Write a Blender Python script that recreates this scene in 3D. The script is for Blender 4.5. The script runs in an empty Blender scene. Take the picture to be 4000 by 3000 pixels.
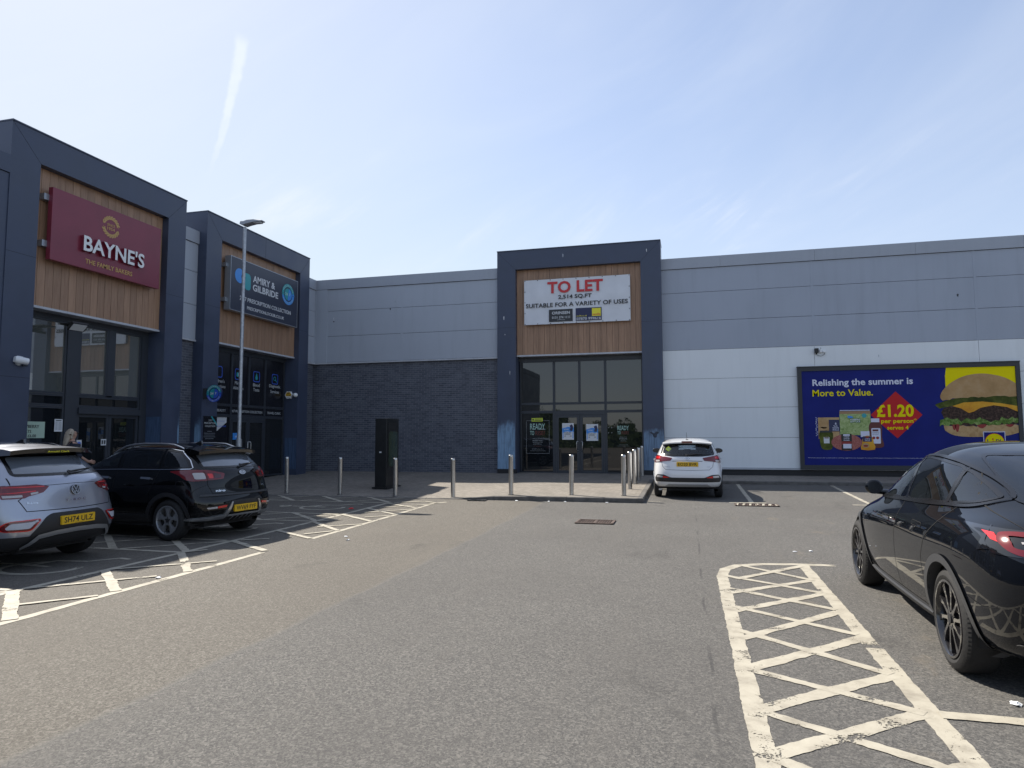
import bpy, bmesh, math, random
from mathutils import Vector, Matrix
from mathutils.bvhtree import BVHTree
random.seed(7)
SC = bpy.context.scene
COL = SC.collection
rad = math.radians

# ------------------------------------------------------------------ camera
cd = bpy.data.cameras.new("camera")
cam = bpy.data.objects.new("camera", cd); COL.objects.link(cam)
cd.sensor_fit = 'HORIZONTAL'; cd.sensor_width = 36.0; cd.lens = 36.0*2636.854/4000.0
cd.clip_start = 0.05; cd.clip_end = 3000
YAW, PITCH, ROLL = rad(14.5556), rad(4.4818), rad(-0.1897)
fw = Vector((-math.sin(YAW)*math.cos(PITCH), math.cos(YAW)*math.cos(PITCH), math.sin(PITCH)))
rt = Vector((math.cos(YAW), math.sin(YAW), 0)); up = rt.cross(fw)
c_, s_ = math.cos(ROLL), math.sin(ROLL)
rt, up = c_*rt + s_*up, -s_*rt + c_*up
cam.matrix_world = Matrix(((rt.x, up.x, -fw.x, 0), (rt.y, up.y, -fw.y, 0), (rt.z, up.z, -fw.z, 1.64), (0, 0, 0, 1)))
SC.camera = cam

# ------------------------------------------------------------------ sun and sky
SUNV = Vector((-0.610, 0.328, 0.721)).normalized()
sl = bpy.data.lights.new("sun", 'SUN'); sl.energy = 5.0; sl.angle = rad(0.53); sl.color = (1.0, 0.93, 0.82)
so = bpy.data.objects.new("sun", sl); COL.objects.link(so)
so.location = (-40, 30, 60)
so.rotation_euler = (-SUNV).to_track_quat('-Z', 'Y').to_euler()
SC.view_settings.view_transform = 'Standard'; SC.view_settings.look = 'None'
SC.view_settings.gamma = 1.0; SC.view_settings.exposure = 0.75
SC.view_settings.use_curve_mapping = False
SC.cycles.max_bounces = 8; SC.cycles.transparent_max_bounces = 12
SC.cycles.use_denoising = True
SC.cycles.sample_clamp_indirect = 6.0

W = bpy.data.worlds.new("World"); SC.world = W; W.use_nodes = True
nt = W.node_tree; nt.nodes.clear()
def N(t, **kw):
    n = nt.nodes.new(t)
    for k, v in kw.items(): setattr(n, k, v)
    return n
def lk(a, b): nt.links.new(a, b)
def M_(op, a, b=None, clamp=False):
    n = N('ShaderNodeMath', operation=op); n.use_clamp = clamp
    for i, x in enumerate((a, b)):
        if x is None: continue
        if isinstance(x, (int, float)): n.inputs[i].default_value = x
        else: lk(x, n.inputs[i])
    return n.outputs[0]
def DOT(vec, d):
    n = N('ShaderNodeVectorMath', operation='DOT_PRODUCT'); lk(vec, n.inputs[0]); n.inputs[1].default_value = d
    return n.outputs['Value']
def RANGE(x, a, b, c=0.0, d=1.0, smooth=True):
    n = N('ShaderNodeMapRange'); n.interpolation_type = 'SMOOTHSTEP' if smooth else 'LINEAR'
    lk(x, n.inputs[0]); n.inputs[1].default_value = a; n.inputs[2].default_value = b
    n.inputs[3].default_value = c; n.inputs[4].default_value = d
    return n.outputs[0]
out = N('ShaderNodeOutputWorld'); bg = N('ShaderNodeBackground'); bg.inputs[1].default_value = 0.125
sky = N('ShaderNodeTexSky', sky_type='NISHITA'); sky.sun_disc = False
sky.sun_elevation = math.asin(SUNV.z); sky.sun_rotation = math.atan2(SUNV.x, SUNV.y)
sky.air_density = 1.0; sky.dust_density = 0.7; sky.ozone_density = 2.5
tc = N('ShaderNodeTexCoord')
dirn = N('ShaderNodeVectorMath', operation='NORMALIZE'); lk(tc.outputs['Generated'], dirn.inputs[0]); D = dirn.outputs[0]
sep = N('ShaderNodeSeparateXYZ'); lk(D, sep.inputs[0])
# thin high veil + cirrus streaks, on a flat cloud layer
zc = M_('ADD', M_('MAXIMUM', sep.outputs[2], 0.0), 0.12)
px = M_('DIVIDE', sep.outputs[0], zc); py = M_('DIVIDE', sep.outputs[1], zc)
comb = N('ShaderNodeCombineXYZ'); lk(px, comb.inputs[0]); lk(py, comb.inputs[1])
def cloud(rot, scale, nscale, detail, rough, dist, a, b, loc=(0, 0, 0)):
    mp = N('ShaderNodeMapping'); mp.inputs['Rotation'].default_value = (0, 0, rot); mp.inputs['Scale'].default_value = scale
    mp.inputs['Location'].default_value = loc
    lk(comb.outputs[0], mp.inputs[0])
    n = N('ShaderNodeTexNoise'); n.inputs['Scale'].default_value = nscale; n.inputs['Detail'].default_value = detail
    n.inputs['Roughness'].default_value = rough; n.inputs['Distortion'].default_value = dist
    lk(mp.outputs[0], n.inputs['Vector'])
    return RANGE(n.outputs[0], a, b)
az = M_('ARCTAN2', sep.outputs[0], sep.outputs[1]); el = sep.outputs[2]
cb2 = N('ShaderNodeCombineXYZ'); lk(az, cb2.inputs[0]); lk(el, cb2.inputs[1])
def wisp(rot, scale, nscale, det, rough, dist, a, b, loc=(0, 0, 0)):
    mp = N('ShaderNodeMapping'); mp.vector_type = 'TEXTURE'; mp.inputs['Rotation'].default_value = (0, 0, rot); mp.inputs['Scale'].default_value = scale; mp.inputs['Location'].default_value = loc
    lk(cb2.outputs[0], mp.inputs[0]); n = N('ShaderNodeTexNoise'); n.inputs['Scale'].default_value = nscale; n.inputs['Detail'].default_value = det; n.inputs['Roughness'].default_value = rough; n.inputs['Distortion'].default_value = dist
    lk(mp.outputs[0], n.inputs['Vector']); return RANGE(n.outputs[0], a, b)
c1 = wisp(rad(32), (2.6, 0.55, 1), 7.0, 8, 0.66, 0.5, 0.48, 0.78, (.3, .1, 0)); c2 = wisp(rad(10), (1, 0.6, 1), 3.2, 4, 0.6, 0.3, 0.42, 0.66, (2.3, .7, 0)); c3 = wisp(rad(20), (1.5, .5, 1), 2.2, 5, .6, .6, 0.35, 0.75, (5, 1, 0))
cir = M_('MULTIPLY', M_('MULTIPLY', c1, c2), M_('MULTIPLY', RANGE(el, 0.14, 0.22), RANGE(el, 0.44, 0.30)))
cir = M_('ADD', M_('MULTIPLY', cir, 0.75), M_('MULTIPLY', c3, 0.22))
# contrail: a narrow band between two sky directions
d1 = Vector((-0.521, 0.690, 0.502)).normalized(); d2 = Vector((-0.600, 0.729, 0.330)).normalized()
ax = (d1-d2).normalized(); nn = d2.cross(d1).normalized()
tt = RANGE(DOT(D, ax), d2.dot(ax), d1.dot(ax), 0, 1, False)
ns = N('ShaderNodeTexNoise'); ns.inputs['Scale'].default_value = 90; ns.inputs['Detail'].default_value = 4; lk(D, ns.inputs['Vector'])
nb = N('ShaderNodeTexNoise'); nb.inputs['Scale'].default_value = 40; nb.inputs['Detail'].default_value = 3; lk(D, nb.inputs['Vector'])
dist = M_('ADD', DOT(D, nn), M_('MULTIPLY', M_('MULTIPLY', tt, M_('SUBTRACT', 1.0, tt)), -0.018))
dist = M_('ADD', dist, M_('MULTIPLY', M_('SUBTRACT', ns.outputs[0], 0.5), 0.006))
wd = M_('ADD', M_('MULTIPLY', tt, 0.0085), 0.0028)
rr = M_('DIVIDE', M_('ABSOLUTE', dist), wd)
con = M_('MULTIPLY', RANGE(rr, 1.0, 0.35), M_('MULTIPLY', RANGE(tt, 0.02, 0.45), RANGE(tt, 1.0, 0.90)))
con = M_('MULTIPLY', con, RANGE(nb.outputs[0], 0.2, 0.6, 0.55, 1.0))
# glow of hazy air round the sun and along the horizon
sd = DOT(D, SUNV)
glow = M_('POWER', M_('MAXIMUM', sd, 0.0), 5.0)
hz = M_('MULTIPLY', RANGE(sep.outputs[2], 0.55, 0.0), RANGE(DOT(D, Vector((SUNV.x, SUNV.y, 0)).normalized()), -0.6, 0.75, 0.45, 1.0))
haze = M_('ADD', M_('MULTIPLY', glow, 0.75), M_('ADD', M_('MULTIPLY', hz, 0.50), 0.24), True)
def MIX(f, a, b):
    n = N('ShaderNodeMix', data_type='RGBA')
    lk(f, n.inputs[0]) if not isinstance(f, float) else setattr(n.inputs[0], 'default_value', f)
    for s, x in ((6, a), (7, b)):
        if isinstance(x, tuple): n.inputs[s].default_value = x
        else: lk(x, n.inputs[s])
    return n.outputs[2]
mu = N('ShaderNodeMix', data_type='RGBA', blend_type='MULTIPLY'); mu.inputs[0].default_value = 1.0; lk(sky.outputs[0], mu.inputs[6]); mu.inputs[7].default_value = (1.0, 0.95, 0.96, 1); skyc = mu.outputs[2]
veil = MIX(haze, skyc, (3.45, 3.78, 4.28, 1))
veil = MIX(cir, veil, (4.3, 4.6, 5.1, 1))
veil = MIX(M_('MULTIPLY', con, 0.55), veil, (4.6, 4.9, 5.3, 1))
cap = N('ShaderNodeVectorMath', operation='MINIMUM'); lk(veil, cap.inputs[0]); cap.inputs[1].default_value = (4.25, 4.5, 4.85); lk(cap.outputs[0], bg.inputs[0]); lk(bg.outputs[0], out.inputs[0])

# ------------------------------------------------------------------ helpers
def tag(o, label=None, cat=None, group=None, kind=None):
    if label: o['label'] = label
    if cat: o['category'] = cat
    if group: o['group'] = group
    if kind: o['kind'] = kind
    return o
def thing(name, label, cat, loc=(0, 0, 0), rot=(0, 0, 0), group=None):
    o = bpy.data.objects.new(name, None); COL.objects.link(o)
    o.empty_display_size = 0.2
    o.location = loc; o.rotation_euler = rot
    return tag(o, label, cat, group)
def root(o):
    while o.parent: o = o.parent
    return o
def link_mesh(name, me, parent=None, local=False):
    o = bpy.data.objects.new(name, me); COL.objects.link(o)
    if parent is not None:
        if not local:
            l = root(parent).location
            me.transform(Matrix.Translation(-l))
        o.parent = parent
    return o
class Fr:
    """a plane in the place: origin, right and up; n points at the viewer"""
    def __init__(s, o, u=(1, 0, 0), v=(0, 0, 1)):
        s.o = Vector(o); s.u = Vector(u); s.v = Vector(v); s.n = s.u.cross(s.v)
    def p(s, u, v, n=0): return s.o + s.u*u + s.v*v + s.n*n
class MB:
    def __init__(s): s.v = []; s.f = []; s.m = []
    def add(s, vs, fs, m=0):
        b = len(s.v); s.v += [tuple(x) for x in vs]
        s.f += [tuple(i+b for i in f) for f in fs]; s.m += [m]*len(fs); return s
    def box(s, x0, x1, y0, y1, z0, z1, m=0):
        vs = [(x, y, z) for x in (x0, x1) for y in (y0, y1) for z in (z0, z1)]
        return s.add(vs, [(0, 1, 3, 2), (4, 6, 7, 5), (0, 4, 5, 1), (2, 3, 7, 6), (0, 2, 6, 4), (1, 5, 7, 3)], m)
    def fbox(s, fr, u0, u1, v0, v1, n0, n1, m=0):
        vs = [fr.p(u, v, n) for u in (u0, u1) for v in (v0, v1) for n in (n0, n1)]
        return s.add(vs, [(0, 1, 3, 2), (4, 6, 7, 5), (0, 4, 5, 1), (2, 3, 7, 6), (0, 2, 6, 4), (1, 5, 7, 3)], m)
    def prism(s, fr, pts, n0, n1, m=0):
        k = len(pts)
        vs = [fr.p(u, v, n0) for u, v in pts] + [fr.p(u, v, n1) for u, v in pts]
        a = sum(pts[i][0]*pts[(i+1) % k][1]-pts[(i+1) % k][0]*pts[i][1] for i in range(k))
        fs = [tuple(range(k, 2*k))] + [tuple(reversed(range(k)))] + [(i, (i+1) % k, k+(i+1) % k, k+i) for i in range(k)]
        if a < 0: fs = [tuple(reversed(f)) for f in fs]
        return s.add(vs, fs, m)
    def tube(s, pts, r, seg=10, m=0, cap=True, r2=None):
        pts = [Vector(p) for p in pts]; k = len(pts); ring = []
        for i, p in enumerate(pts):
            t = (pts[min(i+1, k-1)]-pts[max(i-1, 0)]).normalized()
            a = t.orthogonal().normalized() if i == 0 else (ring[-1]-t*ring[-1].dot(t)).normalized()
            ring.append(a); b = t.cross(a)
            rr_ = r if r2 is None else r+(r2-r)*i/(k-1)
            for j in range(seg):
                w_ = 2*math.pi*j/seg
                s.v.append(tuple(p+a*math.cos(w_)*rr_+b*math.sin(w_)*rr_))
        b0 = len(s.v)-k*seg
        for i in range(k-1):
            for j in range(seg):
                s.f.append((b0+i*seg+j, b0+i*seg+(j+1) % seg, b0+(i+1)*seg+(j+1) % seg, b0+(i+1)*seg+j)); s.m.append(m)
        if cap:
            s.f.append(tuple(reversed(range(b0, b0+seg)))); s.f.append(tuple(range(b0+(k-1)*seg, b0+k*seg))); s.m += [m, m]
        return s
    def lathe(s, c, axis, prof, seg=32, m=0, a0=0.0, a1=2*math.pi):
        """prof: (distance along axis, radius)"""
        c = Vector(c); ax = Vector(axis).normalized(); a = ax.orthogonal().normalized(); b = ax.cross(a)
        full = abs(a1-a0-2*math.pi) < 1e-6; n = seg if full else seg+1
        b0 = len(s.v)
        for d, r in prof:
            for j in range(n):
                w_ = a0+(a1-a0)*j/seg
                s.v.append(tuple(c+ax*d+a*math.cos(w_)*r+b*math.sin(w_)*r))
        for i in range(len(prof)-1):
            for j in range(seg):
                j2 = (j+1) % n
                s.f.append((b0+i*n+j, b0+i*n+j2, b0+(i+1)*n+j2, b0+(i+1)*n+j)); s.m.append(m)
        return s
    def disc(s, fr, cu, cv, ru, rv, n0, n1, m=0, seg=32, a0=0, a1=2*math.pi):
        pts = [(cu+ru*math.cos(a0+(a1-a0)*i/seg), cv+rv*math.sin(a0+(a1-a0)*i/seg)) for i in range(seg if abs(a1-a0-2*math.pi) < 1e-6 else seg+1)]
        return s.prism(fr, pts, n0, n1, m)
    def ringf(s, fr, cu, cv, r0, r1, n0, n1, m=0, seg=32, a0=0, a1=2*math.pi, k=1.0):
        o = [(cu+k*r1*math.cos(a0+(a1-a0)*i/seg), cv+r1*math.sin(a0+(a1-a0)*i/seg)) for i in range(seg+1)]
        q = [(cu+k*r0*math.cos(a0+(a1-a0)*i/seg), cv+r0*math.sin(a0+(a1-a0)*i/seg)) for i in range(seg+1)]
        for i in range(seg): s.prism(fr, [q[i], o[i], o[i+1], q[i+1]], n0, n1, m)
        return s
    def text(s, fr, body, u0, v0, w, h, n0=0.0, d=0.004, m=0, bold=0.0, rot=0.0, side=None):
        """lettering fitted into the rectangle u0,v0,w,h of a plane (w or h None: keep proportions)"""
        vs, fs = glyphs(body, bold)
        x0 = min(v[0] for v in vs); x1 = max(v[0] for v in vs); y0 = min(v[1] for v in vs); y1 = max(v[1] for v in vs)
        if w is None: w = h*(x1-x0)/(y1-y0)
        if h is None: h = w*(y1-y0)/(x1-x0)
        cr, sr = math.cos(rot), math.sin(rot)
        P = []
        for x, y, z in vs:
            a, b = (x-x0)/(x1-x0)*w, (y-y0)/(y1-y0)*h
            a, b = a-w/2, b-h/2
            P.append(fr.p(u0+w/2+a*cr-b*sr, v0+h/2+a*sr+b*cr, n0+(d if z > 0 else 0)))
        s.add(P, fs, m)
        if side is not None:
            for i, f in enumerate(fs):
                if len({vs[j][2] > 0 for j in f}) == 2: s.m[len(s.m)-len(fs)+i] = side
        return s
    def mesh(s, name, mats, smooth=None):
        me = bpy.data.meshes.new(name); me.from_pydata(s.v, [], s.f); me.update()
        for mt in (mats if isinstance(mats, (list, tuple)) else [mats]): me.materials.append(mt)
        if max(s.m, default=0): me.polygons.foreach_set('material_index', s.m)
        if smooth is not None: shade(me, smooth)
        return me
    def build(s, name, mats, parent=None, smooth=None, bevel=0.0, local=False, kind=None):
        me = s.mesh(name, mats)
        if bevel > 0:
            bm = bmesh.new(); bm.from_mesh(me); bmesh.ops.remove_doubles(bm, verts=bm.verts, dist=1e-5)
            es = [e for e in bm.edges if e.is_manifold and e.calc_face_angle(0) > 0.6]
            bmesh.ops.bevel(bm, geom=es, offset=bevel, segments=2, profile=0.6, affect='EDGES', clamp_overlap=True)
            bm.to_mesh(me); bm.free()
        if smooth is not None: shade(me, smooth)
        o = link_mesh(name, me, parent, local)
        if kind: o['kind'] = kind
        return o
def shade(me, ang=35):
    me.polygons.foreach_set('use_smooth', [True]*len(me.polygons))
    if ang < 180: me.set_sharp_from_angle(angle=rad(ang))
_gl = {}
def glyphs(body, bold=0.0):
    k = (body, bold)
    if k in _gl: return _gl[k]
    c = bpy.data.curves.new('t', 'FONT'); c.body = body; c.resolution_u = 3; c.extrude = 0.05; c.offset = bold
    c.align_x = 'LEFT'; c.space_character = 1.0 + bold*0.8
    o = bpy.data.objects.new('t', c); COL.objects.link(o)
    dg = bpy.context.evaluated_depsgraph_get(); dg.update()
    me = bpy.data.meshes.new_from_object(o.evaluated_get(dg))
    r = ([tuple(v.co) for v in me.vertices], [tuple(p.vertices) for p in me.polygons])
    bpy.data.objects.remove(o); bpy.data.curves.remove(c); bpy.data.meshes.remove(me)
    _gl[k] = r; return r
def rrect(u0, u1, v0, v1, r, k=5):
    P = []
    for cu, cv, a in ((u1-r, v0+r, -90), (u1-r, v1-r, 0), (u0+r, v1-r, 90), (u0+r, v0+r, 180)):
        for i in range(k+1):
            w_ = rad(a+90*i/k); P.append((cu+r*math.cos(w_), cv+r*math.sin(w_)))
    return P
def lerp(a, b, t): return a+(b-a)*t
def sstep(a, b, x):
    t = min(1, max(0, (x-a)/(b-a))); return t*t*(3-2*t)

def sm(P, k=6, closed=True):
    """rounded outline through the given points (Catmull-Rom)"""
    R_, n_ = [], len(P)
    for i in range(n_ if closed else n_-1):
        a, b_, c_2, d = [P[(i+j) % n_] if closed else P[min(max(i+j, 0), n_-1)] for j in (-1, 0, 1, 2)]
        for s in range(k):
            t = s/k; R_.append(tuple(.5*(2*b_[q]+(c_2[q]-a[q])*t+(2*a[q]-5*b_[q]+4*c_2[q]-d[q])*t*t+(3*b_[q]-a[q]-3*c_2[q]+d[q])*t**3) for q in (0, 1)))
    return R_ if closed else R_+[P[-1]]
# ------------------------------------------------------------------ materials
def pmat(name, col, rough=0.5, metal=0.0, spec=0.5, coat=0.0, var=0.0, vscale=3.0, vstretch=(1, 1, 1), bump=0.0, bscale=60.0,
         col2=None, emit=None, ior=None, alpha=1.0, coatr=0.03, det=4, rvar=0.0):
    m = bpy.data.materials.new(name); m.use_nodes = True
    t = m.node_tree; b = t.nodes['Principled BSDF']
    b.inputs['Base Color'].default_value = (*col, 1); b.inputs['Roughness'].default_value = rough
    b.inputs['Metallic'].default_value = metal; b.inputs['Specular IOR Level'].default_value = spec
    b.inputs['Coat Weight'].default_value = coat; b.inputs['Coat Roughness'].default_value = coatr
    if ior: b.inputs['IOR'].default_value = ior
    if alpha < 1: b.inputs['Alpha'].default_value = alpha
    if emit: b.inputs['Emission Color'].default_value = (*emit[0], 1); b.inputs['Emission Strength'].default_value = emit[1]
    if var > 0 or bump > 0 or rvar > 0:
        tc = t.nodes.new('ShaderNodeTexCoord'); mp = t.nodes.new('ShaderNodeMapping'); mp.inputs['Scale'].default_value = vstretch
        t.links.new(tc.outputs['Object'], mp.inputs[0])
    if var > 0 or rvar > 0:
        n = t.nodes.new('ShaderNodeTexNoise'); n.inputs['Scale'].default_value = vscale; n.inputs['Detail'].default_value = det
        t.links.new(mp.outputs[0], n.inputs['Vector'])
    if var > 0:
        r = t.nodes.new('ShaderNodeValToRGB'); r.color_ramp.elements[0].position = 0.3; r.color_ramp.elements[1].position = 0.7
        c2 = col2 or tuple(min(1, x*(1+var)) for x in col)
        c1 = tuple(x*(1-var) for x in col) if col2 is None else col
        r.color_ramp.elements[0].color = (*c1, 1); r.color_ramp.elements[1].color = (*c2, 1)
        t.links.new(n.outputs[0], r.inputs[0]); t.links.new(r.outputs[0], b.inputs['Base Color'])
    if rvar > 0:
        q = t.nodes.new('ShaderNodeMapRange'); q.inputs[1].default_value = 0.3; q.inputs[2].default_value = 0.7
        q.inputs[3].default_value = max(0.0, rough-rvar); q.inputs[4].default_value = rough+rvar
        t.links.new(n.outputs[0], q.inputs[0]); t.links.new(q.outputs[0], b.inputs['Roughness'])
    if bump > 0:
        n2 = t.nodes.new('ShaderNodeTexNoise'); n2.inputs['Scale'].default_value = bscale; n2.inputs['Detail'].default_value = 3
        t.links.new(mp.outputs[0], n2.inputs['Vector'])
        bp = t.nodes.new('ShaderNodeBump'); bp.inputs['Strength'].default_value = bump; bp.inputs['Distance'].default_value = 0.01
        t.links.new(n2.outputs[0], bp.inputs['Height']); t.links.new(bp.outputs[0], b.inputs['Normal'])
    return m
class NB:
    """node builder for the bigger materials"""
    def __init__(s, name):
        s.m = bpy.data.materials.new(name); s.m.use_nodes = True; s.t = s.m.node_tree; s.b = s.t.nodes['Principled BSDF']
        s.out = s.t.nodes['Material Output']
        s.pos = s.t.nodes.new('ShaderNodeNewGeometry').outputs['Position']
    def n(s, t, **kw):
        n = s.t.nodes.new(t)
        for k, v in kw.items(): setattr(n, k, v)
        return n
    def l(s, a, b): s.t.links.new(a, b)
    def map(s, vec, scale=(1, 1, 1), rot=(0, 0, 0), loc=(0, 0, 0)):
        n = s.n('ShaderNodeMapping'); n.inputs['Scale'].default_value = scale; n.inputs['Rotation'].default_value = rot; n.inputs['Location'].default_value = loc
        s.l(vec, n.inputs[0]); return n.outputs[0]
    def noise(s, vec, scale, det=4, rough=0.5, dist=0.0):
        n = s.n('ShaderNodeTexNoise'); n.inputs['Scale'].default_value = scale; n.inputs['Detail'].default_value = det
        n.inputs['Roughness'].default_value = rough; n.inputs['Distortion'].default_value = dist; s.l(vec, n.inputs['Vector']); return n.outputs[0]
    def vor(s, vec, scale, out='Distance'):
        n = s.n('ShaderNodeTexVoronoi'); n.inputs['Scale'].default_value = scale; s.l(vec, n.inputs['Vector']); return n.outputs[out]
    def math(s, op, a, b=None, clamp=False):
        n = s.n('ShaderNodeMath', operation=op); n.use_clamp = clamp
        for i, x in enumerate((a, b)):
            if x is None: continue
            if isinstance(x, (int, float)): n.inputs[i].default_value = x
            else: s.l(x, n.inputs[i])
        return n.outputs[0]
    def rng(s, x, a, b, c=0.0, d=1.0):
        n = s.n('ShaderNodeMapRange'); n.interpolation_type = 'SMOOTHSTEP'; s.l(x, n.inputs[0])
        for i, v in enumerate((a, b, c, d)): n.inputs[i+1].default_value = v
        return n.outputs[0]
    def mix(s, f, a, b, mode='MIX'):
        n = s.n('ShaderNodeMix', data_type='RGBA', blend_type=mode)
        if isinstance(f, (int, float)): n.inputs[0].default_value = f
        else: s.l(f, n.inputs[0])
        for i, x in ((6, a), (7, b)):
            if isinstance(x, tuple): n.inputs[i].default_value = (*x, 1) if len(x) == 3 else x
            else: s.l(x, n.inputs[i])
        return n.outputs[2]
    def ramp(s, x, stops):
        n = s.n('ShaderNodeValToRGB'); e = n.color_ramp.elements
        while len(e) < len(stops): e.new(0.5)
        for i, (p, c) in enumerate(stops): e[i].position = p; e[i].color = (*c, 1) if len(c) == 3 else c
        s.l(x, n.inputs[0]); return n.outputs[0]
    def bump(s, h, strength, dist=0.01):
        n = s.n('ShaderNodeBump'); n.inputs['Strength'].default_value = strength; n.inputs['Distance'].default_value = dist
        s.l(h, n.inputs['Height']); s.l(n.outputs[0], s.b.inputs['Normal'])
    def set(s, **kw):
        for k, v in kw.items():
            i = s.b.inputs[k]
            if isinstance(v, (int, float)): i.default_value = v
            elif isinstance(v, tuple): i.default_value = (*v, 1)
            else: s.l(v, i)
        return s.m

def mat_asphalt():
    b = NB('asphalt'); P = b.pos
    sx = b.n('ShaderNodeSeparateXYZ'); b.l(P, sx.inputs[0]); x = sx.outputs[0]
    fine = b.noise(P, 130, 3, 0.75); mid = b.noise(P, 26, 4, 0.6); big = b.noise(P, 0.35, 5, 0.55); str_ = b.noise(b.map(P, (1.6, 0.12, 1)), 1.2, 5, 0.6)
    stones = b.vor(P, 125, 'Color'); ss = b.n('ShaderNodeSeparateColor'); b.l(stones, ss.inputs[0])
    base = b.ramp(fine, [(0.28, (0.046, 0.044, 0.040)), (0.5, (0.118, 0.111, 0.100)), (0.74, (0.205, 0.193, 0.172))])
    base = b.mix(b.rng(ss.outputs[0], 0.72, 0.97, 0, 0.85), base, (0.215, 0.20, 0.175))
    base = b.mix(b.rng(ss.outputs[1], 0.68, 0.92, 0, 0.80), base, (0.024, 0.023, 0.022))
    s2 = b.n('ShaderNodeSeparateColor'); b.l(b.vor(P, 68, 'Color'), s2.inputs[0])
    base = b.mix(b.rng(s2.outputs[0], 0.60, 0.95, 0, 0.65), base, (0.235, 0.222, 0.196)); base = b.mix(b.rng(s2.outputs[1], 0.55, 0.90, 0, 0.60), base, (0.036, 0.034, 0.031))
    base = b.mix(b.rng(big, 0.35, 0.68, 0.0, 0.42), base, (0.075, 0.068, 0.060))
    base = b.mix(b.rng(str_, 0.52, 0.72, 0.0, 0.35), base, (0.125, 0.113, 0.096))
    base = b.mix(b.rng(mid, 0.55, 0.75, 0.0, 0.25), base, (0.05, 0.048, 0.045))
    # joint between two lanes of surfacing, and a repaired crack
    wob = b.math('MULTIPLY', b.math('SUBTRACT', b.noise(P, 1.1, 3), 0.5), 0.14)
    dx = b.math('ABSOLUTE', b.math('ADD', b.math('ADD', x, 3.40), wob))
    base = b.mix(b.rng(dx, 0.05, 0.0, 0.0, 0.30), base, (0.17, 0.16, 0.14))
    lane = b.rng(b.math('ADD', x, wob), -3.46, -3.36)
    base = b.mix(b.math('MULTIPLY', lane, 0.30), base, (0.098, 0.099, 0.103)); base = b.mix(b.math('MULTIPLY', b.math('SUBTRACT', 1.0, lane), 0.28), base, (0.150, 0.130, 0.102))
    dc = b.math('ABSOLUTE', b.math('ADD', b.math('SUBTRACT', x, 0.12), b.math('MULTIPLY', wob, 0.5)))
    base = b.mix(b.math('MULTIPLY', b.rng(dc, 0.018, 0.006), b.rng(b.noise(P, 0.9, 2), 0.46, 0.60, 0.0, 0.5)), base, (0.025, 0.025, 0.027))
    # oil and tyre marks
    oil = b.rng(b.noise(b.map(P, (1, 0.8, 1), loc=(4.2, 1.7, 0)), 0.85, 5, 0.62, 0.6), 0.60, 0.72, 0.0, 0.42)
    base = b.mix(oil, base, (0.030, 0.029, 0.028))
    tan = b.rng(b.noise(b.map(P, (1.4, 0.7, 1), loc=(9, 3, 0)), 1.3, 5, 0.65), 0.58, 0.74, 0.0, 0.35)
    base = b.mix(b.math('MULTIPLY', tan, b.rng(x, 0.0, 1.4)), base, (0.20, 0.165, 0.120))
    b.bump(b.math('ADD', fine, b.math('MULTIPLY', s2.outputs[2], 0.8)), 0.7, 0.008)
    return b.set(**{'Base Color': base, 'Roughness': 0.82, 'Specular IOR Level': 0.35})
def mat_paint():
    """thermoplastic road marking, worn through in places"""
    b = NB('road_paint'); P = b.pos
    wear = b.noise(P, 3.2, 7, 0.68, 0.3); fine = b.noise(P, 60, 3, 0.7)
    keep = b.rng(b.math('ADD', wear, b.math('MULTIPLY', b.math('SUBTRACT', fine, 0.5), 0.42)), 0.372, 0.395)
    col = b.ramp(b.noise(P, 5, 6, 0.65), [(0.3, (0.25, 0.225, 0.18)), (0.5, (0.37, 0.34, 0.275)), (0.75, (0.44, 0.41, 0.335))])
    col = b.mix(b.rng(fine, 0.55, 0.75, 0, 0.35), col, (0.33, 0.30, 0.24))
    b.bump(fine, 0.4, 0.004)
    b.set(**{'Base Color': col, 'Roughness': 0.7, 'Alpha': keep})
    return b.m
def brick_nodes(b, vec, w, h, mortar, c1, c2, cm, offset=0.5):
    n = b.n('ShaderNodeTexBrick'); n.offset = offset
    n.inputs['Scale'].default_value = 1.0; n.inputs['Brick Width'].default_value = w; n.inputs['Row Height'].default_value = h
    n.inputs['Mortar Size'].default_value = mortar; n.inputs['Mortar Smooth'].default_value = 0.15; n.inputs['Bias'].default_value = 0.0
    n.inputs['Color1'].default_value = (*c1, 1); n.inputs['Color2'].default_value = (*c2, 1); n.inputs['Mortar'].default_value = (*cm, 1)
    b.l(vec, n.inputs['Vector']); return n
def mat_brick(axis):
    b = NB('engineering_brick'); sx = b.n('ShaderNodeSeparateXYZ'); b.l(b.pos, sx.inputs[0])
    cb = b.n('ShaderNodeCombineXYZ'); b.l(sx.outputs[axis], cb.inputs[0]); b.l(sx.outputs[2], cb.inputs[1])
    n = brick_nodes(b, cb.outputs[0], 0.225, 0.075, 0.006, (0.058, 0.065, 0.086), (0.105, 0.114, 0.142), (0.19, 0.20, 0.23))
    st = b.noise(b.pos, 1.6, 5, 0.6); col = b.mix(b.rng(st, 0.5, 0.75, 0, 0.4), n.outputs[0], (0.060, 0.066, 0.080))
    col = b.mix(b.rng(b.noise(b.pos, 26, 3), 0.5, 0.8, 0, 0.35), col, (0.13, 0.128, 0.13))
    b.bump(b.math('SUBTRACT', 1.0, n.outputs[1]), 0.6, 0.008)
    return b.set(**{'Base Color': col, 'Roughness': b.rng(st, 0.3, 0.7, 0.45, 0.7)})
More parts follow.
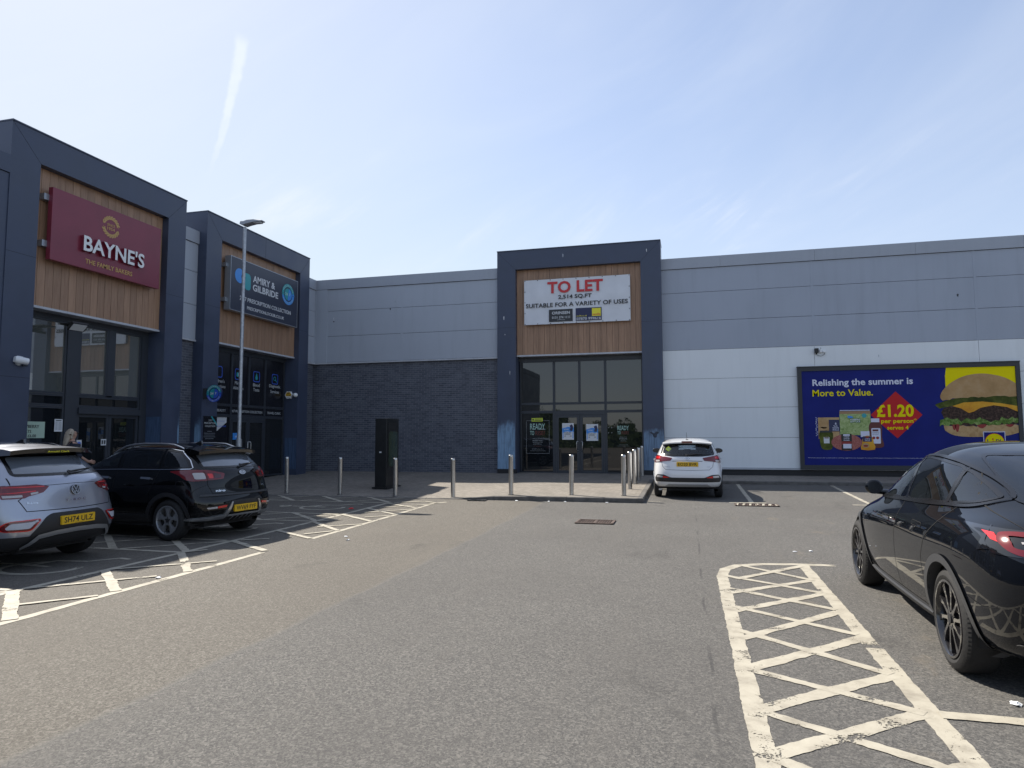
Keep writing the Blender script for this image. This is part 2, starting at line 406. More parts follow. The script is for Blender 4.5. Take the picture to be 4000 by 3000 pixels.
def mat_pavers():
    b = NB('block_paving')
    n = brick_nodes(b, b.map(b.pos, rot=(0, 0, rad(45))), 0.2, 0.1, 0.004, (0.175, 0.155, 0.130), (0.235, 0.210, 0.180), (0.09, 0.08, 0.07))
    st = b.noise(b.pos, 0.8, 6, 0.65)
    col = b.mix(b.rng(st, 0.40, 0.72, 0, 0.5), n.outputs[0], (0.125, 0.115, 0.10))
    sp = b.noise(b.pos, 5.5, 4, 0.6); col = b.mix(b.rng(sp, 0.70, 0.74, 0, 0.45), col, (0.42, 0.41, 0.38))
    b.bump(b.math('ADD', b.math('SUBTRACT', 1.0, n.outputs[1]), b.math('MULTIPLY', b.noise(b.pos, 80, 3), 0.4)), 0.5, 0.006)
    return b.set(**{'Base Color': col, 'Roughness': 0.8})
def mat_wood(axis):
    b = NB('timber_effect_board'); sx = b.n('ShaderNodeSeparateXYZ'); b.l(b.pos, sx.inputs[0]); u = sx.outputs[axis]
    cell = b.n('ShaderNodeTexWhiteNoise', noise_dimensions='1D'); b.l(b.math('FLOOR', b.math('DIVIDE', u, 0.2025)), cell.inputs['W'])
    g = b.noise(b.map(b.pos, (9, 9, 0.55)), 3.0, 6, 0.6, 0.6); f = b.noise(b.map(b.pos, (60, 60, 1.2)), 3.0, 3, 0.6)
    col = b.ramp(g, [(0.28, (0.26, 0.150, 0.090)), (0.5, (0.345, 0.205, 0.126)), (0.72, (0.40, 0.250, 0.158))])
    col = b.mix(b.rng(f, 0.4, 0.75, 0, 0.4), col, (0.24, 0.140, 0.086))
    hs = b.n('ShaderNodeHueSaturation'); b.l(col, hs.inputs['Color']); b.l(b.rng(cell.outputs[0], 0, 1, 0.90, 1.10), hs.inputs['Value'])
    b.bump(f, 0.15, 0.004)
    return b.set(**{'Base Color': hs.outputs[0], 'Roughness': 0.5})
def mat_film(name, col, z0=None, z1=None):
    """pale protective film, streaked and peeling at the top"""
    b = NB(name); s = b.noise(b.map(b.pos, (14, 14, 0.8)), 2.2, 5, 0.6); d = b.noise(b.pos, 4.0, 5, 0.6)
    c = b.mix(b.rng(s, 0.42, 0.68, 0, 0.75), col, tuple(x*0.42 for x in col)); c = b.mix(b.rng(d, 0.5, 0.75, 0, 0.5), c, tuple(x*0.55 for x in col))
    if z0 is not None:
        sx = b.n('ShaderNodeSeparateXYZ'); b.l(b.pos, sx.inputs[0])
        zz = b.math('ADD', sx.outputs[2], b.math('MULTIPLY', b.math('SUBTRACT', b.noise(b.map(b.pos, (2.2, 2.2, 1.3)), 2.6, 6, 0.62), 0.5), 0.75))
        c = b.mix(b.rng(zz, z0, z1), c, (0.046, 0.060, 0.100))
    return b.set(**{'Base Color': c, 'Roughness': 0.45})
def mat_panel(name, col, dirt):
    b = NB(name); s = b.noise(b.map(b.pos, (2.5, 2.5, 0.25)), 1.3, 5, 0.6); k = b.noise(b.pos, 0.5, 3)
    c = b.mix(b.rng(s, 0.45, 0.75, 0, dirt), col, tuple(x*0.82 for x in col)); c = b.mix(b.rng(k, 0.4, 0.7, 0, dirt), c, tuple(x*0.9 for x in col))
    b.bump(b.noise(b.map(b.pos, (.5, .5, 1.2)), 1.4, 3, .5), .10, .05); f_ = b.noise(b.map(b.pos, (7, 7, .35)), 1.6, 6, .65); c = b.mix(b.rng(f_, .52, .78, 0, dirt*.28), c, tuple(x*0.80 for x in col))
    return b.set(**{'Base Color': c, 'Roughness': b.rng(f_, .3, .7, .36, .52), 'Specular IOR Level': 0.5})
def mat_glass(name, tint=(0.012, 0.014, 0.016), refl=1.8, wob=0.0):
    """dark shop or car glass: deep tint, clear mirror of what stands opposite"""
    b = NB(name)
    if wob > 0:
        b.bump(b.noise(b.pos, 0.9, 2, 0.4), wob, 0.02)
    return b.set(**{'Base Color': tint, 'Roughness': 0.015, 'IOR': refl, 'Specular IOR Level': 0.5})
def mat_clear(name, tint, opac, diffuse_col=(0.01, 0.012, 0.013), ior=1.6):
    """see-through glass: part tinted body, part mirror"""
    m = bpy.data.materials.new(name); m.use_nodes = True; t = m.node_tree; t.nodes.clear()
    o = t.nodes.new('ShaderNodeOutputMaterial'); tr = t.nodes.new('ShaderNodeBsdfTransparent'); tr.inputs[0].default_value = (*tint, 1)
    g = t.nodes.new('ShaderNodeBsdfGlossy'); g.inputs[1].default_value = 0.01; g.inputs[0].default_value = (0.95, 0.97, 1, 1)
    d = t.nodes.new('ShaderNodeBsdfDiffuse'); d.inputs[0].default_value = (*diffuse_col, 1)
    fr = t.nodes.new('ShaderNodeFresnel'); ge = t.nodes.new('ShaderNodeNewGeometry'); mr = t.nodes.new('ShaderNodeMapRange'); mr.inputs[3].default_value = ior; mr.inputs[4].default_value = 1/ior
    t.links.new(ge.outputs['Backfacing'], mr.inputs[0]); t.links.new(mr.outputs[0], fr.inputs[0])
    m1 = t.nodes.new('ShaderNodeMixShader'); m1.inputs[0].default_value = opac; m2 = t.nodes.new('ShaderNodeMixShader')
    t.links.new(tr.outputs[0], m1.inputs[1]); t.links.new(d.outputs[0], m1.inputs[2])
    t.links.new(fr.outputs[0], m2.inputs[0]); t.links.new(m1.outputs[0], m2.inputs[1]); t.links.new(g.outputs[0], m2.inputs[2])
    t.links.new(m2.outputs[0], o.inputs[0]); return m

MT = {}
MT['asphalt'] = mat_asphalt(); MT['paint'] = mat_paint(); MT['brick_x'] = mat_brick(0); MT['brick_y'] = mat_brick(1); MT['pavers'] = mat_pavers()
MT['wood_x'] = mat_wood(0); MT['wood_y'] = mat_wood(1)
MT['kerb'] = pmat('kerb_concrete', (0.115, 0.108, 0.10), 0.85, var=0.3, vscale=6, bump=0.4, bscale=70)
MT['grey_panel'] = mat_panel('grey_cladding', (0.345, 0.380, 0.450), 0.5)
MT['silver_panel'] = mat_panel('silver_cladding', (0.395, 0.43, 0.49), 0.4)
MT['white_panel'] = mat_panel('white_cladding', (0.74, 0.77, 0.79), 0.35)
MT['coping'] = mat_panel('coping_metal', (0.345, 0.375, 0.43), 0.4)
MT['frame'] = pmat('anthracite_metal', (0.048, 0.062, 0.104), 0.42, var=0.12, vscale=1.5, rvar=0.08)
MT['seam'] = pmat('panel_seam', (0.012, 0.014, 0.018), 0.7)
MT['dark'] = pmat('dark_void', (0.012, 0.012, 0.014), 0.8)
MT['trim'] = pmat('pale_metal_trim', (0.46, 0.48, 0.52), 0.4, var=0.1, vscale=4)
MT['mullion'] = pmat('window_frame_metal', (0.035, 0.041, 0.052), 0.4)
MT['plinth'] = pmat('black_plinth', (0.016, 0.016, 0.018), 0.6)
MT['roof'] = pmat('roof_felt', (0.09, 0.09, 0.10), 0.8)
MT['glass'] = mat_glass('shop_glass', (0.010, 0.012, 0.014), 1.75, 0.03)
MT['glass_strong'] = mat_glass('coated_shop_glass', (0.115, 0.125, 0.115), 3.6, 0.02)
MT['vinyl'] = pmat('black_window_vinyl', (0.010, 0.011, 0.016), 0.18, var=0.2, vscale=3)
MT['film'] = mat_film('pale_blue_film', (0.21, 0.34, 0.50), 1.85, 2.25); MT['film_b'] = mat_film('pale_blue_film_low', (0.16, 0.25, 0.37), 1.62, 1.95); MT['film2'] = mat_film('blue_film', (0.065, 0.11, 0.20))
MT['spray'] = pmat('dark_overspray', (0.035, 0.042, 0.065), 0.5, var=0.3, vscale=8)
MT['steel'] = pmat('brushed_steel', (0.52, 0.52, 0.52), 0.30, metal=1.0, var=0.12, vscale=30, vstretch=(1, 1, 0.05), rvar=0.07)
MT['galv'] = pmat('galvanised_steel', (0.40, 0.42, 0.45), 0.45, metal=0.7, var=0.25, vscale=14, rvar=0.1)
def flat(n, c, r=0.5, **k): MT[n] = pmat(n, c, r, **k); return MT[n]
flat('sign_maroon', (0.205, 0.026, 0.050), 0.32, var=0.08, vscale=1.5); flat('sign_navy', (0.028, 0.034, 0.058), 0.35); flat('white', (0.78, 0.79, 0.80), 0.45); flat('offwhite', (0.62, 0.64, 0.66), 0.5)
flat('gold', (0.52, 0.33, 0.10), 0.4); flat('red', (0.55, 0.025, 0.03), 0.4); flat('black', (0.012, 0.012, 0.013), 0.45); flat('charcoal', (0.03, 0.032, 0.036), 0.5)
flat('yellow', (0.80, 0.72, 0.03), 0.4); flat('hiyellow', (0.62, 0.72, 0.05), 0.4); flat('navy', (0.012, 0.018, 0.075), 0.4); flat('teal', (0.03, 0.32, 0.36), 0.4); flat('skyblue', (0.05, 0.27, 0.72), 0.4)
flat('royal', (0.04, 0.11, 0.55), 0.4); flat('palegreen', (0.42, 0.55, 0.44), 0.6); flat('paper', (0.66, 0.68, 0.70), 0.7); flat('rust', (0.095, 0.066, 0.055), 0.7, var=0.5, vscale=25)
flat('silver_side', (0.34, 0.37, 0.41), 0.35, metal=0.5); flat('banner', (0.66, 0.68, 0.72), 0.55, var=0.05, vscale=2, bump=0.12, bscale=2.2)
flat('dim_white', (0.42, 0.44, 0.45), 0.5); flat('dim_red', (0.14, 0.03, 0.022), 0.5); flat('mint', (0.40, 0.60, 0.53), 0.5); flat('tan', (0.33, 0.20, 0.10), 0.5)
# ================================================================== ground
def G(y): return 0.0 if y < 8 else 0.0011*(y-8)**2
def PZ(x, y):
    """top of the paving: flush with the road on the left, kerbed on the right"""
    zl = 0.085+(y-16.3)*0.0352 if y > 16.3 else G(y)+0.02
    return lerp(zl, 0.16+(y-15.2)*0.021, sstep(-6.0, -4.3, x))
def sheet(name, xs, ys, zf, mat, hole=None, **kw):
    vs = [(x, y, zf(x, y)) for y in ys for x in xs]; n = len(xs)
    fs = [(j*n+i, j*n+i+1, (j+1)*n+i+1, (j+1)*n+i) for j in range(len(ys)-1) for i in range(n-1)]
    return MB().add(vs, fs).build(name, mat, smooth=180, **kw)
def arange(a, b, st):
    k = max(1, round((b-a)/st)); return [a+(b-a)*i/k for i in range(k+1)]
ys = [-900, -300, -100, -40, -15, -5, 0, 5, 8]+arange(8.5, 24, 0.5)+[26, 40, 100, 300, 900]
sheet('asphalt', [-900, -300, -100, -40, -20, -10, -5, 0, 5, 10, 20, 40, 100, 300, 900], ys, lambda x, y: G(min(y, 24)), MT['asphalt'], kind='structure')
pv = MB()
def patch(x0, x1, y0, y1):
    xs, yy = arange(x0, x1, 0.6), arange(y0, y1, 0.6); n = len(xs)
    pv.add([(x, y, PZ(x, y)) for y in yy for x in xs], [(j*n+i, j*n+i+1, (j+1)*n+i+1, (j+1)*n+i) for j in range(len(yy)-1) for i in range(n-1)])
patch(-14.6, -1.19, 16.42, 24.1); patch(-14.6, -11.2, -14, 16.42); patch(-1.19, 30, 21.63, 24.0)
pv.build('pavement', MT['pavers'], smooth=180, kind='structure')
kb = MB()
def kerb_run(p0, p1, wd, side):
    """kerb stones from p0 to p1; side = direction of the pavement from the outer face"""
    p0, p1 = Vector((*p0, 0)), Vector((*p1, 0)); d = (p1-p0); L = d.length; d.normalize(); k = max(1, round(L/0.914)); q = Vector((*side, 0))
    for i in range(k):
        a = p0+d*(L*i/k+0.004); b = p0+d*(L*(i+1)/k-0.004)
        P = []
        for e in (a, b):
            top = PZ(e.x+q.x*wd, e.y+q.y*wd)+0.003; bot = G(e.y)-0.1; jit = random.uniform(-0.003, 0.003)
            P += [(e.x, e.y, bot), (e.x, e.y, top-0.015+jit), (e.x+q.x*0.015, e.y+q.y*0.015, top+jit), (e.x+q.x*wd, e.y+q.y*wd, top+jit), (e.x+q.x*wd, e.y+q.y*wd, bot)]
        f = [(j, (j+1) % 5, 5+(j+1) % 5, 5+j) for j in range(5)]+[(4, 3, 2, 1, 0), (5, 6, 7, 8, 9)]
        kb.add(P, f)
kerb_run((-11.08, 16.29), (-1.06, 16.29), 0.125, (0, 1)); kerb_run((-1.06, 16.29), (-1.06, 21.50), 0.125, (-1, 0)); kerb_run((-1.06, 21.50), (30, 21.50), 0.125, (0, 1))
kerb_run((-11.075, -14), (-11.075, 16.29), 0.125, (-1, 0))
kb.build('kerb', MT['kerb'], kind='structure')

# ------------------------------------------------------------------ road markings
class Marks:
    def __init__(s): s.mb = MB(); s.k = 0
    def stroke(s, pts, w, jag=0.008):
        """painted line of width w along pts with a slightly ragged edge"""
        s.k += 1; dz = 0.003+0.00016*s.k
        P = []
        for a, b in zip(pts, pts[1:]):
            a, b = Vector((*a, 0)), Vector((*b, 0)); L = (b-a).length; k = max(1, int(L/0.03))
            for i in range(k): P.append(a+(b-a)*i/k)
        P.append(Vector((*pts[-1], 0))); r2 = [0.0, 0.0]
        vs = []
        for i, p in enumerate(P):
            t = (P[min(i+1, len(P)-1)]-P[max(i-1, 0)]).normalized(); q = Vector((-t.y, t.x, 0))
            for h_, sg in enumerate((-1, 1)):
                r2[h_] = r2[h_]*0.72+random.uniform(-jag, jag)*0.5
                e = p+q*(sg*w/2+r2[h_]+random.uniform(-.0018, .0018)); vs.append((e.x, e.y, G(e.y)+dz))
        s.mb.add(vs, [(2*i, 2*i+1, 2*i+3, 2*i+2)[::-1] for i in range(len(P)-1)])
    def done(s, name): return s.mb.build(name, MT['paint'], kind='structure')
m = Marks(); A, B = -7.06, -5.94
m.stroke([(A, -6), (A, 15.15)], .10); m.stroke([(B, -6), (B, 8.62)], .105); m.stroke([(B, 9.92), (B, 15.3), (-5.72, 15.66)], .10)
for y0 in (4.72, 1.0, -2.6): m.stroke([(-10.9, y0), (A, y0)], .09)
for y0, y1 in ((4.75, 5.86), (8.34, 9.44), (11.86, 12.98), (15.2, 16.38)):
    m.stroke([(-10.95, y0+.05), (A, y0)], .09); m.stroke([(-10.95, y1+.12), (A-.1, y1)] if y1 < 16 else [(-10.95, 16.72), (A-.2, 16.30)][:2], .085)
    for x0 in (-10.9, -9.55, -8.25):
        m.stroke([(x0, y1+.05), (x0+1.25, y0+.03)], .11); m.stroke([(x0+.05, y0+.05), (x0+1.2, y1-.02)], .075)
for ya, yb, w in ((5.80, 4.90, .125), (6.98, 6.08, .11), (8.28, 7.16, .11), (9.42, 8.72, .11), (10.62, 9.93, .10), (11.80, 10.83, .10), (12.95, 12.1, .10), (14.07, 13.2, .10), (15.1, 14.36, .10)):
    m.stroke([(A+.02, ya), (B-.03, yb)], w, .012)
for a, b in (((-6.45, 5.34), (-5.98, 5.86)), ((A, 5.93), (-6.14, 6.84)), ((-6.98, 7.07), (-6.1, 7.85)), ((A, 8.3), (-6.85, 8.6)), ((-6.95, 9.5), (-6.6, 9.75)), ((-6.58, 11.18), (B, 11.68)), ((-6.32, 10.32), (-6.02, 10.76)), ((-6.96, 11.87), (-6.66, 12.22)), ((-6.37, 12.64), (B, 12.97)), ((-6.74, 13.34), (B, 14.1)), ((-6.82, 14.27), (-5.85, 15.12)), ((-6.75, 15.34), (-6.29, 15.63))):
    m.stroke([a, b], .07, .010)
m.stroke([(-6.30, 15.66), (-5.83, 15.32)], .07); m.stroke([(-6.9, 15.22), (-6.4, 15.62)], .06)
m.done('bay_markings')
def wheelchair(cx, cy, sc):
    w = Marks()
    pts = lambda L: [(cx+sc*u, cy+sc*v) for u, v in L]
    w.stroke(pts([(.62*math.cos(rad(t)), .5*math.sin(rad(t))) for t in range(120, 395, 12)]), .10*sc)
    w.stroke(pts([(-1.05, .15), (-.75, .15), (-.35, .12), (.05, .10)]), .10*sc); w.stroke(pts([(-.35, .12), (-.3, .55), (.25, .62), (.55, 1.0), (.8, .95)]), .09*sc)
    w.stroke(pts([(-1.28+.13*math.cos(rad(t)), .15+.13*math.sin(rad(t))) for t in range(0, 375, 30)]), .1*sc)
    return w.done('disabled_symbol')
wheelchair(-8.15, 14.05, 0.8); wheelchair(-8.1, 10.7, 0.8); wheelchair(-8.0, 6.95, 0.8)
m = Marks(); q_ = lambda L_: [(u*1.1156, v*1.1156) for u, v in L_]
m.stroke(q_([(.305, 1.0), (.315, 7.55), (.36, 7.95), (.52, 8.22), (.80, 8.36), (1.15, 8.43), (1.58, 8.46)]), .125); m.stroke(q_([(1.205, 1.0), (1.215, 5.28)]), .125); m.stroke(q_([(1.215, 5.36), (1.235, 8.38)]), .125)
for k_, (ya, yb) in enumerate(((2.95, 3.53), (3.44, 4.14), (3.98, 4.72), (4.64, 5.52), (5.30, 6.28), (6.10, 6.95), (6.78, 7.55))):
    m.stroke(q_([(.345, ya), (1.19, yb)]), .115 if k_ < 4 else .10, .011)
for ya, yb in ((3.40, 2.88), (3.95, 3.42), (4.62, 4.12), (5.50, 5.52-.78), (6.26, 5.60), (6.98, 6.34), (7.60, 6.98)):
    m.stroke(q_([(.35, ya), (1.18, yb)]), .085, .011)
m.stroke(q_([(.345, 2.3), (1.19, 2.85)]), .115); m.stroke(q_([(.345, 2.9), (1.19, 2.3)]), .085); m.stroke(q_([(.345, 1.6), (1.19, 2.2)]), .115); m.stroke(q_([(.345, 2.2), (1.19, 1.6)]), .085)
m.stroke(q_([(.45, 7.45), (1.20, 8.32)]), .09); m.stroke(q_([(.55, 8.22), (1.2, 7.55)]), .075)
m.stroke(q_([(1.25, 4.13), (6.0, 4.13)]), .11); m.stroke(q_([(1.25, 1.55), (6.0, 1.55)]), .10)
m.done('walkway_hatching')
m = Marks(); m.stroke([(1.41, 21.45), (1.41, 16.86)], .10); m.stroke([(.90, 16.80), (1.73, 16.84)], .10); m.stroke([(4.0, 21.45), (3.96, 16.86)], .10); m.stroke([(3.55, 16.8), (4.4, 16.84)], .10)
m.stroke([(6.6, 21.45), (6.6, 16.86)], .10); m.stroke([(-1.0, 16.7), (-.62, 16.7)], .05)
m.done('parking_bay_lines')

# ================================================================== buildings
FW, FS, FF = 23.865, 23.62, 23.50       # right wall, set-forward left stretch, portal frame of the front wing
LW, LF = -14.15, -13.85                  # panel wall and portal frames of the left wing
def rows(mb, fr, u0, u1, zs, cuts, mat, n=0.0, gap=0.012):
    """cladding panels between the heights zs, split at the cuts"""
    us = [u0]+[c for c in cuts if u0 < c < u1]+[u1]
    for a, b in zip(zs, zs[1:]):
        for c, d in zip(us, us[1:]):
            mb.fbox(fr, c+(gap/2 if c != u0 else 0), d-(gap/2 if d != u1 else 0), a+gap/2, b-gap/2, n-0.03, n, mat)
fb = thing('retail_building', 'long grey and white panel clad retail building across the back of the car park', 'building', (-5, 24, 0))
R = Fr((0, FW, 0)); S = Fr((0, FS, 0))
c = MB(); c.box(-22, 40, 24.45, 60, 0, 7.55); c.box(-14.6, -0.9, 23.9, 24.45, 4.6, 7.55); c.box(-0.7, 40, 23.9, 24.45, 0.2, 7.55); c.build('wall_core', MT['dark'], fb)
c = MB(); rows(c, R, -0.78, 32, (4.6, 5.6, 6.6, 7.44), (4.09, 8.83, 13.57, 18.3, 23, 27.8), 0)
for x in (4.09, 8.83, 13.57, 18.3, 23, 27.8): c.fbox(R, x-.035, x+.035, 4.6, 7.44, -0.01, 0.006, 0)
c.build('grey_cladding', [MT['grey_panel']], fb)
c = MB(); rows(c, R, -0.78, 32, (0.585, 1.59, 2.6, 3.6, 4.6), (4.09, 8.83, 13.57, 18.3, 23, 27.8), 0, gap=0.010); c.build('white_cladding', [MT['white_panel']], fb)
c = MB(); c.fbox(R, -0.78, 32, 0.535, 0.58, -0.03, 0.035, 0); c.build('base_trim', [MT['trim']], fb)
c = MB(); c.fbox(R, -0.78, 32, 0.2, 0.53, -0.06, -0.02, 0); c.build('plinth', [MT['plinth']], fb)
c = MB(); c.fbox(S, -14.15, -6.6, 7.46, 7.845, -0.6, 0.04, 0); c.build('coping', [MT['coping']], fb); c = MB()
for x0, x1 in ((-0.78, 1.2), (1.205, 4.2), (4.205, 7.2), (7.205, 10.2), (10.205, 13.2), (13.205, 32)): c.fbox(R, x0, x1, 7.45, 7.83, -0.6, 0.04, 0)
c.build('coping', [MT['coping']], fb)
c = MB(); rows(c, S, -14.15, -6.6, (4.56, 5.59, 6.59, 7.45), (-10.47,), 0)
c.fbox(S, -10.51, -10.43, 4.56, 7.45, -0.01, 0.008, 0); c.build('silver_cladding', [MT['silver_panel']], fb)
c = MB(); c.fbox(S, -14.2, -6.6, 4.50, 4.555, -0.3, 0.03, 0); c.build('cladding_trim', [MT['trim']], fb)
c = MB(); c.fbox(S, -14.3, -6.6, 0.1, 4.5, -0.3, -0.07, 0); c.build('brick_wall', [MT['brick_x']], fb)
c = MB(); c.box(-22, 40, 24.0, 60, 7.5, 7.6); c.build('roof', MT['roof'], fb)

lb = thing('retail_building', 'dark shop terrace on the left with silver cladding strips and brick between its tall fronts', 'building', (-15, 8, 0))
Lf = Fr((LW, 0, 0), (0, 1, 0))
c = MB(); c.box(-36, -15.2, -16, 24.5, 0, 7.55); c.box(-15.2, -14.3, 16.1, 16.9, 0, 7.5); c.box(-15.2, -14.3, 22.7, 24.2, 0, 7.5); c.build('wall_core', MT['dark'], lb)
for (y0, y1) in ((16.0, 17.0), (22.6, 23.62)):
    c = MB(); rows(c, Lf, y0, y1, (4.56, 5.59, 6.59, 7.45), (), 0); c.build('silver_cladding', [MT['silver_panel']], lb)
    c = MB(); c.fbox(Lf, y0, y1, 7.46, 7.845, -0.6, 0.04, 0); c.build('coping', [MT['coping']], lb)
    c = MB(); c.fbox(Lf, y0, y1, 4.50, 4.555, -0.3, 0.03, 0); c.build('cladding_trim', [MT['trim']], lb)
    c = MB(); c.fbox(Lf, y0, y1, 0.0, 4.5, -0.3, -0.07, 0); c.build('brick_wall', [MT['brick_y']], lb)
c = MB(); c.box(LW+.02, -13.63, FS-.03, FS+.05, 4.56, 7.45); c.box(-14.2, -14.115, FS-.045, FS, 4.5, 7.44); c.build('corner_trim', [MT['silver_panel']], lb)
c = MB(); c.fbox(Lf, -16, 10.85, 7.29, 7.68, -0.6, 0.31, 0); c.fbox(Lf, -16, 10.85, 0.0, 7.28, -0.6, 0.28, 0); c.build('dark_cladding', [MT['frame']], lb)
c = MB(); c.box(-36, -14.75, -16, 24.5, 7.5, 7.6); c.build('roof', MT['roof'], lb)

# ------------------------------------------------------------------ shop fronts
def portal(parent, fr, u0, u1, o0, o1, zt, zo, depth, zb=0.05, seams=()):
    c = MB()
    c.fbox(fr, u0, o0, zb, zt, -depth, 0); c.fbox(fr, o1, u1, zb, zt, -depth, 0); c.fbox(fr, o0, o1, zo, zt, -depth, 0)
    c.fbox(fr, u0-.01, u1+.01, zt+.002, zt+.032, -depth-.1, 0.02, 0)
    def line(a, b, w=.007):
        a, b = Vector((*a, 0)), Vector((*b, 0)); q = (b-a).normalized(); q = Vector((-q.y, q.x, 0))*w/2
        c.prism(fr, [((a-q).x, (a-q).y), ((b-q).x, (b-q).y), ((b+q).x, (b+q).y), ((a+q).x, (a+q).y)], -0.001, 0.0015, 1)
    line((u0, zt), (o0, zo)); line((o1, zo), (u1, zt))
    for s in seams: line(*s)
    return c.build('portal_frame', [MT['frame'], MT['seam']], parent)
def timber(parent, fr, o0, o1, z0, z1, n, wood, trim=True):
    c = MB(); k = round((o1-o0)/0.2025); st = (o1-o0)/k
    for i in range(k): c.fbox(fr, o0+i*st+.004, o0+(i+1)*st-.004, z0, z1, n-.02, n, 0)
    c.fbox(fr, o0, o1, z0, z1, n-.06, n-.021, 1)
    c.build('timber_cladding', [MT[wood], MT['seam']], parent)
    if trim:
        c = MB(); c.fbox(fr, o0+.005, o1-.005, z0-.055, z0-.002, n-.35, n+.03); c.build('soffit_trim', [MT['trim']], parent)
def window(parent, fr, a, b, z0, z1, n, bar=0.055, gm='glass', name='window'):
    c = MB()
    for q in ((a, a+bar, z0, z1), (b-bar, b, z0, z1), (a+bar, b-bar, z0, z0+bar), (a+bar, b-bar, z1-bar, z1)): c.fbox(fr, *q, n-.06, n+.035)
    w = c.build(name, [MT['mullion']], parent)
    MB().fbox(fr, a+bar-.004, b-bar+.004, z0+bar-.004, z1-bar+.004, n-.012, n).build('pane', [MT[gm]], w)
    return w
def handle(w, fr, u, z0, z1, n, bend):
    c = MB(); c.tube([fr.p(u+bend, z0, n), fr.p(u+bend*.2, z0, n+.06), fr.p(u, z0+.04, n+.07), fr.p(u, z1-.04, n+.07), fr.p(u+bend*.2, z1, n+.06), fr.p(u+bend, z1, n)], .012, 8)
    c.build('handle', [MT['steel']], w, smooth=60)
# vacant unit, on the front wing
F = Fr((0, FF, 0))
vac = thing('shop_front', 'vacant shop front with timber boards and posters on its double glass doors', 'shop front', (-3.7, FF, 0.3))
portal(vac, F, -6.65, -.78, -5.96, -1.47, 8.42, 7.73, 0.9, 0.2, (((-6.65, 5.6), (-5.96, 5.6)), ((-1.47, 5.6), (-.78, 5.6))))
timber(vac, F, -5.96, -1.47, 4.60, 7.73, -0.2, 'wood_x')
n = -0.56; X = (-5.93, -4.67, -3.74, -2.81, -1.50)
MB().fbox(F, -5.96, -1.47, 4.40, 4.54, n-.05, n+.045).build('head_rail', [MT['mullion']], vac)
for a, b in zip(X, X[1:]): window(vac, F, a+.002, b-.002, 2.842, 4.395, n, .04)
for a, b in ((X[0], X[1]), (X[1], X[3]), (X[3], X[4])): window(vac, F, a+.002, b-.002, 2.542, 2.838, n, .04)
window(vac, F, X[0]+.002, X[1]-.002, .33, 2.538, n, .05); window(vac, F, X[3]+.002, X[4]-.002, .33, 2.538, n, .05)
MB().fbox(F, X[1]+.002, X[3]-.002, 2.43, 2.538, n-.05, n+.04).fbox(F, X[1]+.002, X[1]+.06, .33, 2.428, n-.05, n+.04).fbox(F, X[3]-.06, X[3]-.002, .33, 2.428, n-.05, n+.04).build('door_frame', [MT['mullion']], vac)
for a, b, hu, be in ((-4.605, -3.745, -3.85, .06), (-3.735, -2.875, -3.64, -.06)):
    d = window(vac, F, a, b, .34, 2.425, n-.004, .10, name='door'); handle(d, F, hu, 1.15, 1.47, n+.03, be)
def film(parent, fr, a, b, z0, z1, mat, n=.002):
    P = [(a, z0), (b, z0)]; k = 14
    for i in range(k+1): P.append((b+(a-b)*i/k, z1))
    return MB().prism(fr, P, n-.001, n).build('protective_film', [MT[mat]], parent)
film(vac, F, -6.645, -6.0, .50, 2.55, 'film'); film(vac, F, -1.462, -.79, .50, 2.35, 'film_b')
c = MB()
c.prism(F, sm([(-1.25, 1.78), (-1.20, 1.80), (-1.16, 1.765), (-1.10, 1.75), (-1.05, 1.80), (-.98, 1.80), (-.96, 1.755), (-1.01, 1.71), (-1.03, 1.62), (-1.09, 1.60), (-1.14, 1.635), (-1.17, 1.71), (-1.23, 1.745)], 4), .003, .005)
c.build('scraped_patch', [MT['spray']], vac)
MB().fbox(F, -6.655, -5.955, .2, .49, -.1, .006).build('plinth', [MT['plinth']], vac); MB().fbox(F, -1.475, -.775, .2, .49, -.1, .006).build('plinth', [MT['plinth']], vac)
# bakery and pharmacy, on the left wing
L = Fr((LF, 0, 0), (0, 1, 0))
bak = thing('shop_front', 'bakery shop front with tall clear windows and sliding doors behind the parked cars', 'shop front', (LF, 13.5, 0.1))
portal(bak, L, 10.85, 16.06, 11.54, 15.39, 8.45, 7.755, 0.95, 0, (((10.85, 5.62), (11.54, 5.62)), ((15.39, 5.62), (16.06, 5.62)), ((10.85, 2.95), (11.54, 2.95))))
timber(bak, L, 11.54, 15.39, 4.61, 7.755, -.2, 'wood_y')
n = -.57; Y = (11.54, 12.89, 13.24, 14.08, 14.26, 15.16, 15.39)
MB().fbox(L, 11.54, 15.39, 4.44, 4.555, n-.05, n+.045).fbox(L, Y[1], Y[2], .1, 4.435, n-.08, n+.055).fbox(L, Y[3], Y[4], 2.72, 4.435, n-.06, n+.04).fbox(L, Y[5]+.01, Y[6], .1, 4.435, n-.05, n+.05).build('mullion', [MT['mullion']], bak)
for a, b in ((Y[0], Y[1]-.002), (Y[2]+.002, Y[3]-.002), (Y[4]+.002, Y[5])): window(bak, L, a, b, 2.69, 4.435, n, .05, 'glass_strong')
for a, b in ((Y[0], Y[1]-.002), (Y[2]+.002, Y[5])): window(bak, L, a, b, 2.40, 2.685, n, .05)
window(bak, L, Y[0], Y[1]-.002, .15, 2.395, n, .05)
MB().fbox(L, Y[2]+.002, Y[5], 2.24, 2.395, n-.05, n+.10).build('door_header', [MT['mullion']], bak)
for a, b in ((13.25, 14.20), (14.21, 15.15)): window(bak, L, a, b, .14, 2.235, n-.01, .075, name='door')
Lj = Fr((0, 15.39, 0))      # inner reveal of the right jamb, faces the camera
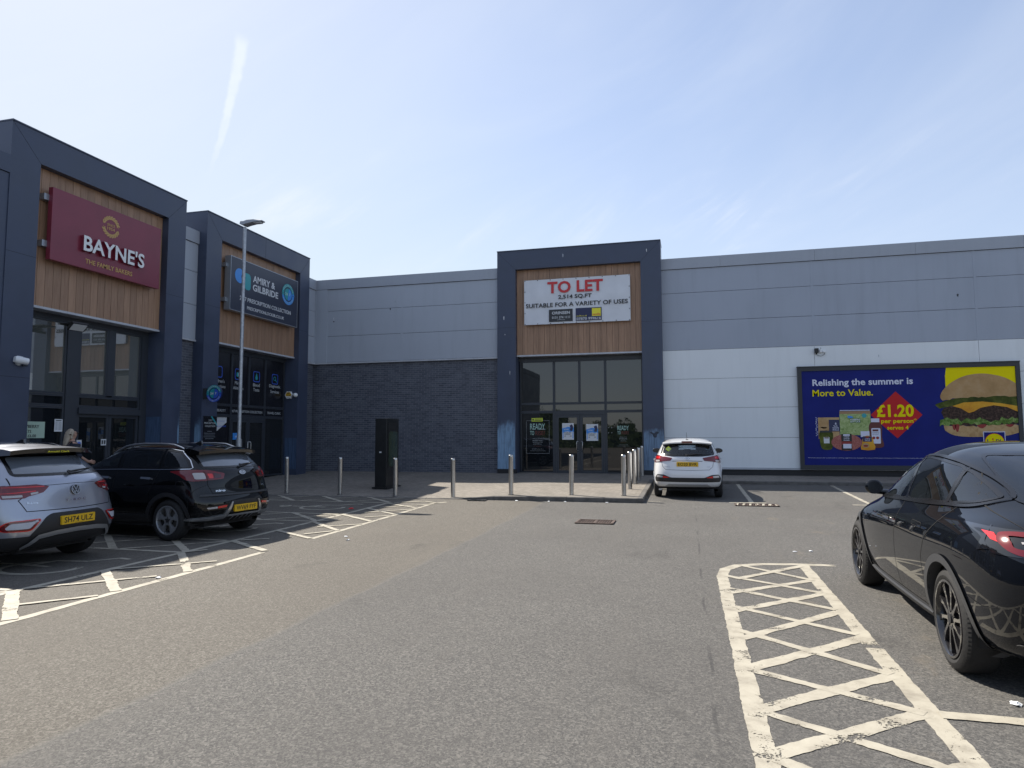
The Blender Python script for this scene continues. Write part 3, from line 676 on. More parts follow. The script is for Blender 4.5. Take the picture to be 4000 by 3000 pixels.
MB().fbox(Lj, LF-.50, LF-.02, .3, 2.22, 0, .002).build('protective_film', [MT['film2']], bak)
MB().fbox(L, 16.0, 16.055, .3, 2.32, 0, .003).build('edge_strip', [MT['film']], bak)
pha = thing('shop_front', 'pharmacy shop front with black window vinyl and service icons in the corner', 'shop front', (LF, 19.8, 0.2))
portal(pha, L, 16.94, 22.63, 17.62, 22.0, 8.45, 7.755, 0.95, 0, (((19.85, 7.755), (19.85, 8.45)), ((16.94, 5.62), (17.62, 5.62)), ((22.0, 5.62), (22.63, 5.62))))
timber(pha, L, 17.62, 22.0, 4.61, 7.755, -.2, 'wood_y')
Y = (17.62, 18.98, 19.88, 20.79, 21.96)
MB().fbox(L, 17.62, 22.0, 4.44, 4.555, n-.05, n+.045).build('head_rail', [MT['mullion']], pha)
for a, b in zip(Y, Y[1:]): window(pha, L, a+.002, b-.002, 2.70, 4.435, n, .04, 'vinyl')
for a, b in ((Y[0], Y[1]), (Y[1], Y[3]), (Y[3], Y[4])): window(pha, L, a+.002, b-.002, 2.36, 2.695, n, .04, 'vinyl')
window(pha, L, Y[0]+.002, Y[1]-.002, .3, 2.355, n, .05, 'vinyl'); window(pha, L, Y[3]+.002, Y[4]-.002, .3, 2.355, n, .05, 'glass')
MB().fbox(L, Y[1], Y[3], 2.25, 2.355, n-.05, n+.04).build('door_frame', [MT['mullion']], pha)
for a, b, hu, be in ((18.99, 19.88, 19.8, .05), (19.89, 20.78, 19.97, -.05)):
    d = window(pha, L, a, b, .3, 2.245, n-.004, .09, name='door'); handle(d, L, hu, 1.1, 1.5, n+.03, be)
Lk = Fr((0, 22.0, 0))
MB().fbox(Lk, LF-.50, LF-.02, .5, 1.63, 0, .002).build('protective_film', [MT['film2']], pha)
MB().fbox(Fr((0, 16.94, 0)), LF-.22, LF-.002, .3, 2.45, 0, .002).build('protective_film', [MT['film']], pha)
g = Fr((LF+n, 0, 0), (0, 1, 0)); d0 = .037
def icon(c, cu, cv, kind):
    s = .185; o = rrect(cu-s, cu+s, cv-s, cv+s, .07); i = rrect(cu-s+.028, cu+s-.028, cv-s+.028, cv+s-.028, .05)
    for q in range(len(o)): c.prism(g, [i[q], o[q], o[(q+1) % len(o)], i[(q+1) % len(o)]], .001, .004, 1)
    if kind == 0:
        for a, b in (((-.06, -.07), (.06, .07)), ((-.06, .07), (.06, -.07))): c.disc(g, cu+a[0], cv+a[1], .03, .05, .001, .004, 2, 12)
    if kind == 1: c.prism(g, rrect(cu-.1, cu+.1, cv-.08, cv+.06, .02), .001, .003, 2); c.prism(g, [(cu-.02, cv-.05), (cu+.02, cv-.05), (cu+.02, cv+.03), (cu-.02, cv+.03)], .003, .005, 0)
    if kind == 2: c.prism(g, [(cu, cv+.13)]+[(cu+.065*math.cos(rad(t)), cv-.04+.075*math.sin(rad(t))) for t in range(20, -205, -15)], .001, .004, 2)
    if kind == 3: c.ringf(g, cu-.02, cv+.02, .055, .075, .001, .004, 2, 18); c.prism(g, [(cu+.03, cv-.04), (cu+.05, cv-.02), (cu+.11, cv-.09), (cu+.09, cv-.11)], .001, .004, 2)
sv = thing('window_graphic', 'row of white service names and blue outlined icons across the pharmacy windows', 'sign', (LF+n, 19.5, 3.5))
def line(parent, fr, mat, *a, name='lettering'): return MB().text(fr, *a).build(name, [MT[mat]], parent)
for k, (cu, t1, t2, w1, w2) in enumerate(((18.36, "Children's", "Vaccinations", .60, .70), (19.35, "Minor", "Ailments", .36, .52), (20.32, "Blood", "Tests", .37, .34), (21.40, "Diagnostic", "Services", .67, .52))):
    z = 3.745; gl = MB(); icon(gl, cu, z, k); gl.build('service_icon', [MT['dim_white'], MT['royal'], MT['teal']], sv)
    line(sv, g, 'dim_white', t1, cu-w1/2, z-.345, w1, None, .001, .004, 0, .01); line(sv, g, 'dim_white', t2, cu-w2/2, z-.51, w2, None, .001, .004, 0, .01)
for a_ in (('HEALTH & BEAUTY', 17.76, 2.475, 1.0), ('24/7 PRESCRIPTION COLLECTION', 19.01, 2.475, 1.68), ('TRAVEL CLINIC', 20.98, 2.475, .82)): line(sv, g, 'dim_white', *a_, .085, .001, .004, 0, .01)
def tag_t(o, *a): return tag(o, *a)
c = thing('door_sticker', 'small square blue sticker on the pharmacy door', 'sticker', (LF+n, 19.2, 1.6))
MB().fbox(g, 19.10, 19.46, 1.58, 1.80, .03, .034, 0).text(g, '24/7', 19.2, 1.65, .16, None, .0345, .002, 1).build('face', [MT['skyblue'], MT['white']], c)
c = thing('window_notice', 'white notice with a cut corner in the pharmacy side window', 'notice', (LF+n, 18.5, 2.0))
MB().prism(g, [(18.20, 1.86), (18.22, 2.315), (18.81, 2.315), (18.81, 2.14), (18.36, 1.86)], .002, .006, 0).text(g, 'ION LOCKER', 18.24, 1.985, .56, .05, .007, .002, 1).fbox(g, 18.2, 18.7, 2.17, 2.178, .006, .008, 1).build('sheet', [MT['offwhite'], MT['royal']], c)
c = thing('wall_poster', 'black prescription collection poster on the pharmacy pillar', 'poster', (LF, 17.3, 1.7))
q = MB().fbox(L, 17.03, 17.625, 1.2, 2.29, .001, .006, 0).prism(L, [(17.34, 2.285), (17.41, 2.285), (17.62, 2.07), (17.62, 2.0)], .006, .008, 2)
q.text(L, '24/7', 17.25, 2.135, .17, .055, .0065, .002, 1, .01).text(L, 'PRESCRIPTION', 17.07, 2.055, .50, .055, .0065, .002, 1, .01).text(L, 'COLLECTION', 17.1, 1.965, .45, .055, .0065, .002, 1, .01)
for i, w in enumerate((.2, .48, .46, .5, .36)): q.fbox(L, 17.31-w/2, 17.31+w/2, 1.83-i*.055, 1.842-i*.055, .006, .008, 3)
q.build('face', [MT['vinyl'], MT['dim_white'], MT['teal'], MT['silver_side']], c)
def disc247(c, fr, cu, cv, r, n0, m_ring1, m_ring2, m_in1, m_in2, m_txt, m_dark, back=True):
    if back: c.disc(fr, cu, cv, r*1.02, r*1.02, n0-.02, n0, m_dark, 40)
    c.ringf(fr, cu, cv, r*.70, r, n0, n0+.004, m_ring1, 20, rad(5), rad(178)); c.ringf(fr, cu, cv, r*.70, r, n0, n0+.004, m_ring2, 20, rad(188), rad(358))
    c.prism(fr, [(cu-r*1.08, cv), (cu-r*.62, cv), (cu-r*.82, cv-r*.25)], n0+.003, n0+.005, m_ring1); c.prism(fr, [(cu+r*1.08, cv), (cu+r*.62, cv), (cu+r*.82, cv+r*.25)], n0+.003, n0+.005, m_ring2)
    c.disc(fr, cu, cv, r*.58, r*.58, n0, n0+.003, m_in1, 20, rad(80), rad(260)); c.disc(fr, cu+r*.03, cv, r*.58, r*.58, n0, n0+.0035, m_in2, 20, rad(-100), rad(80))
    c.text(fr, '24', cu-r*.48, cv-r*.13, r*.42, r*.27, n0+.004, .003, m_txt, .02); c.text(fr, '7', cu+r*.14, cv-r*.13, r*.22, r*.27, n0+.004, .003, m_txt, .02)
    for word, a0, a1, flip in (('PRESCRIPTION', 160, 20, 1), ('COLLECTION', 205, 335, -1)):
        for i, ch in enumerate(word):
            a = rad(a0+(a1-a0)*(i+.5)/len(word)); w = r*.12
            c.text(fr, ch, cu+r*.85*math.cos(a)-w/2, cv+r*.85*math.sin(a)-r*.09, w if ch != 'I' else w*.3, r*.17, n0+.005, .002, m_txt, .01, a-math.pi/2*flip)
c = thing('round_sign', 'round projecting 24/7 collection sign on the pharmacy pillar', 'sign', (-13.46, 17.0, 2.94))
K = Fr((0, 16.98, 0)); q = MB(); disc247(q, K, -13.46, 2.942, .25, .012, 1, 2, 1, 2, 3, 0); q.disc(K, -13.46, 2.942, .255, .255, -.05, -.01, 0, 40)
q.build('face', [MT['navy'], MT['teal'], MT['royal'], MT['offwhite']], c)
MB().box(LF, -13.70, 16.98, 17.02, 2.78, 3.1).build('bracket', [MT['charcoal']], c)

def marks(parent, fr, L_, n_=.004):
    for u, v, w_, h_, mt in L_:
        MB().prism(fr, [(u+w_*random.uniform(-.2, .2), v+h_/2), (u+w_*.5, v+h_*.25), (u+w_*.25, v-h_*.5), (u-w_*.2, v-h_*.4), (u-w_*.5, v+h_*.2)], n_-.003, n_).build('bird_mark', [MT[mt]], parent)
marks(vac, F, ((-6.40, 5.96, .04, .16, 'offwhite'), (-6.36, 5.35, .03, .05, 'offwhite'), (-6.18, 3.95, .02, .16, 'offwhite'), (-4.2, 8.13, .05, .14, 'coping'), (-1.25, 8.1, .03, .12, 'offwhite')))
marks(fb, S, ((-13.35, 6.28, .03, .14, 'offwhite'), (-13.35, 6.17, .07, .05, 'charcoal'), (-10.95, 6.55, .05, .09, 'charcoal'), (-10.75, 6.82, .04, .09, 'coping')))
marks(fb, R, ((8.33, 6.05, .06, .10, 'charcoal'), (7.8, 4.98, .04, .10, 'coping'), (6.0, 4.2, .02, .1, 'coping')))
# ------------------------------------------------------------------ big signs
c = thing('fascia_sign', 'large maroon bakery sign with raised white lettering', 'sign', (-13.9, 13.4, 6.5))
T = Fr((-13.80, 0, 0), (0, 1, 0))
MB().fbox(T, 11.82, 15.07, 5.665, 7.33, -.125, 0).build('panel', [MT['sign_maroon']], c, bevel=.006)
MB().text(T, "BAYNE'S", 12.60, 6.07, 1.84, .385, .004, .085, 0, .022, side=1).build('raised_lettering', [MT['white'], MT['sign_maroon']], c)
MB().text(T, 'THE FAMILY BAKERS', 12.74, 5.80, 1.40, .115, .001, .006, 0, .012).build('tagline', [MT['gold']], c)
q = MB(); cu, cv, r = 13.43, 6.885, .225
q.text(T, 'SINCE', cu-.115, cv+.01, .23, .065, .001, .004, 0, .006).text(T, '1954', cu-.115, cv-.09, .23, .075, .001, .004, 0, .006)
for sgn in (1, -1):
    for i in range(9):
        a = rad(90*sgn+(-68+i*17)); p0 = (cu+r*math.cos(a), cv+r*math.sin(a))
        for sd in (-1, 1):
            t = a-math.pi/2+sd*.5; P = []
            for j in range(10):
                w_ = 2*math.pi*j/10; x, y = .052*math.cos(w_)*.9, .018*math.sin(w_)
                P.append((p0[0]+sd*.022*math.cos(a)+x*math.cos(t)-y*math.sin(t), p0[1]+sd*.022*math.sin(a)+x*math.sin(t)+y*math.cos(t)))
            q.prism(T, P, .001, .004)
    q.ringf(T, cu, cv, r-.004, r+.004, .001, .003, 0, 14, rad(90*sgn-85), rad(90*sgn+80))
q.build('wheat_emblem', [MT['gold']], c)
MB().fbox(T, 11.70, 11.9, 7.02, 7.16, -.25, -.1).fbox(T, 11.70, 11.9, 5.95, 6.09, -.25, -.1).fbox(T, 14.9, 15.15, 7.02, 7.16, -.25, -.1).fbox(T, 14.9, 15.15, 5.95, 6.09, -.25, -.1).build('bracket', [MT['silver_side']], c)
c = thing('fascia_sign', 'navy pharmacy sign box with white lettering and a blue 24/7 roundel', 'sign', (-13.9, 19.8, 6.5))
T = Fr((-13.74, 0, 0), (0, 1, 0))
MB().fbox(T, 17.93, 21.65, 5.66, 7.335, -.004, 0).build('panel', [MT['sign_navy']], c)
MB().fbox(T, 17.91, 17.93, 5.64, 7.355, -.21, .006).fbox(T, 21.65, 21.67, 5.64, 7.355, -.21, .006).fbox(T, 17.93, 21.65, 7.336, 7.355, -.21, .006).fbox(T, 17.93, 21.65, 5.64, 5.659, -.21, .006).fbox(T, 17.93, 21.65, 5.66, 7.335, -.2, -.02).build('sign_case', [MT['silver_side']], c)
MB().fbox(T, 17.84, 17.95, 7.0, 7.12, -.31, -.12).fbox(T, 17.84, 17.95, 5.9, 6.02, -.31, -.12).build('bracket', [MT['silver_side']], c)
for a_ in (('AMIRY &', 19.04, 6.75, 1.22, .225, .001, .004, 0, .024), ('GILBRIDE', 19.04, 6.46, 1.42, .225, .001, .004, 0, .024), ('24/7 PRESCRIPTION COLLECTION', 18.39, 6.035, 2.85, .135, .001, .004, 0, .012), ('PRESCRIPTIONLOCKER.CO.UK', 18.77, 5.79, 2.07, .105, .001, .004, 0, .01)): line(c, T, 'offwhite', *a_)
q = MB().disc(T, 18.36, 6.80, .235, .235, .001, .004, 0, 32).prism(T, rrect(18.2, 18.62, 6.60, 7.02, .12), .0005, .0035, 0)
q.prism(T, rrect(18.50, 18.92, 6.55, 6.96, .13), .002, .005, 1).prism(T, rrect(18.62, 18.92, 6.42, 6.80, .12), .002, .0055, 1).prism(T, [(18.44, 6.75), (18.5, 6.75), (18.5, 6.69), (18.58, 6.69), (18.58, 6.75), (18.64, 6.75), (18.64, 6.83), (18.58, 6.83), (18.58, 6.89), (18.5, 6.89), (18.5, 6.83), (18.44, 6.83)], .005, .008, 2)
q.build('logo', [MT['skyblue'], MT['teal'], MT['sign_navy']], c)
q = MB(); disc247(q, T, 21.06, 6.745, .375, .002, 1, 2, 1, 2, 3, 0, False); q.build('roundel', [MT['navy'], MT['teal'], MT['skyblue'], MT['mint']], c)
# to let banner
c = thing('banner', 'white TO LET banner tied over the timber above the vacant shop', 'banner', (-3.7, 23.6, 6.5))
T = Fr((0, 23.585, 0)); b = MB(); nx, nz = 48, 24
def ripple(u, v): return .006*math.sin(u*5+v*7)+.008*math.sin(u*2.1-v*9)*(1-abs(v-.5)*1.4)+.004*math.sin(u*13+v*3)
vs = [T.p(-5.65+3.81*i/nx, 5.675+1.635*j/nz, .012+ripple(3.81*i/nx, j/nz)) for j in range(nz+1) for i in range(nx+1)]
b.add(vs, [(j*(nx+1)+i, j*(nx+1)+i+1, (j+1)*(nx+1)+i+1, (j+1)*(nx+1)+i) for j in range(nz) for i in range(nx)]); b.build('sheet', [MT['banner']], c, smooth=180)
MB().fbox(T, -5.63, -1.86, 5.70, 7.29, -.10, -.012).build('backing_box', [MT['silver_side']], c)
e = .034
MB().text(T, 'TO LET', -4.785, 6.78, 2.0, .43, e, .003, 0, .030).build('headline', [MT['red']], c)
MB().text(T, '2,514 SQ.FT', -4.39, 6.545, 1.20, .165, e, .003, 0, .022).build('lettering', [MT['black']], c); MB().text(T, 'SUITABLE FOR A VARIETY OF USES', -5.585, 6.285, 3.66, .155, e, .003, 0, .016).build('lettering', [MT['black']], c)
q = MB().fbox(T, -4.735, -3.875, 5.745, 6.19, e-.004, e, 0).text(T, 'ORINSEN', -4.625, 6.01, .65, .105, e+.001, .002, 1, .02).text(T, '0131 374 1111', -4.625, 5.855, .65, .085, e+.001, .002, 1, .01).text(T, 'orinsen.com', -4.44, 5.80, .28, .03, e+.001, .002, 1)
q.build('agent_panel', [MT['charcoal'], MT['offwhite']], c)
q = MB().fbox(T, -3.765, -2.845, 5.745, 6.20, e-.004, e, 0).fbox(T, -3.185, -2.875, 5.89, 6.17, e, e+.002, 1).text(T, 'savills', -3.165, 5.915, .27, .08, e+.003, .002, 3, .01).text(T, 'savills.co.uk', -3.735, 5.895, .37, .05, e+.001, .002, 1).text(T, '07870 999616', -3.74, 5.765, .87, .095, e+.001, .002, 2, .015)
q.build('agent_panel', [MT['navy'], MT['yellow'], MT['offwhite'], MT['red']], c)
q = MB()
for i in range(9):
    for z in (5.70, 7.285): q.disc(T, -5.62+3.75*i/8, z, .016, .016, .012, .028, 0, 10)
for i in range(1, 4):
    for u in (-5.62, -1.87): q.disc(T, u, 5.70+1.585*i/4, .016, .016, .012, .028, 0, 10)
q.build('eyelet', [MT['charcoal']], c); 

# ------------------------------------------------------------------ billboard
c = thing('billboard', 'wide blue supermarket billboard with a burger picture on the white wall', 'billboard', (6.7, 23.8, 0.5))
T = Fr((0, 23.76, 0)); q = MB()
for u0, u1, v0, v1 in ((3.53, 3.65, .555, 3.885), (9.73, 9.85, .555, 3.885), (3.65, 9.73, 3.755, 3.885), (3.65, 9.73, .555, .70)): q.fbox(T, u0, u1, v0, v1, -.10, .03)
q.fbox(T, 3.52, 9.86, 3.887, 3.91, -.1, .05).build('frame', [MT['charcoal']], c)
flat('board_blue', (0.013, 0.020, 0.165), 0.45, var=.12, vscale=1.2, spec=.12); flat('board_yellow', (0.80, 0.68, 0.0), 0.45, spec=.12); flat('board_red', (0.52, 0.026, 0.03), 0.45, spec=.12); flat('board_white', (0.66, 0.68, 0.80), 0.45, spec=.12)
MB().fbox(T, 3.65, 9.73, .70, 3.755, -.05, 0).build('poster_sheet', [MT['board_blue']], c)
MB().text(T, 'Relishing the summer is', 3.975, 3.20, 2.94, .275, .001, .003, 0, .026).build('headline', [MT['board_white']], c)
q = MB().text(T, 'More to Value.', 3.965, 2.92, 1.79, .215, .001, .003, 0, .018); q.build('headline', [MT['board_yellow']], c)
MB().prism(T, [(5.66, 2.30), (6.405, 1.555), (7.14, 2.29), (6.405, 3.04)], .001, .003).build('price_diamond', [MT['board_red']], c)
for a_ in (('£1.20', 5.84, 2.225, 1.06, .40, .004, .003, 0, .035), ('per person*', 5.955, 2.0, 1.02, .175, .004, .003, 0, .028), ('serves 4', 6.12, 1.83, .61, .125, .004, .003, 0, .022)): MB().text(T, *a_).build('price_lettering', [MT['board_yellow']], c)
MB().text(T, '*Price per person per meal based on serving suggestion for 4 people. Purchase of full packs necessary, at additional cost if buying 4th ones. Subject to availability. Selected stores.', 3.75, .915, 4.3, .032, .001, .001, 0).build('small_print', [MT['board_white']], c)
def tex(name, cols, scale, rough=.5, dist=0.0, stretch=(1, 1, 1)):
    b = NB(name); v = b.noise(b.map(b.pos, stretch), scale, 6, .65, dist); return b.set(**{'Base Color': b.ramp(v, [(.25+.5*i/(len(cols)-1), k) for i, k in enumerate(cols)]), 'Roughness': rough, 'Specular IOR Level': .12})
MT['bun'] = tex('bun_print', [(.33, .20, .085), (.45, .28, .13), (.52, .36, .20)], 2.4); MT['bun2'] = tex('toast_print', [(.30, .17, .07), (.50, .33, .16), (.55, .40, .22)], 7)
MT['beef'] = tex('beef_print', [(.012, .009, .008), (.055, .035, .028), (.16, .095, .07)], 16); MT['pickle'] = tex('pickle_print', [(.020, .030, .010), (.06, .075, .015), (.17, .18, .04)], 3)
MT['cheese'] = tex('cheese_print', [(.52, .20, .03), (.68, .33, .035), (.72, .42, .05)], 3); MT['leaf'] = tex('lettuce_print', [(.025, .06, .012), (.12, .21, .04), (.38, .46, .18)], 9, dist=1.0)
MT['mince'] = tex('mince_print', [(.22, .06, .05), (.38, .13, .11), (.50, .24, .20)], 30); MT['salad'] = tex('salad_print', [(.12, .20, .05), (.34, .43, .17), (.55, .60, .34)], 11, dist=.8)
flat('ketchup', (.26, .012, .012), .3); flat('bottle_red', (.10, .012, .014), .3)
def wave(P, amp, step, seed):
    r = random.Random(seed); o = []
    for (x0, y0), (x1, y1) in zip(P, P[1:]):
        k = max(1, int(math.hypot(x1-x0, y1-y0)/step))
        for i in range(k): o.append((x0+(x1-x0)*i/k+r.uniform(-amp, amp)*.5, y0+(y1-y0)*i/k+r.uniform(-amp, amp)))
    return o+[P[-1]]
q = thing  # (the picture itself is one printed sheet, built up as thin printed layers)
bg_ = MB(); CR = 9.725
bg_.prism(T, [(7.86, 3.752), (7.82, 3.50), (7.82, 3.10), (CR, 3.0), (CR, 3.752)], .001, .0025, 0)
top = wave([(7.72, 2.72), (8.1, 2.80), (8.6, 2.82), (9.2, 2.83), (CR, 2.83)], .02, .09, 3)+sm([(CR, 3.22), (9.45, 3.40), (9.1, 3.51), (8.75, 3.545), (8.35, 3.48), (8.0, 3.30), (7.74, 3.05), (7.655, 2.84), (7.72, 2.72)], 5, False)
bg_.prism(T, top, .008, .010, 1)
bg_.prism(T, wave([(7.50, 2.60), (7.62, 2.48), (7.95, 2.55), (8.5, 2.66), (9.2, 2.60), (CR, 2.52)], .01, .12, 4)+[(CR, 2.90), (9.0, 2.88), (8.2, 2.82), (7.8, 2.72), (7.55, 2.63)], .005, .007, 2)
bg_.prism(T, wave([(7.70, 2.25), (7.78, 1.95), (8.3, 1.93), (9.0, 1.93), (CR, 1.98)], .02, .08, 5)+wave([(CR, 2.55), (9.2, 2.62), (8.6, 2.64), (8.0, 2.56), (7.72, 2.48), (7.66, 2.36)], .015, .1, 6), .003, .0045, 3)
bg_.prism(T, [(7.98, 2.55), (8.2, 2.48), (8.42, 2.33), (8.55, 2.37), (8.75, 2.49), (9.1, 2.56), (9.45, 2.50), (CR, 2.36), (CR, 2.53), (9.3, 2.62), (8.8, 2.68), (8.3, 2.66)], .0075, .009, 4)
bg_.prism(T, wave([(7.72, 1.93), (8.0, 1.95), (8.6, 1.92), (9.2, 1.97), (CR, 1.95)], .02, .08, 8)+sm([(CR, 1.72), (9.4, 1.63), (8.9, 1.60), (8.3, 1.60), (7.95, 1.66), (7.74, 1.80)], 4, False), .005, .0065, 5)
bg_.prism(T, wave([(7.60, 1.93), (7.9, 1.98), (8.4, 2.0), (9.0, 1.97), (CR, 2.03)], .045, .07, 9)+wave([(CR, 2.18), (9.3, 2.16), (9.0, 2.06), (8.6, 2.18), (8.2, 2.10), (7.9, 2.20), (7.62, 2.12)], .05, .08, 10), .0095, .011, 6)
for a, b_, w in ((8.0, 1.85, .05), (8.08, 1.80, .06), (8.75, 1.9, .12), (9.5, 1.93, .1)): bg_.prism(T, sm([(a-w, 1.96), (a-w*.4, b_-.03), (a+w*.4, b_-.03), (a+w, 1.97)], 4), .012, .0125, 7)
bg_.build('burger_picture', [MT['board_yellow'], MT['bun'], MT['pickle'], MT['beef'], MT['cheese'], MT['bun2'], MT['leaf'], MT['ketchup']], c)
lg = MB().fbox(T, 8.77, 9.36, 1.15, 1.755, .013, .015, 3).fbox(T, 8.79, 9.34, 1.17, 1.735, .015, .0165, 0).disc(T, 9.065, 1.44, .262, .262, .0165, .018, 1, 40).disc(T, 9.065, 1.44, .248, .248, .018, .0195, 2, 40)
lg.text(T, 'L', 8.865, 1.40, .085, .12, .0195, .002, 4, .02).text(T, 'DL', 9.10, 1.40, .18, .12, .0195, .002, 4, .02).fbox(T, 8.87, 9.26, 1.36, 1.378, .0195, .021, 4)
lg.prism(T, [(8.98, 1.44), (9.025, 1.395), (9.07, 1.44), (9.025, 1.485)], .0195, .0215, 1).disc(T, 9.02, 1.525, .023, .023, .0195, .0215, 1, 14)
lg.build('logo', [MT['board_blue'], MT['board_red'], MT['board_yellow'], MT['board_white'], MT['navy']], c)
pk = MB()
pk.fbox(T, 4.10, 4.73, 1.55, 2.235, .001, .003, 0).disc(T, 4.27, 2.03, .16, .155, .003, .005, 1, 24).prism(T, sm([(4.14, 1.80), (4.4, 1.78), (4.44, 1.9), (4.14, 1.92)], 3), .003, .005, 1).fbox(T, 4.42, 4.735, 1.78, 2.16, .005, .007, 2)
pk.text(T, '6', 4.60, 2.0, .05, .075, .0075, .001, 3, .02).text(T, 'Soft', 4.56, 1.93, .12, .055, .0075, .001, 3).text(T, 'WHITE', 4.52, 1.87, .19, .045, .0075, .001, 3, .02).text(T, 'ROLLS', 4.53, 1.81, .18, .045, .0075, .001, 3, .02)
for i in range(22): pk.disc(T, 4.04+random.uniform(-.015, .035), 1.65+.58*i/21, .012, .012, .003, .005, 3, 8)
pk.build('printed_rolls', [MT['bun2'], MT['bun'], MT['navy'], MT['board_white']], c)
pk = MB().fbox(T, 4.745, 5.655, 1.66, 2.34, .008, .010, 0).fbox(T, 4.745, 5.655, 2.34, 2.43, .008, .010, 1).fbox(T, 4.76, 5.64, 2.445, 2.465, .008, .010, 3).prism(T, rrect(5.04, 5.37, 2.05, 2.21, .02), .010, .012, 2).disc(T, 5.47, 2.285, .07, .07, .010, .012, 4, 20).prism(T, sm([(4.99, 2.28), (5.12, 2.26), (5.13, 2.20), (5.0, 2.21)], 3), .010, .012, 5)
pk.text(T, 'ICEBERG', 5.06, 2.135, .29, .05, .012, .001, 3, .02).text(T, 'LETTUCE', 5.06, 2.07, .29, .05, .012, .001, 3, .02); pk.build('printed_lettuce_bag', [MT['salad'], MT['tan'], MT['leaf'], MT['board_white'], MT['teal'], MT['skyblue']], c)
pk = MB().prism(T, sm([(4.15, 1.78), (4.50, 1.78), (4.52, 1.5), (4.48, 1.22), (4.2, 1.22), (4.13, 1.5)], 4), .011, .013, 0).fbox(T, 4.14, 4.51, 1.75, 1.81, .013, .015, 1).fbox(T, 4.25, 4.42, 1.40, 1.60, .013, .015, 2).fbox(T, 4.27, 4.40, 1.56, 1.59, .015, .016, 3); pk.build('printed_pickle_jar', [MT['pickle'], MT['charcoal'], MT['offwhite'], MT['bottle_red']], c)
pk = MB().disc(T, 4.925, 1.43, .45, .265, .013, .015, 0, 36).fbox(T, 4.77, 5.08, 1.18, 1.70, .015, .017, 1).fbox(T, 4.83, 5.02, 1.64, 1.69, .017, .018, 2)
for i, s in enumerate(('4 BEEF', 'QUARTER', 'POUNDERS')): pk.text(T, s, 4.84, 1.59-i*.055, .17, .035, .017, .001, 2, .02)
pk.fbox(T, 4.82, 5.06, 1.24, 1.38, .017, .018, 2).fbox(T, 4.78, 5.07, 1.36, 1.46, .017, .0178, 3); pk.build('printed_burger_tray', [MT['mince'], MT['vinyl'], MT['board_white'], MT['ketchup']], c)
pk = MB().fbox(T, 5.345, 5.60, 1.60, 1.785, .013, .015, 1).prism(T, sm([(5.42, 1.62), (5.66, 1.62), (5.72, 1.4), (5.74, 1.2), (5.34, 1.2), (5.38, 1.4)], 2), .0165, .018, 0).fbox(T, 5.40, 5.66, 1.45, 1.62, .018, .019, 2).disc(T, 5.53, 1.585, .05, .025, .019, .020, 3, 16).text(T, 'CHEESE', 5.46, 1.52, .15, .035, .019, .001, 1, .01).text(T, 'SINGLES', 5.46, 1.47, .15, .035, .019, .001, 1, .01).disc(T, 5.48, 1.33, .1, .075, .018, .019, 4, 20).disc(T, 5.48, 1.32, .07, .035, .019, .020, 3, 16)
pk.build('printed_cheese_pack', [MT['cheese'], MT['board_white'], MT['navy'], MT['ketchup'], MT['bun']], c)
pk = MB().prism(T, sm([(5.68, 2.08), (5.88, 2.08), (5.97, 1.93), (5.96, 1.6), (5.99, 1.29), (5.62, 1.29), (5.62, 1.6), (5.59, 1.93)], 4), .0145, .016, 0).fbox(T, 5.66, 5.90, 2.07, 2.19, .016, .017, 1).prism(T, rrect(5.66, 5.92, 1.39, 1.88, .03), .016, .0175, 1).fbox(T, 5.69, 5.86, 1.78, 1.84, .0175, .0185, 0).text(T, 'TOMATO', 5.68, 1.72, .2, .035, .0175, .001, 2).text(T, 'KETCHUP', 5.69, 1.67, .17, .03, .0175, .001, 2).disc(T, 5.72, 1.57, .045, .045, .0175, .0185, 3, 14).disc(T, 5.83, 1.57, .045, .045, .0175, .0185, 3, 14)
pk.build('printed_ketchup_bottle', [MT['bottle_red'], MT['board_white'], MT['charcoal'], MT['ketchup']], c)

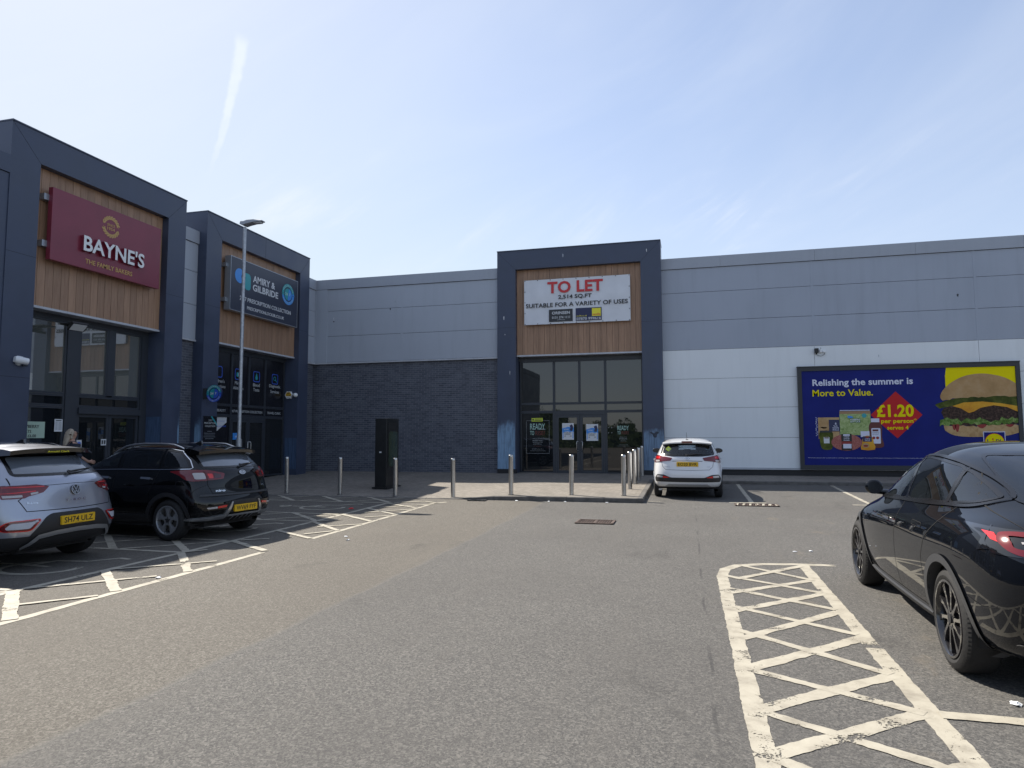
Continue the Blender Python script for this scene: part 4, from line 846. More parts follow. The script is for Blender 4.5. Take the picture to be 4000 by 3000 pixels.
# ------------------------------------------------------------------ small things on the fronts
V = Fr((0, FF-.56+.0, 0)); V = Fr((0, FF+.56, 0))
for u0, v1, lab in ((-4.383, 2.127, 'blue circus poster on the left glass door of the vacant shop'), (-3.51, 2.086, 'blue circus poster hung slightly lower on the right glass door of the vacant shop')):
    c = thing('circus_poster', lab, 'poster', (u0+.2, FF+.56, v1-.3), group='circus posters on the vacant shop doors')
    w, h = .422, .594; v0 = v1-h; q = MB().fbox(V, u0, u0+w, v0, v1, .006, .009, 0)
    q.prism(V, wave([(u0, v0+.24), (u0+w*.4, v0+.30), (u0+w, v0+.27)], .02, .05, 2)+[(u0+w, v1-.16), (u0+w*.5, v1-.13), (u0, v1-.19)], .009, .0095, 1).prism(V, sm([(u0+.27, v1-.09), (u0+.36, v1-.05), (u0+.40, v1-.14), (u0+.37, v1-.27), (u0+.28, v1-.26), (u0+.30, v1-.16)], 3), .0095, .010, 2)
    q.text(V, 'CIRCUS', u0+.04, v1-.115, .22, .055, .0096, .001, 3, .02).text(V, 'KONG', u0+.07, v1-.25, .16, .05, .0096, .001, 3, .02)
    q.fbox(V, u0+.06, u0+w-.06, v0+.07, v0+.275, .0095, .0105, 0).text(V, 'PAISLEY', u0+.075, v0+.215, .26, .05, .0106, .001, 4, .02).text(V, '10', u0+.08, v0+.10, .05, .05, .0106, .001, 4, .02).text(V, '19', u0+w-.14, v0+.10, .05, .05, .0106, .001, 4, .02).fbox(V, u0+.08, u0+.3, v0+.175, v0+.19, .0105, .011, 4).fbox(V, u0+.02, u0+.045, v0+.05, v0+.27, .0095, .0102, 1).fbox(V, u0+w-.045, u0+w-.02, v0+.05, v0+.27, .0095, .0102, 1)
    q.build('sheet', [MT['paper'], MT['skyblue'], MT['navy'], MT['offwhite'], MT['black']], c)
def ready(u0, v1, k, frame, lab):
    c = thing('window_lettering', lab, 'sign', (u0+.3, FF+.56, v1-.4), group='READY TO RISE lettering on the vacant shop glass')
    line(c, V, 'mint', 'READY', u0, v1-.215*k, .55*k, .215*k, .001, .002, 0, .01); line(c, V, 'mint', 'TO', u0, v1-.42*k, .15*k, .155*k, .001, .002, 0, .01); line(c, V, 'dim_red', 'RISE?', u0+.20*k, v1-.42*k, .35*k, .155*k, .001, .002, 0, .01)
    for i, wd in enumerate((.34, .36, .38, .30)): line(c, V, 'dim_white', ('Help to run the', 'BIGGEST Pizza', 'Hut Delivery unit', 'in the UK as a')[i], u0+.275*k-wd*k/2, v1-(.57+.062*i)*k, wd*k, .035*k, .001, .002, 0)
    line(c, V, 'dim_red', 'Franchisee', u0+.15*k, v1-.83*k, .24*k, .032*k, .001, .002, 0); line(c, V, 'dim_white', 'To apply send your CV to', u0+.07*k, v1-.94*k, .42*k, .028*k, .001, .002, 0)
    q = MB().fbox(V, u0, u0+.57*k, v1-.99*k, v1-.985*k, .001, .003, 0)
    if frame:
        for a in ((-5.712, -4.859, 2.226, 2.232), (-5.712, -4.859, 1.039, 1.045), (-5.712, -5.706, 1.045, 2.226), (-4.865, -4.859, 1.045, 2.226)): q.fbox(V, *a, .001, .003, 0)
        q.fbox(V, -5.18, -5.0, 1.905, 1.925, .003, .005, 0)
    q.build('border_line', [MT['dim_white']], c)
ready(-5.57, 2.12, 1.0, True, 'READY TO RISE lettering in a thin frame, under the yellow strip of the vacant shop')
ready(-2.405, 2.02, .72, False, 'smaller READY TO RISE lettering without a frame, right of the vacant shop doors')
c = thing('window_sticker', 'narrow yellow sticker above the framed lettering of the vacant shop', 'sticker', (-5.3, FF+.56, 2.25))
MB().fbox(V, -5.51, -5.10, 2.20, 2.322, .002, .004, 0).text(V, 'PROTECTED', -5.38, 2.27, .26, .03, .0045, .001, 1).text(V, '0141 000', -5.40, 2.215, .27, .04, .0045, .001, 1, .02).build('strip', [MT['hiyellow'], MT['charcoal']], c) if False else MB().fbox(V, -5.51, -5.10, 2.20, 2.322, .002, .004, 0).fbox(V, -5.38, -5.13, 2.275, 2.295, .004, .005, 1).fbox(V, -5.40, -5.13, 2.225, 2.25, .004, .005, 1).disc(V, -5.455, 2.26, .035, .035, .004, .005, 1, 16).build('strip', [MT['hiyellow'], MT['charcoal']], c)
c = thing('suction_dots', 'four small pale fixing dots on the glass right of the doors', 'fixing', (-2.66, FF+.56, 1.86)); q = MB()
for u in (-2.72, -2.605):
    for v in (1.772, 1.956): q.disc(V, u, v, .012, .012, .0005, .006, 0, 12)
q.build('dots', [MT['offwhite']], c)
gb = Fr((LF-.57, 0, 0), (0, 1, 0))
c = thing('window_poster', 'pale green strawberry tarts poster in the bakery window', 'poster', (LF-.57, 12.0, 1.8))
MB().fbox(gb, 11.62, 12.44, 1.65, 2.025, .002, .006, 0).text(gb, 'STRAWBERRY', 11.70, 1.875, .60, .075, .0065, .002, 1, .02).text(gb, 'TARTS', 11.85, 1.765, .26, .07, .0065, .002, 1, .02).text(gb, '2 FOR £6.00', 11.76, 1.665, .47, .07, .0065, .002, 1, .02).build('sheet', [MT['palegreen'], MT['charcoal']], c)
c = thing('window_notice', 'white opening hours notice in the bakery window', 'notice', (LF-.57, 12.75, 1.9))
q = MB().fbox(gb, 12.65, 12.86, 1.80, 2.095, .04, .043, 0).fbox(gb, 12.68, 12.83, 2.05, 2.07, .043, .044, 1)
for i in range(9): q.fbox(gb, 12.67, 12.735, 2.02-i*.022, 2.026-i*.022, .043, .044, 1); q.fbox(gb, 12.755, 12.84, 2.02-i*.022, 2.026-i*.022, .043, .044, 1)
q.build('sheet', [MT['paper'], MT['charcoal']], c)
c = thing('door_sign', 'blue and white notice beside the bakery sliding door', 'notice', (LF-.57, 13.35, 1.5))
MB().fbox(gb, 13.255, 13.40, 1.33, 1.60, .05, .053, 0).disc(gb, 13.327, 1.51, .05, .05, .053, .054, 1, 20).fbox(gb, 13.322, 13.332, 1.48, 1.54, .054, .055, 0).fbox(gb, 13.26, 13.395, 1.34, 1.41, .053, .054, 1).build('sheet', [MT['offwhite'], MT['royal']], c)
c = thing('door_sticker', 'small white square sticker on the bakery sliding door', 'sticker', (LF-.57, 14.0, 1.6))
MB().fbox(gb, 13.98, 14.14, 1.46, 1.62, .03, .034, 0).fbox(gb, 14.0, 14.05, 1.49, 1.59, .034, .035, 1).fbox(gb, 14.07, 14.12, 1.49, 1.59, .034, .035, 1).build('sheet', [MT['offwhite'], MT['charcoal']], c)
c = thing('floodlight', 'small black floodlight with a white face above the bakery window', 'floodlight', (-13.75, 12.55, 4.25))
FL = Fr((-13.78, 12.62, 4.23), (0.1, .995, 0), (0.75, -.08, .66)); MB().fbox(FL, -.20, .20, -.12, .12, -.06, 0).build('housing', [MT['black']], c, bevel=.008)
MB().fbox(FL, -.17, .17, -.095, .095, .001, .006).build('lens', [MT['offwhite']], c); MB().box(-14.1, -13.8, 12.6, 12.64, 4.27, 4.30).box(-14.2, -13.78, 12.45, 12.80, 4.30, 4.32).build('bracket', [MT['black']], c)
c = thing('security_camera', 'white bullet camera on the left pillar of the bakery', 'camera', (-13.75, 11.32, 3.27))
MB().lathe((-13.78, 11.24, 3.31), (.25, 1, -.12), [(-.11, 0), (-.11, .06), (-.06, .085), (.03, .085), (.035, .075), (.15, .072), (.16, .05), (.165, 0)], 20).build('body', [MT['white']], c, smooth=40); MB().lathe((-13.85, 11.25, 3.27), (1, 0, 0), [(0, .07), (.03, .07), (.03, 0)], 16).build('base', [MT['offwhite']], c, smooth=40)
MB().box(-13.80, -13.76, 11.3, 11.4, 3.19, 3.215).build('sensor', [MT['black']], c)
c = thing('alarm_box', 'white hexagonal alarm box with a yellow label inside the pharmacy recess', 'alarm', (-14.19, 21.95, 3.2))
K2 = Fr((0, 21.93, 0)); hx = [(-14.195+.152*math.cos(rad(60*i)), 3.206+.13*math.sin(rad(60*i))/.866) for i in range(6)]
MB().prism(K2, hx, -.07, 0).build('housing', [MT['white']], c); flat('amber', (.62, .36, .03), .4)
MB().prism(K2, [(-14.32, 3.206), (-14.26, 3.31), (-14.13, 3.31), (-14.07, 3.206), (-14.10, 3.16), (-14.29, 3.16)], .001, .003, 0).text(K2, 'UK', -14.25, 3.245, .11, .05, .004, .002, 1, .03).text(K2, 'ALARM', -14.28, 3.18, .17, .035, .004, .002, 1, .01).fbox(K2, -14.26, -14.13, 3.115, 3.125, .001, .003, 1).build('label', [MT['amber'], MT['charcoal']], c)
c = thing('security_camera', 'small white dome camera beside the hexagonal alarm box', 'camera', (-13.93, 21.95, 3.2))
MB().lathe((-13.93, 22.0, 3.2), (0, -1, 0), [(0, .075), (.06, .075), (.10, .06), (.125, .03), (.13, 0)], 20).build('dome', [MT['white']], c, smooth=60); MB().lathe((-13.955, 21.90, 3.185), (-.3, -1, -.2), [(0, .03), (.012, .03), (.012, 0)], 14).build('lens', [MT['black']], c, smooth=40)
c = thing('sensor_unit', 'black lamp and two white sensor boxes on the white wall above the billboard', 'sensor', (4.2, 23.8, 4.4))
Q = Fr((0, FW, 0)); MB().fbox(Q, 4.09, 4.20, 4.35, 4.50, .02, .14).fbox(Q, 4.12, 4.17, 4.31, 4.36, .0, .05).build('lamp', [MT['black']], c, bevel=.01)
MB().fbox(Q, 4.24, 4.31, 4.36, 4.47, .0, .07).build('box', [MT['white']], c, bevel=.008); MB().fbox(Q, 4.335, 4.42, 4.36, 4.43, .0, .08).build('box', [MT['white']], c, bevel=.008)
MB().tube([Q.p(4.14, 4.32, .03), Q.p(4.18, 4.27, .03), Q.p(4.28, 4.25, .03), Q.p(4.38, 4.29, .03), Q.p(4.40, 4.36, .03)], .006, 6).build('cable', [MT['charcoal']], c, smooth=60); MB().fbox(Q, 4.275, 4.285, 4.47, 4.53, .03, .04).build('aerial', [MT['charcoal']], c)

# ------------------------------------------------------------------ street furniture
bl = thing('bollard', 'x', 'bollard', (0, 0, 0), group='steel bollards along the paving edge')
MB().lathe((0, 0, 0), (0, 0, 1), [(-.05, .057), (.955, .057), (.958, .0575), (.962, .056), (.985, .056), (1.0, .045), (1.0, 0)], 28).build('post', [MT['steel']], bl, smooth=30, local=True)
MB().lathe((0, 0, 0), (0, 0, 1), [(-.02, .072), (.006, .072), (.009, .058)], 28).build('collar', [MT['charcoal']], bl, smooth=30, local=True)
spots = [(-1.55, 16.85, 'steel bollard at the raised kerb corner, front post of the side row'), (-2.84, 16.80, 'steel bollard in front of the vacant shop doors'), (-4.35, 16.62, 'steel bollard before the blue left foot of the vacant shop frame'),
         (-5.87, 16.55, 'steel bollard at the shadow edge where the kerb drops flush'), (-7.50, 16.60, 'steel bollard overlapping the black kiosk'), (-9.19, 16.74, 'steel bollard between the kiosk and the pharmacy corner'), (-10.86, 16.80, 'steel bollard beside the rear of the black crossover'),
         (-1.54, 18.55, 'second post of the side row of bollards running back from the kerb corner'), (-1.52, 20.05, 'third post of the side row, just outside the building shadow'), (-1.50, 21.40, 'fourth post of the side row, in the building shadow'), (-1.51, 23.0, 'last post of the side row, closest to the shop frame')]
first = True
for x, y, lab in spots:
    if first: o = bl; first = False
    else:
        o = bl.copy(); COL.objects.link(o)
        for ch in bl.children:
            d = ch.copy(); COL.objects.link(d); d.parent = o
    o.location = (x, y, PZ(x, y) if y > 16.45 or x > -5 else G(y)); o.rotation_euler = (rad(random.uniform(-.6, .6)), rad(random.uniform(-.7, .7)), random.uniform(0, 6)); o['label'] = lab
c = thing('street_lamp', 'tall galvanised lamp post with a flat head in front of the pharmacy', 'street lamp', (-12.54, 16.93, 0))
MB().tube([(-12.54, 16.93, .0), (-12.54, 16.93, 1.6)], .083, 20).tube([(-12.54, 16.93, 1.55), (-12.54, 16.93, 1.72), (-12.54, 16.93, 7.85)], .066, 20, r2=.046).build('pole', [MT['galv']], c, smooth=40)
MB().box(-12.60, -12.455, 16.86, 16.862, .6, 1.1).build('access_door', [MT['galv']], c)
hd = MB(); prof = [(-.10, .02, .10), (0.0, -.02, .13), (.12, .01, .13), (.35, .045, .09), (.56, .06, .045), (.62, .065, .03)]; P = []
for x, zb, hh in prof:
    w = .13 if x < .5 else .10
    P += [(-12.54+x, 16.93-w, 7.90+zb), (-12.54+x, 16.93+w, 7.90+zb), (-12.54+x, 16.93+w*.75, 7.90+zb+hh), (-12.54+x, 16.93-w*.75, 7.90+zb+hh)]
hd.add(P, [(4*i+j, 4*i+(j+1) % 4, 4*i+4+(j+1) % 4, 4*i+4+j) for i in range(len(prof)-1) for j in range(4)]+[(3, 2, 1, 0), tuple(4*len(prof)-4+j for j in range(4))]); hd.build('lamp_head', [pmat('lamp_grey', (.32, .34, .37), .5)], c, bevel=.012, smooth=40)
MB().box(-12.20, -11.98, 16.85, 17.01, 7.925, 7.945).build('diffuser', [MT['offwhite']], c)
c = thing('kiosk', 'tall black information kiosk with a faded screen by the brick wall', 'kiosk', (-8.62, 18.45, .2))
kz = .19; kf = Fr((-8.68, 18.02, 0), (1, -.02, 0)); MB().box(-8.80, -8.44, 18.05, 18.90, kz, kz+2.0).build('cabinet', [pmat('kiosk_black', (.011, .012, .013), .35, var=.3, vscale=4)], c, bevel=.012)
MB().box(-8.86, -8.38, 17.99, 18.96, kz-.03, kz+.02).build('base', [MT['black']], c)
Kx = Fr((-8.44, 0, 0), (0, 1, 0)); MB().fbox(Kx, 18.14, 18.81, kz+.56, kz+1.90, 0, .012).build('glazing_frame', [MT['black']], c); sc_ = NB('faded_screen'); sc_.set(**{'Base Color': sc_.ramp(sc_.noise(sc_.map(sc_.pos, (1, 6, 1.2)), 2.5, 5, .6), [(.3, (.012, .018, .010)), (.6, (.035, .045, .014)), (.8, (.07, .075, .02))]), 'Roughness': .12})
MB().prism(Kx, rrect(18.17, 18.78, kz+.60, kz+1.62, .12), .012, .015).build('screen', [sc_.m], c)
MB().fbox(Fr((0, 18.05, 0)), -8.66, -8.60, kz+1.0, kz+1.04, 0, .01).build('lock', [MT['offwhite']], c)
def grate(name, lab, x0, x1, y0, y1, n_, mat, rot=0):
    g_ = thing(name, lab, 'drain', ((x0+x1)/2, (y0+y1)/2, G((y0+y1)/2)), group=None); z = lambda y: G(y)+.004
    q = MB(); q.add([(x0, y0, z(y0)), (x1, y0, z(y0)), (x1, y1, z(y1)), (x0, y1, z(y1))], [(0, 1, 2, 3)]); q.build('pit', [MT['dark']], g_)
    q = MB(); zz = G((y0+y1)/2)
    for a in ((x0, x1, y0, y0+.035), (x0, x1, y1-.035, y1), (x0, x0+.035, y0, y1), (x1-.035, x1, y0, y1), ((x0+x1)/2-.015, (x0+x1)/2+.015, y0, y1)): q.box(*a, z(a[2])+.001, z(a[3])+.016)
    for i in range(1, n_): yy = y0+(y1-y0)*i/n_; xx = x0+(x1-x0)*i/n_; q.box(xx-.009, xx+.009, y0, y1, z(yy)+.001, z(yy)+.012)
    for i in range(1, 5): yy = y0+(y1-y0)*i/5; q.box(x0, x1, yy-.012, yy+.012, z(yy)+.001, z(yy)+.013)
    q.build('grating', [mat], g_)
grate('drain_cover', 'rusty drain grate in the middle of the roadway', -2.08, -1.37, 12.62, 13.16, 15, MT['rust'])
grate('drain_cover', 'rusty drain grate with white road paint on it near the white hatchback', 1.0, 1.93, 16.12, 16.56, 14, MT['rust'])
grate('drain_cover', 'dark drain grate against the kerb where it drops flush', -5.30, -4.86, 15.98, 16.25, 9, MT['charcoal'])
mk = Marks()
for i in range(7): mk.stroke([(1.03+.14*i, 16.16), (1.07+.14*i, 16.50)], .05, .012)
for v in range(len(mk.mb.v)): x, y, z = mk.mb.v[v]; mk.mb.v[v] = (x, y, z+.016)
mk.done('grate_paint')
def scrap(name, lab, cat, x, y, s, mat, seed, grp=None):
    r = random.Random(seed); bm = bmesh.new(); bmesh.ops.create_icosphere(bm, subdivisions=2, radius=1)
    for v in bm.verts: v.co = Vector((v.co.x*s*r.uniform(.5, 1.1), v.co.y*s*.7*r.uniform(.5, 1.1), max(0, v.co.z+.6)*s*.25*r.uniform(.4, 1.2)))
    me = bpy.data.meshes.new(name); bm.to_mesh(me); bm.free(); me.materials.append(mat); o = link_mesh(name, me); o.location = (x, y, G(y)+.003); o.rotation_euler.z = r.uniform(0, 6); return tag(o, lab, cat, grp)
scrap('litter', 'crumpled red wrapper on the worn wheelchair symbol', 'litter', -7.34, 13.90, .09, MT['red'], 1)
scrap('litter', 'crumpled white tissue on the asphalt behind the black fastback', 'litter', 1.90, 4.90, .05, MT['paper'], 2)
scrap('litter', 'flat white scrap on the asphalt near the rounded end of the hatching', 'litter', 1.42, 10.37, .035, MT['paper'], 3); scrap('litter', 'white scrap beyond the hatching, ahead of the black fastback', 'litter', 1.65, 10.47, .04, MT['paper'], 4)
scrap('litter', 'thin white scrap lying against the outer bay line', 'litter', -6.05, 6.77, .05, MT['paper'], 5)
for i, (x, y) in enumerate(((-5.5, 10.24), (-5.29, 9.92))): scrap('litter', ('small white scrap on the roadway beside the bay lines', 'small white scrap a little closer in on the roadway')[i], 'litter', x, y, .04, MT['paper'], 6+i)
for i, x in enumerate((-4.1, -3.3, -2.9, -1.9)): scrap('litter', 'pale scrap of rubbish in the gutter of the raised kerb', 'litter', x, 16.2, .05, MT['paper'], 20+i, 'scraps along the kerb')

# ------------------------------------------------------------------ trees far behind the viewpoint (they show in the shop glass and car paint)
lm = NB('belt_foliage'); lm.set(**{'Base Color': lm.ramp(lm.noise(lm.pos, .5, 4, .6), [(.3, (.018, .035, .010)), (.6, (.045, .075, .020)), (.8, (.08, .11, .035))]), 'Roughness': .7})
r = random.Random(5); q = MB()
for i in range(14000):
    x = r.uniform(-75, 75); h = 3.9+1.3*math.sin(x*.21)+1.3*math.sin(x*.57+1)+.8*math.sin(x*1.3); z = h*(1-r.random()**1.7); y = -52+r.uniform(-2.5, 2.5)*(1.15-z/9); s_ = r.uniform(.09, .22)
    a, b = Vector((r.uniform(-1, 1), r.uniform(-1, 1), r.uniform(-1, 1))).normalized(), Vector((r.uniform(-1, 1), r.uniform(-1, 1), r.uniform(-1, 1))).normalized(); c0 = Vector((x, y, max(.1, z)))
    q.add([c0-a*s_, c0-b*s_, c0+a*s_, c0+b*s_], [(0, 1, 2, 3)])
for i in range(60):
    x0 = -75+i*2.5; q.box(x0, x0+2.5, -53.5, -52.5, 0, 3.4+1.2*math.sin(x0*.21)+1.2*math.sin(x0*.57+1))
q.build('tree_belt', lm.m, kind='stuff')
# ================================================================== cars
flat('tyre', (.014, .014, .015), .75, bump=.3, bscale=40); flat('plastic', (.016, .016, .018), .5, bump=.15, bscale=120); flat('arch_grey', (.035, .037, .042), .5); flat('gloss_black', (.006, .006, .007), .08, coat=1.0)
flat('trim_black', (.005, .005, .006), .22); flat('chrome', (.72, .73, .75), .12, metal=1.0); flat('satin', (.50, .51, .53), .28, metal=.9); flat('rim_silver', (.40, .41, .43), .3, metal=.7); flat('rim_black', (.018, .018, .020), .16, coat=.8); flat('disc_brake', (.20, .19, .18), .4, metal=.8)
flat('seat', (.018, .018, .020), .8); flat('plate_yellow', (.70, .42, .008), .35); flat('gap', (.004, .004, .005), .9); flat('reflector', (.60, .015, .012), .2, coat=1.0)
flat('lamp_red', (.13, .003, .006), .10, coat=.8); flat('lamp_bright', (.62, .012, .012), .12, coat=1.0); flat('lamp_clear', (.42, .40, .40), .12, coat=1.0); flat('lamp_dark', (.05, .008, .010), .10, coat=1.0); flat('fog_grey', (.46, .47, .52), .35)
MT['cglass'] = mat_clear('tinted_car_glass', (.62, .70, .70), .06); MT['pglass'] = mat_clear('privacy_glass', (.13, .14, .15), .35); MT['rglass'] = mat_clear('rear_glass', (.84, .90, .92), .03); MT['dglass'] = mat_clear('dusty_sky_rear_glass', (.13, .14, .15), .55, (.21, .235, .27), 2.1)  # dglass: light dust, with the bright sky reflection painted into its diffuse grey
def paint(name, col, metal=0.0, rough=.35, flake=0.0):
    m = pmat(name, col, rough, metal=metal, coat=1.0, coatr=.015, spec=.5 if metal or col[0] > .1 else .0)
    if col[0] < .1: m.node_tree.nodes['Principled BSDF'].inputs['Coat IOR'].default_value = 1.5
    return m
MT['paint_silver'] = paint('silver_paint', (.36, .38, .44), .75, .32); MT['paint_black'] = paint('black_paint', (.0035, .0038, .0045), 0, .3); MT['paint_midnight'] = paint('midnight_black_paint', (.0045, .0055, .008), 0, .3); MT['paint_white'] = paint('white_paint', (.70, .71, .73), 0, .35)

def curve_at(zl, t):
    t = min(1, max(0, t))*(len(zl)-1); i = min(int(t), len(zl)-2); f = t-i
    return zl[i]+(zl[i+1]-zl[i])*f
class Car:
    COLS = [0, .36, .70, .93]
    SIDE = [.04, .15, .29, .43, .57, .71, .85, .96]
    def __init__(s, name, label, cat, loc, head, L, Wd, H, rows, paintm, plastic_rows=1, pitch=0.0, level=3, lower=None):
        s.L, s.W, s.H = L, Wd, H
        s.t = thing(name, label, cat, loc, (0, -pitch, head))
        s.paint = paintm; V = []; F_ = []; FM = []
        n = 0; ring = None
        for k, r in enumerate(rows):
            xr, xf, w, zl = r['xr'], r['xf'], r['w'], r['z']; cr, cf = r.get('cr', .16), r.get('cf', .45); wr, wf = r.get('wr', .95), r.get('wf', .90)
            half = []
            for t in s.COLS: half.append((xr+cr*t**3.2, t*w*wr))
            xa, xb = xr+cr*1.5, xf-cf*1.25
            for u in s.SIDE:
                half.append((lerp(xa, xb, u), w*(1-(1-wr)*max(0, 1-u/.35)**2-(1-wf)*max(0, (u-.62)/.38)**2)))
            for t in reversed(s.COLS): half.append((xf-cf*t**2.6, t*w*wf))
            hz = [(x, y, curve_at(zl, (x-xr)/(xf-xr))) for x, y in half]
            if k == len(rows)-1 or k == 0:    # spine rows close the shell
                sp = [(x, 0, z) for x, y, z in hz]
            m = len(hz); full = hz+[(x, -y, z) for x, y, z in hz[-2:0:-1]]; b = len(V); V += full; N_ = len(full)
            if ring is not None:
                for j in range(N_): F_.append((ring+j, ring+(j+1) % N_, b+(j+1) % N_, b+j)); FM.append(1 if k <= plastic_rows else 0)
            if k in (0, len(rows)-1):
                c = len(V); zs = r.get('spine', zl); xr2, xf2 = xr+.10, xf-.10
                for j in range(m):
                    x = lerp(xr2, xf2, (hz[j][0]-xr)/(xf-xr)) if 0 < j < m-1 else hz[j][0]+(.05 if j == 0 else -.05)
                    V.append((x, 0, curve_at(zs, (x-xr)/(xf-xr))))
                for j in range(m-1):
                    q1 = (b+j, b+j+1, c+j+1, c+j); q2 = (b+(N_-j) % N_, b+(N_-j-1) % N_, c+j+1, c+j)
                    if k == 0: F_.append(q1[::-1]); F_.append(q2)
                    else: F_.append(q1); F_.append(q2[::-1])
                    FM += [1 if k == 0 else 0]*2
            ring = b
        me = bpy.data.meshes.new('body'); me.from_pydata(V, [], [tuple(reversed(f)) for f in F_]); me.update()
        bm = bmesh.new(); bm.from_mesh(me)
        bmesh.ops.remove_doubles(bm, verts=bm.verts, dist=1e-4); bmesh.ops.dissolve_degenerate(bm, edges=bm.edges, dist=1e-4); bmesh.ops.recalc_face_normals(bm, faces=bm.faces); bm.to_mesh(me); bm.free()
        if len(me.polygons) == len(FM): me.polygons.foreach_set('material_index', FM)
        else: s.zpl = True
        o = bpy.data.objects.new('tmp', me); COL.objects.link(o); md = o.modifiers.new('s', 'SUBSURF'); md.levels = level; md.render_levels = level
        dg = bpy.context.evaluated_depsgraph_get(); dg.update(); em = bpy.data.meshes.new_from_object(o.evaluated_get(dg)); bpy.data.objects.remove(o)
        xs = [v.co.x for v in em.vertices]; ys_ = [v.co.y for v in em.vertices]; zs = [v.co.z for v in em.vertices]
        sx, sy, sz = L/(max(xs)-min(xs)), Wd/(max(ys_)-min(ys_)), H/max(zs); x0 = (max(xs)+min(xs))/2
        for v in em.vertices: v.co = Vector(((v.co.x-x0)*sx, v.co.y*sy, v.co.z*sz))
        em.update(); s.me = em
        em.calc_loop_triangles(); s.vn = [v.normal.copy() for v in em.vertices]; s.tri = [tuple(t.vertices) for t in em.loop_triangles]
        s.vc = [v.co.copy() for v in em.vertices]; s.bvh = BVHTree.FromPolygons(s.vc, s.tri); s.holes = []
        s.lower = lower
    # ---- projection on the shell
    def hit(s, mode, a, b):
        o, d = {'L': ((a, 3, b), (0, -1, 0)), 'R': ((a, -3, b), (0, 1, 0)), 'B': ((-6, a, b), (1, 0, 0)), 'F': ((6, a, b), (-1, 0, 0)), 'T': ((a, b, 4), (0, 0, -1))}[mode]
        r = s.bvh.ray_cast(Vector(o), Vector(d))
        if r[0] is None:
            r = s.bvh.find_nearest(Vector((a, .85*s.W/2, b)) if mode == 'L' else Vector((a, -.85*s.W/2, b)) if mode == 'R' else Vector((-s.L/2 if mode == 'B' else s.L/2, a, b)) if mode in 'BF' else Vector((a, b, s.H)))
        p, i = r[0], r[2]; t = s.tri[i]; A, B_, C = (s.vc[k] for k in t)
        v0, v1, v2 = B_-A, C-A, p-A; d00, d01, d11, d20, d21 = v0.dot(v0), v0.dot(v1), v1.dot(v1), v2.dot(v0), v2.dot(v1); den = d00*d11-d01*d01 or 1e-9
        v = (d11*d20-d01*d21)/den; w = (d00*d21-d01*d20)/den
        n = (s.vn[t[0]]*(1-v-w)+s.vn[t[1]]*v+s.vn[t[2]]*w).normalized()
        return p, n
    def patch(s, pm, poly, mode, off, m=0, step=.06, skirt=.0):
        """outline poly laid on the shell along a direction, off metres proud"""
        bm = bmesh.new(); vs = [bm.verts.new((u, v, 0)) for u, v in poly]; f = bm.faces.new(vs); bmesh.ops.triangulate(bm, faces=[f])
        us = [u for u, v in poly]; ws = [v for u, v in poly]
        for ax, lo, hi in ((0, min(us), max(us)), (1, min(ws), max(ws))):
            k = int((hi-lo)/step)
            for i in range(1, k+1):
                c = [0, 0, 0]; c[ax] = lo+(hi-lo)*i/(k+1); nn_ = [0, 0, 0]; nn_[ax] = 1
                bmesh.ops.bisect_plane(bm, geom=bm.verts[:]+bm.edges[:]+bm.faces[:], plane_co=c, plane_no=nn_)
        bmesh.ops.remove_doubles(bm, verts=bm.verts, dist=1e-5)
        bm.verts.ensure_lookup_table(); b = len(pm.v); idx = {}; hits = {}
        for i, v in enumerate(bm.verts):
            p, n = s.hit(mode, v.co.x, v.co.y); hits[v] = (p, n); idx[v] = b+i; pm.v.append(tuple(p+n*off)); pm.n.append(tuple(n))
        for f in bm.faces:
            q = [idx[v] for v in f.verts]; c = sum((hits[v][1] for v in f.verts), Vector())
            a_, b_, c_3 = (Vector(pm.v[i]) for i in q[:3])
            if (b_-a_).cross(c_3-a_).dot(c) < 0: q.reverse()
            pm.f.append(tuple(q)); pm.m.append(m)
        if skirt > 0:
            for e in bm.edges:
                if len(e.link_faces) == 1:
                    k = len(pm.v); a1, a2 = e.verts; c = e.link_faces[0].calc_center_median(); en = None
                    for v in (a1, a2):
                        p, n = hits[v]; pm.v.append(tuple(p+n*off)); pm.v.append(tuple(p-n*skirt))
                    pa, pb, pc = Vector(pm.v[k]), Vector(pm.v[k+2]), Vector(pm.v[k+1]); nn_ = (pb-pa).cross(pc-pa).normalized()
                    inn = s.hit(mode, c.x, c.y)[0]; q = (k, k+2, k+3, k+1)
                    if nn_.dot(inn-pa) > 0: q = q[::-1]; nn_ = -nn_
                    pm.n += [tuple(nn_)]*4; pm.f.append(q); pm.m.append(m)
        bm.free(); return pm
    def strip(s, pm, pts, w, mode, off, m=0, step=.04, closed=False):
        """thin band along a path on the shell"""
        P = [Vector((*p, 0)) for p in pts]
        if closed: P.append(P[0])
        Q = []
        for a, b in zip(P, P[1:]):
            k = max(1, int((b-a).length/step)); Q += [a+(b-a)*i/k for i in range(k)]
        Q.append(P[-1]); b0 = len(pm.v)
        for i, p in enumerate(Q):
            t = (Q[min(i+1, len(Q)-1)]-Q[max(i-1, 0)])
            if closed and i in (0, len(Q)-1): t = Q[1]-Q[-2]
            t.normalize(); q = Vector((-t.y, t.x, 0)); nh = s.hit(mode, p.x, p.y)[1]; rd = {'L': 1, 'R': 1, 'B': 0, 'F': 0, 'T': 2}[mode]; vax = 2 if mode != 'T' else 1
            k_ = 1.0-(1.0-max(.3, abs(nh[rd])))*abs(q.y)
            for sg in (-.5*k_, .5*k_):
                e = p+q*(sg*w); h, n = s.hit(mode, e.x, e.y); pm.v.append(tuple(h+n*off)); pm.n.append(tuple(n))
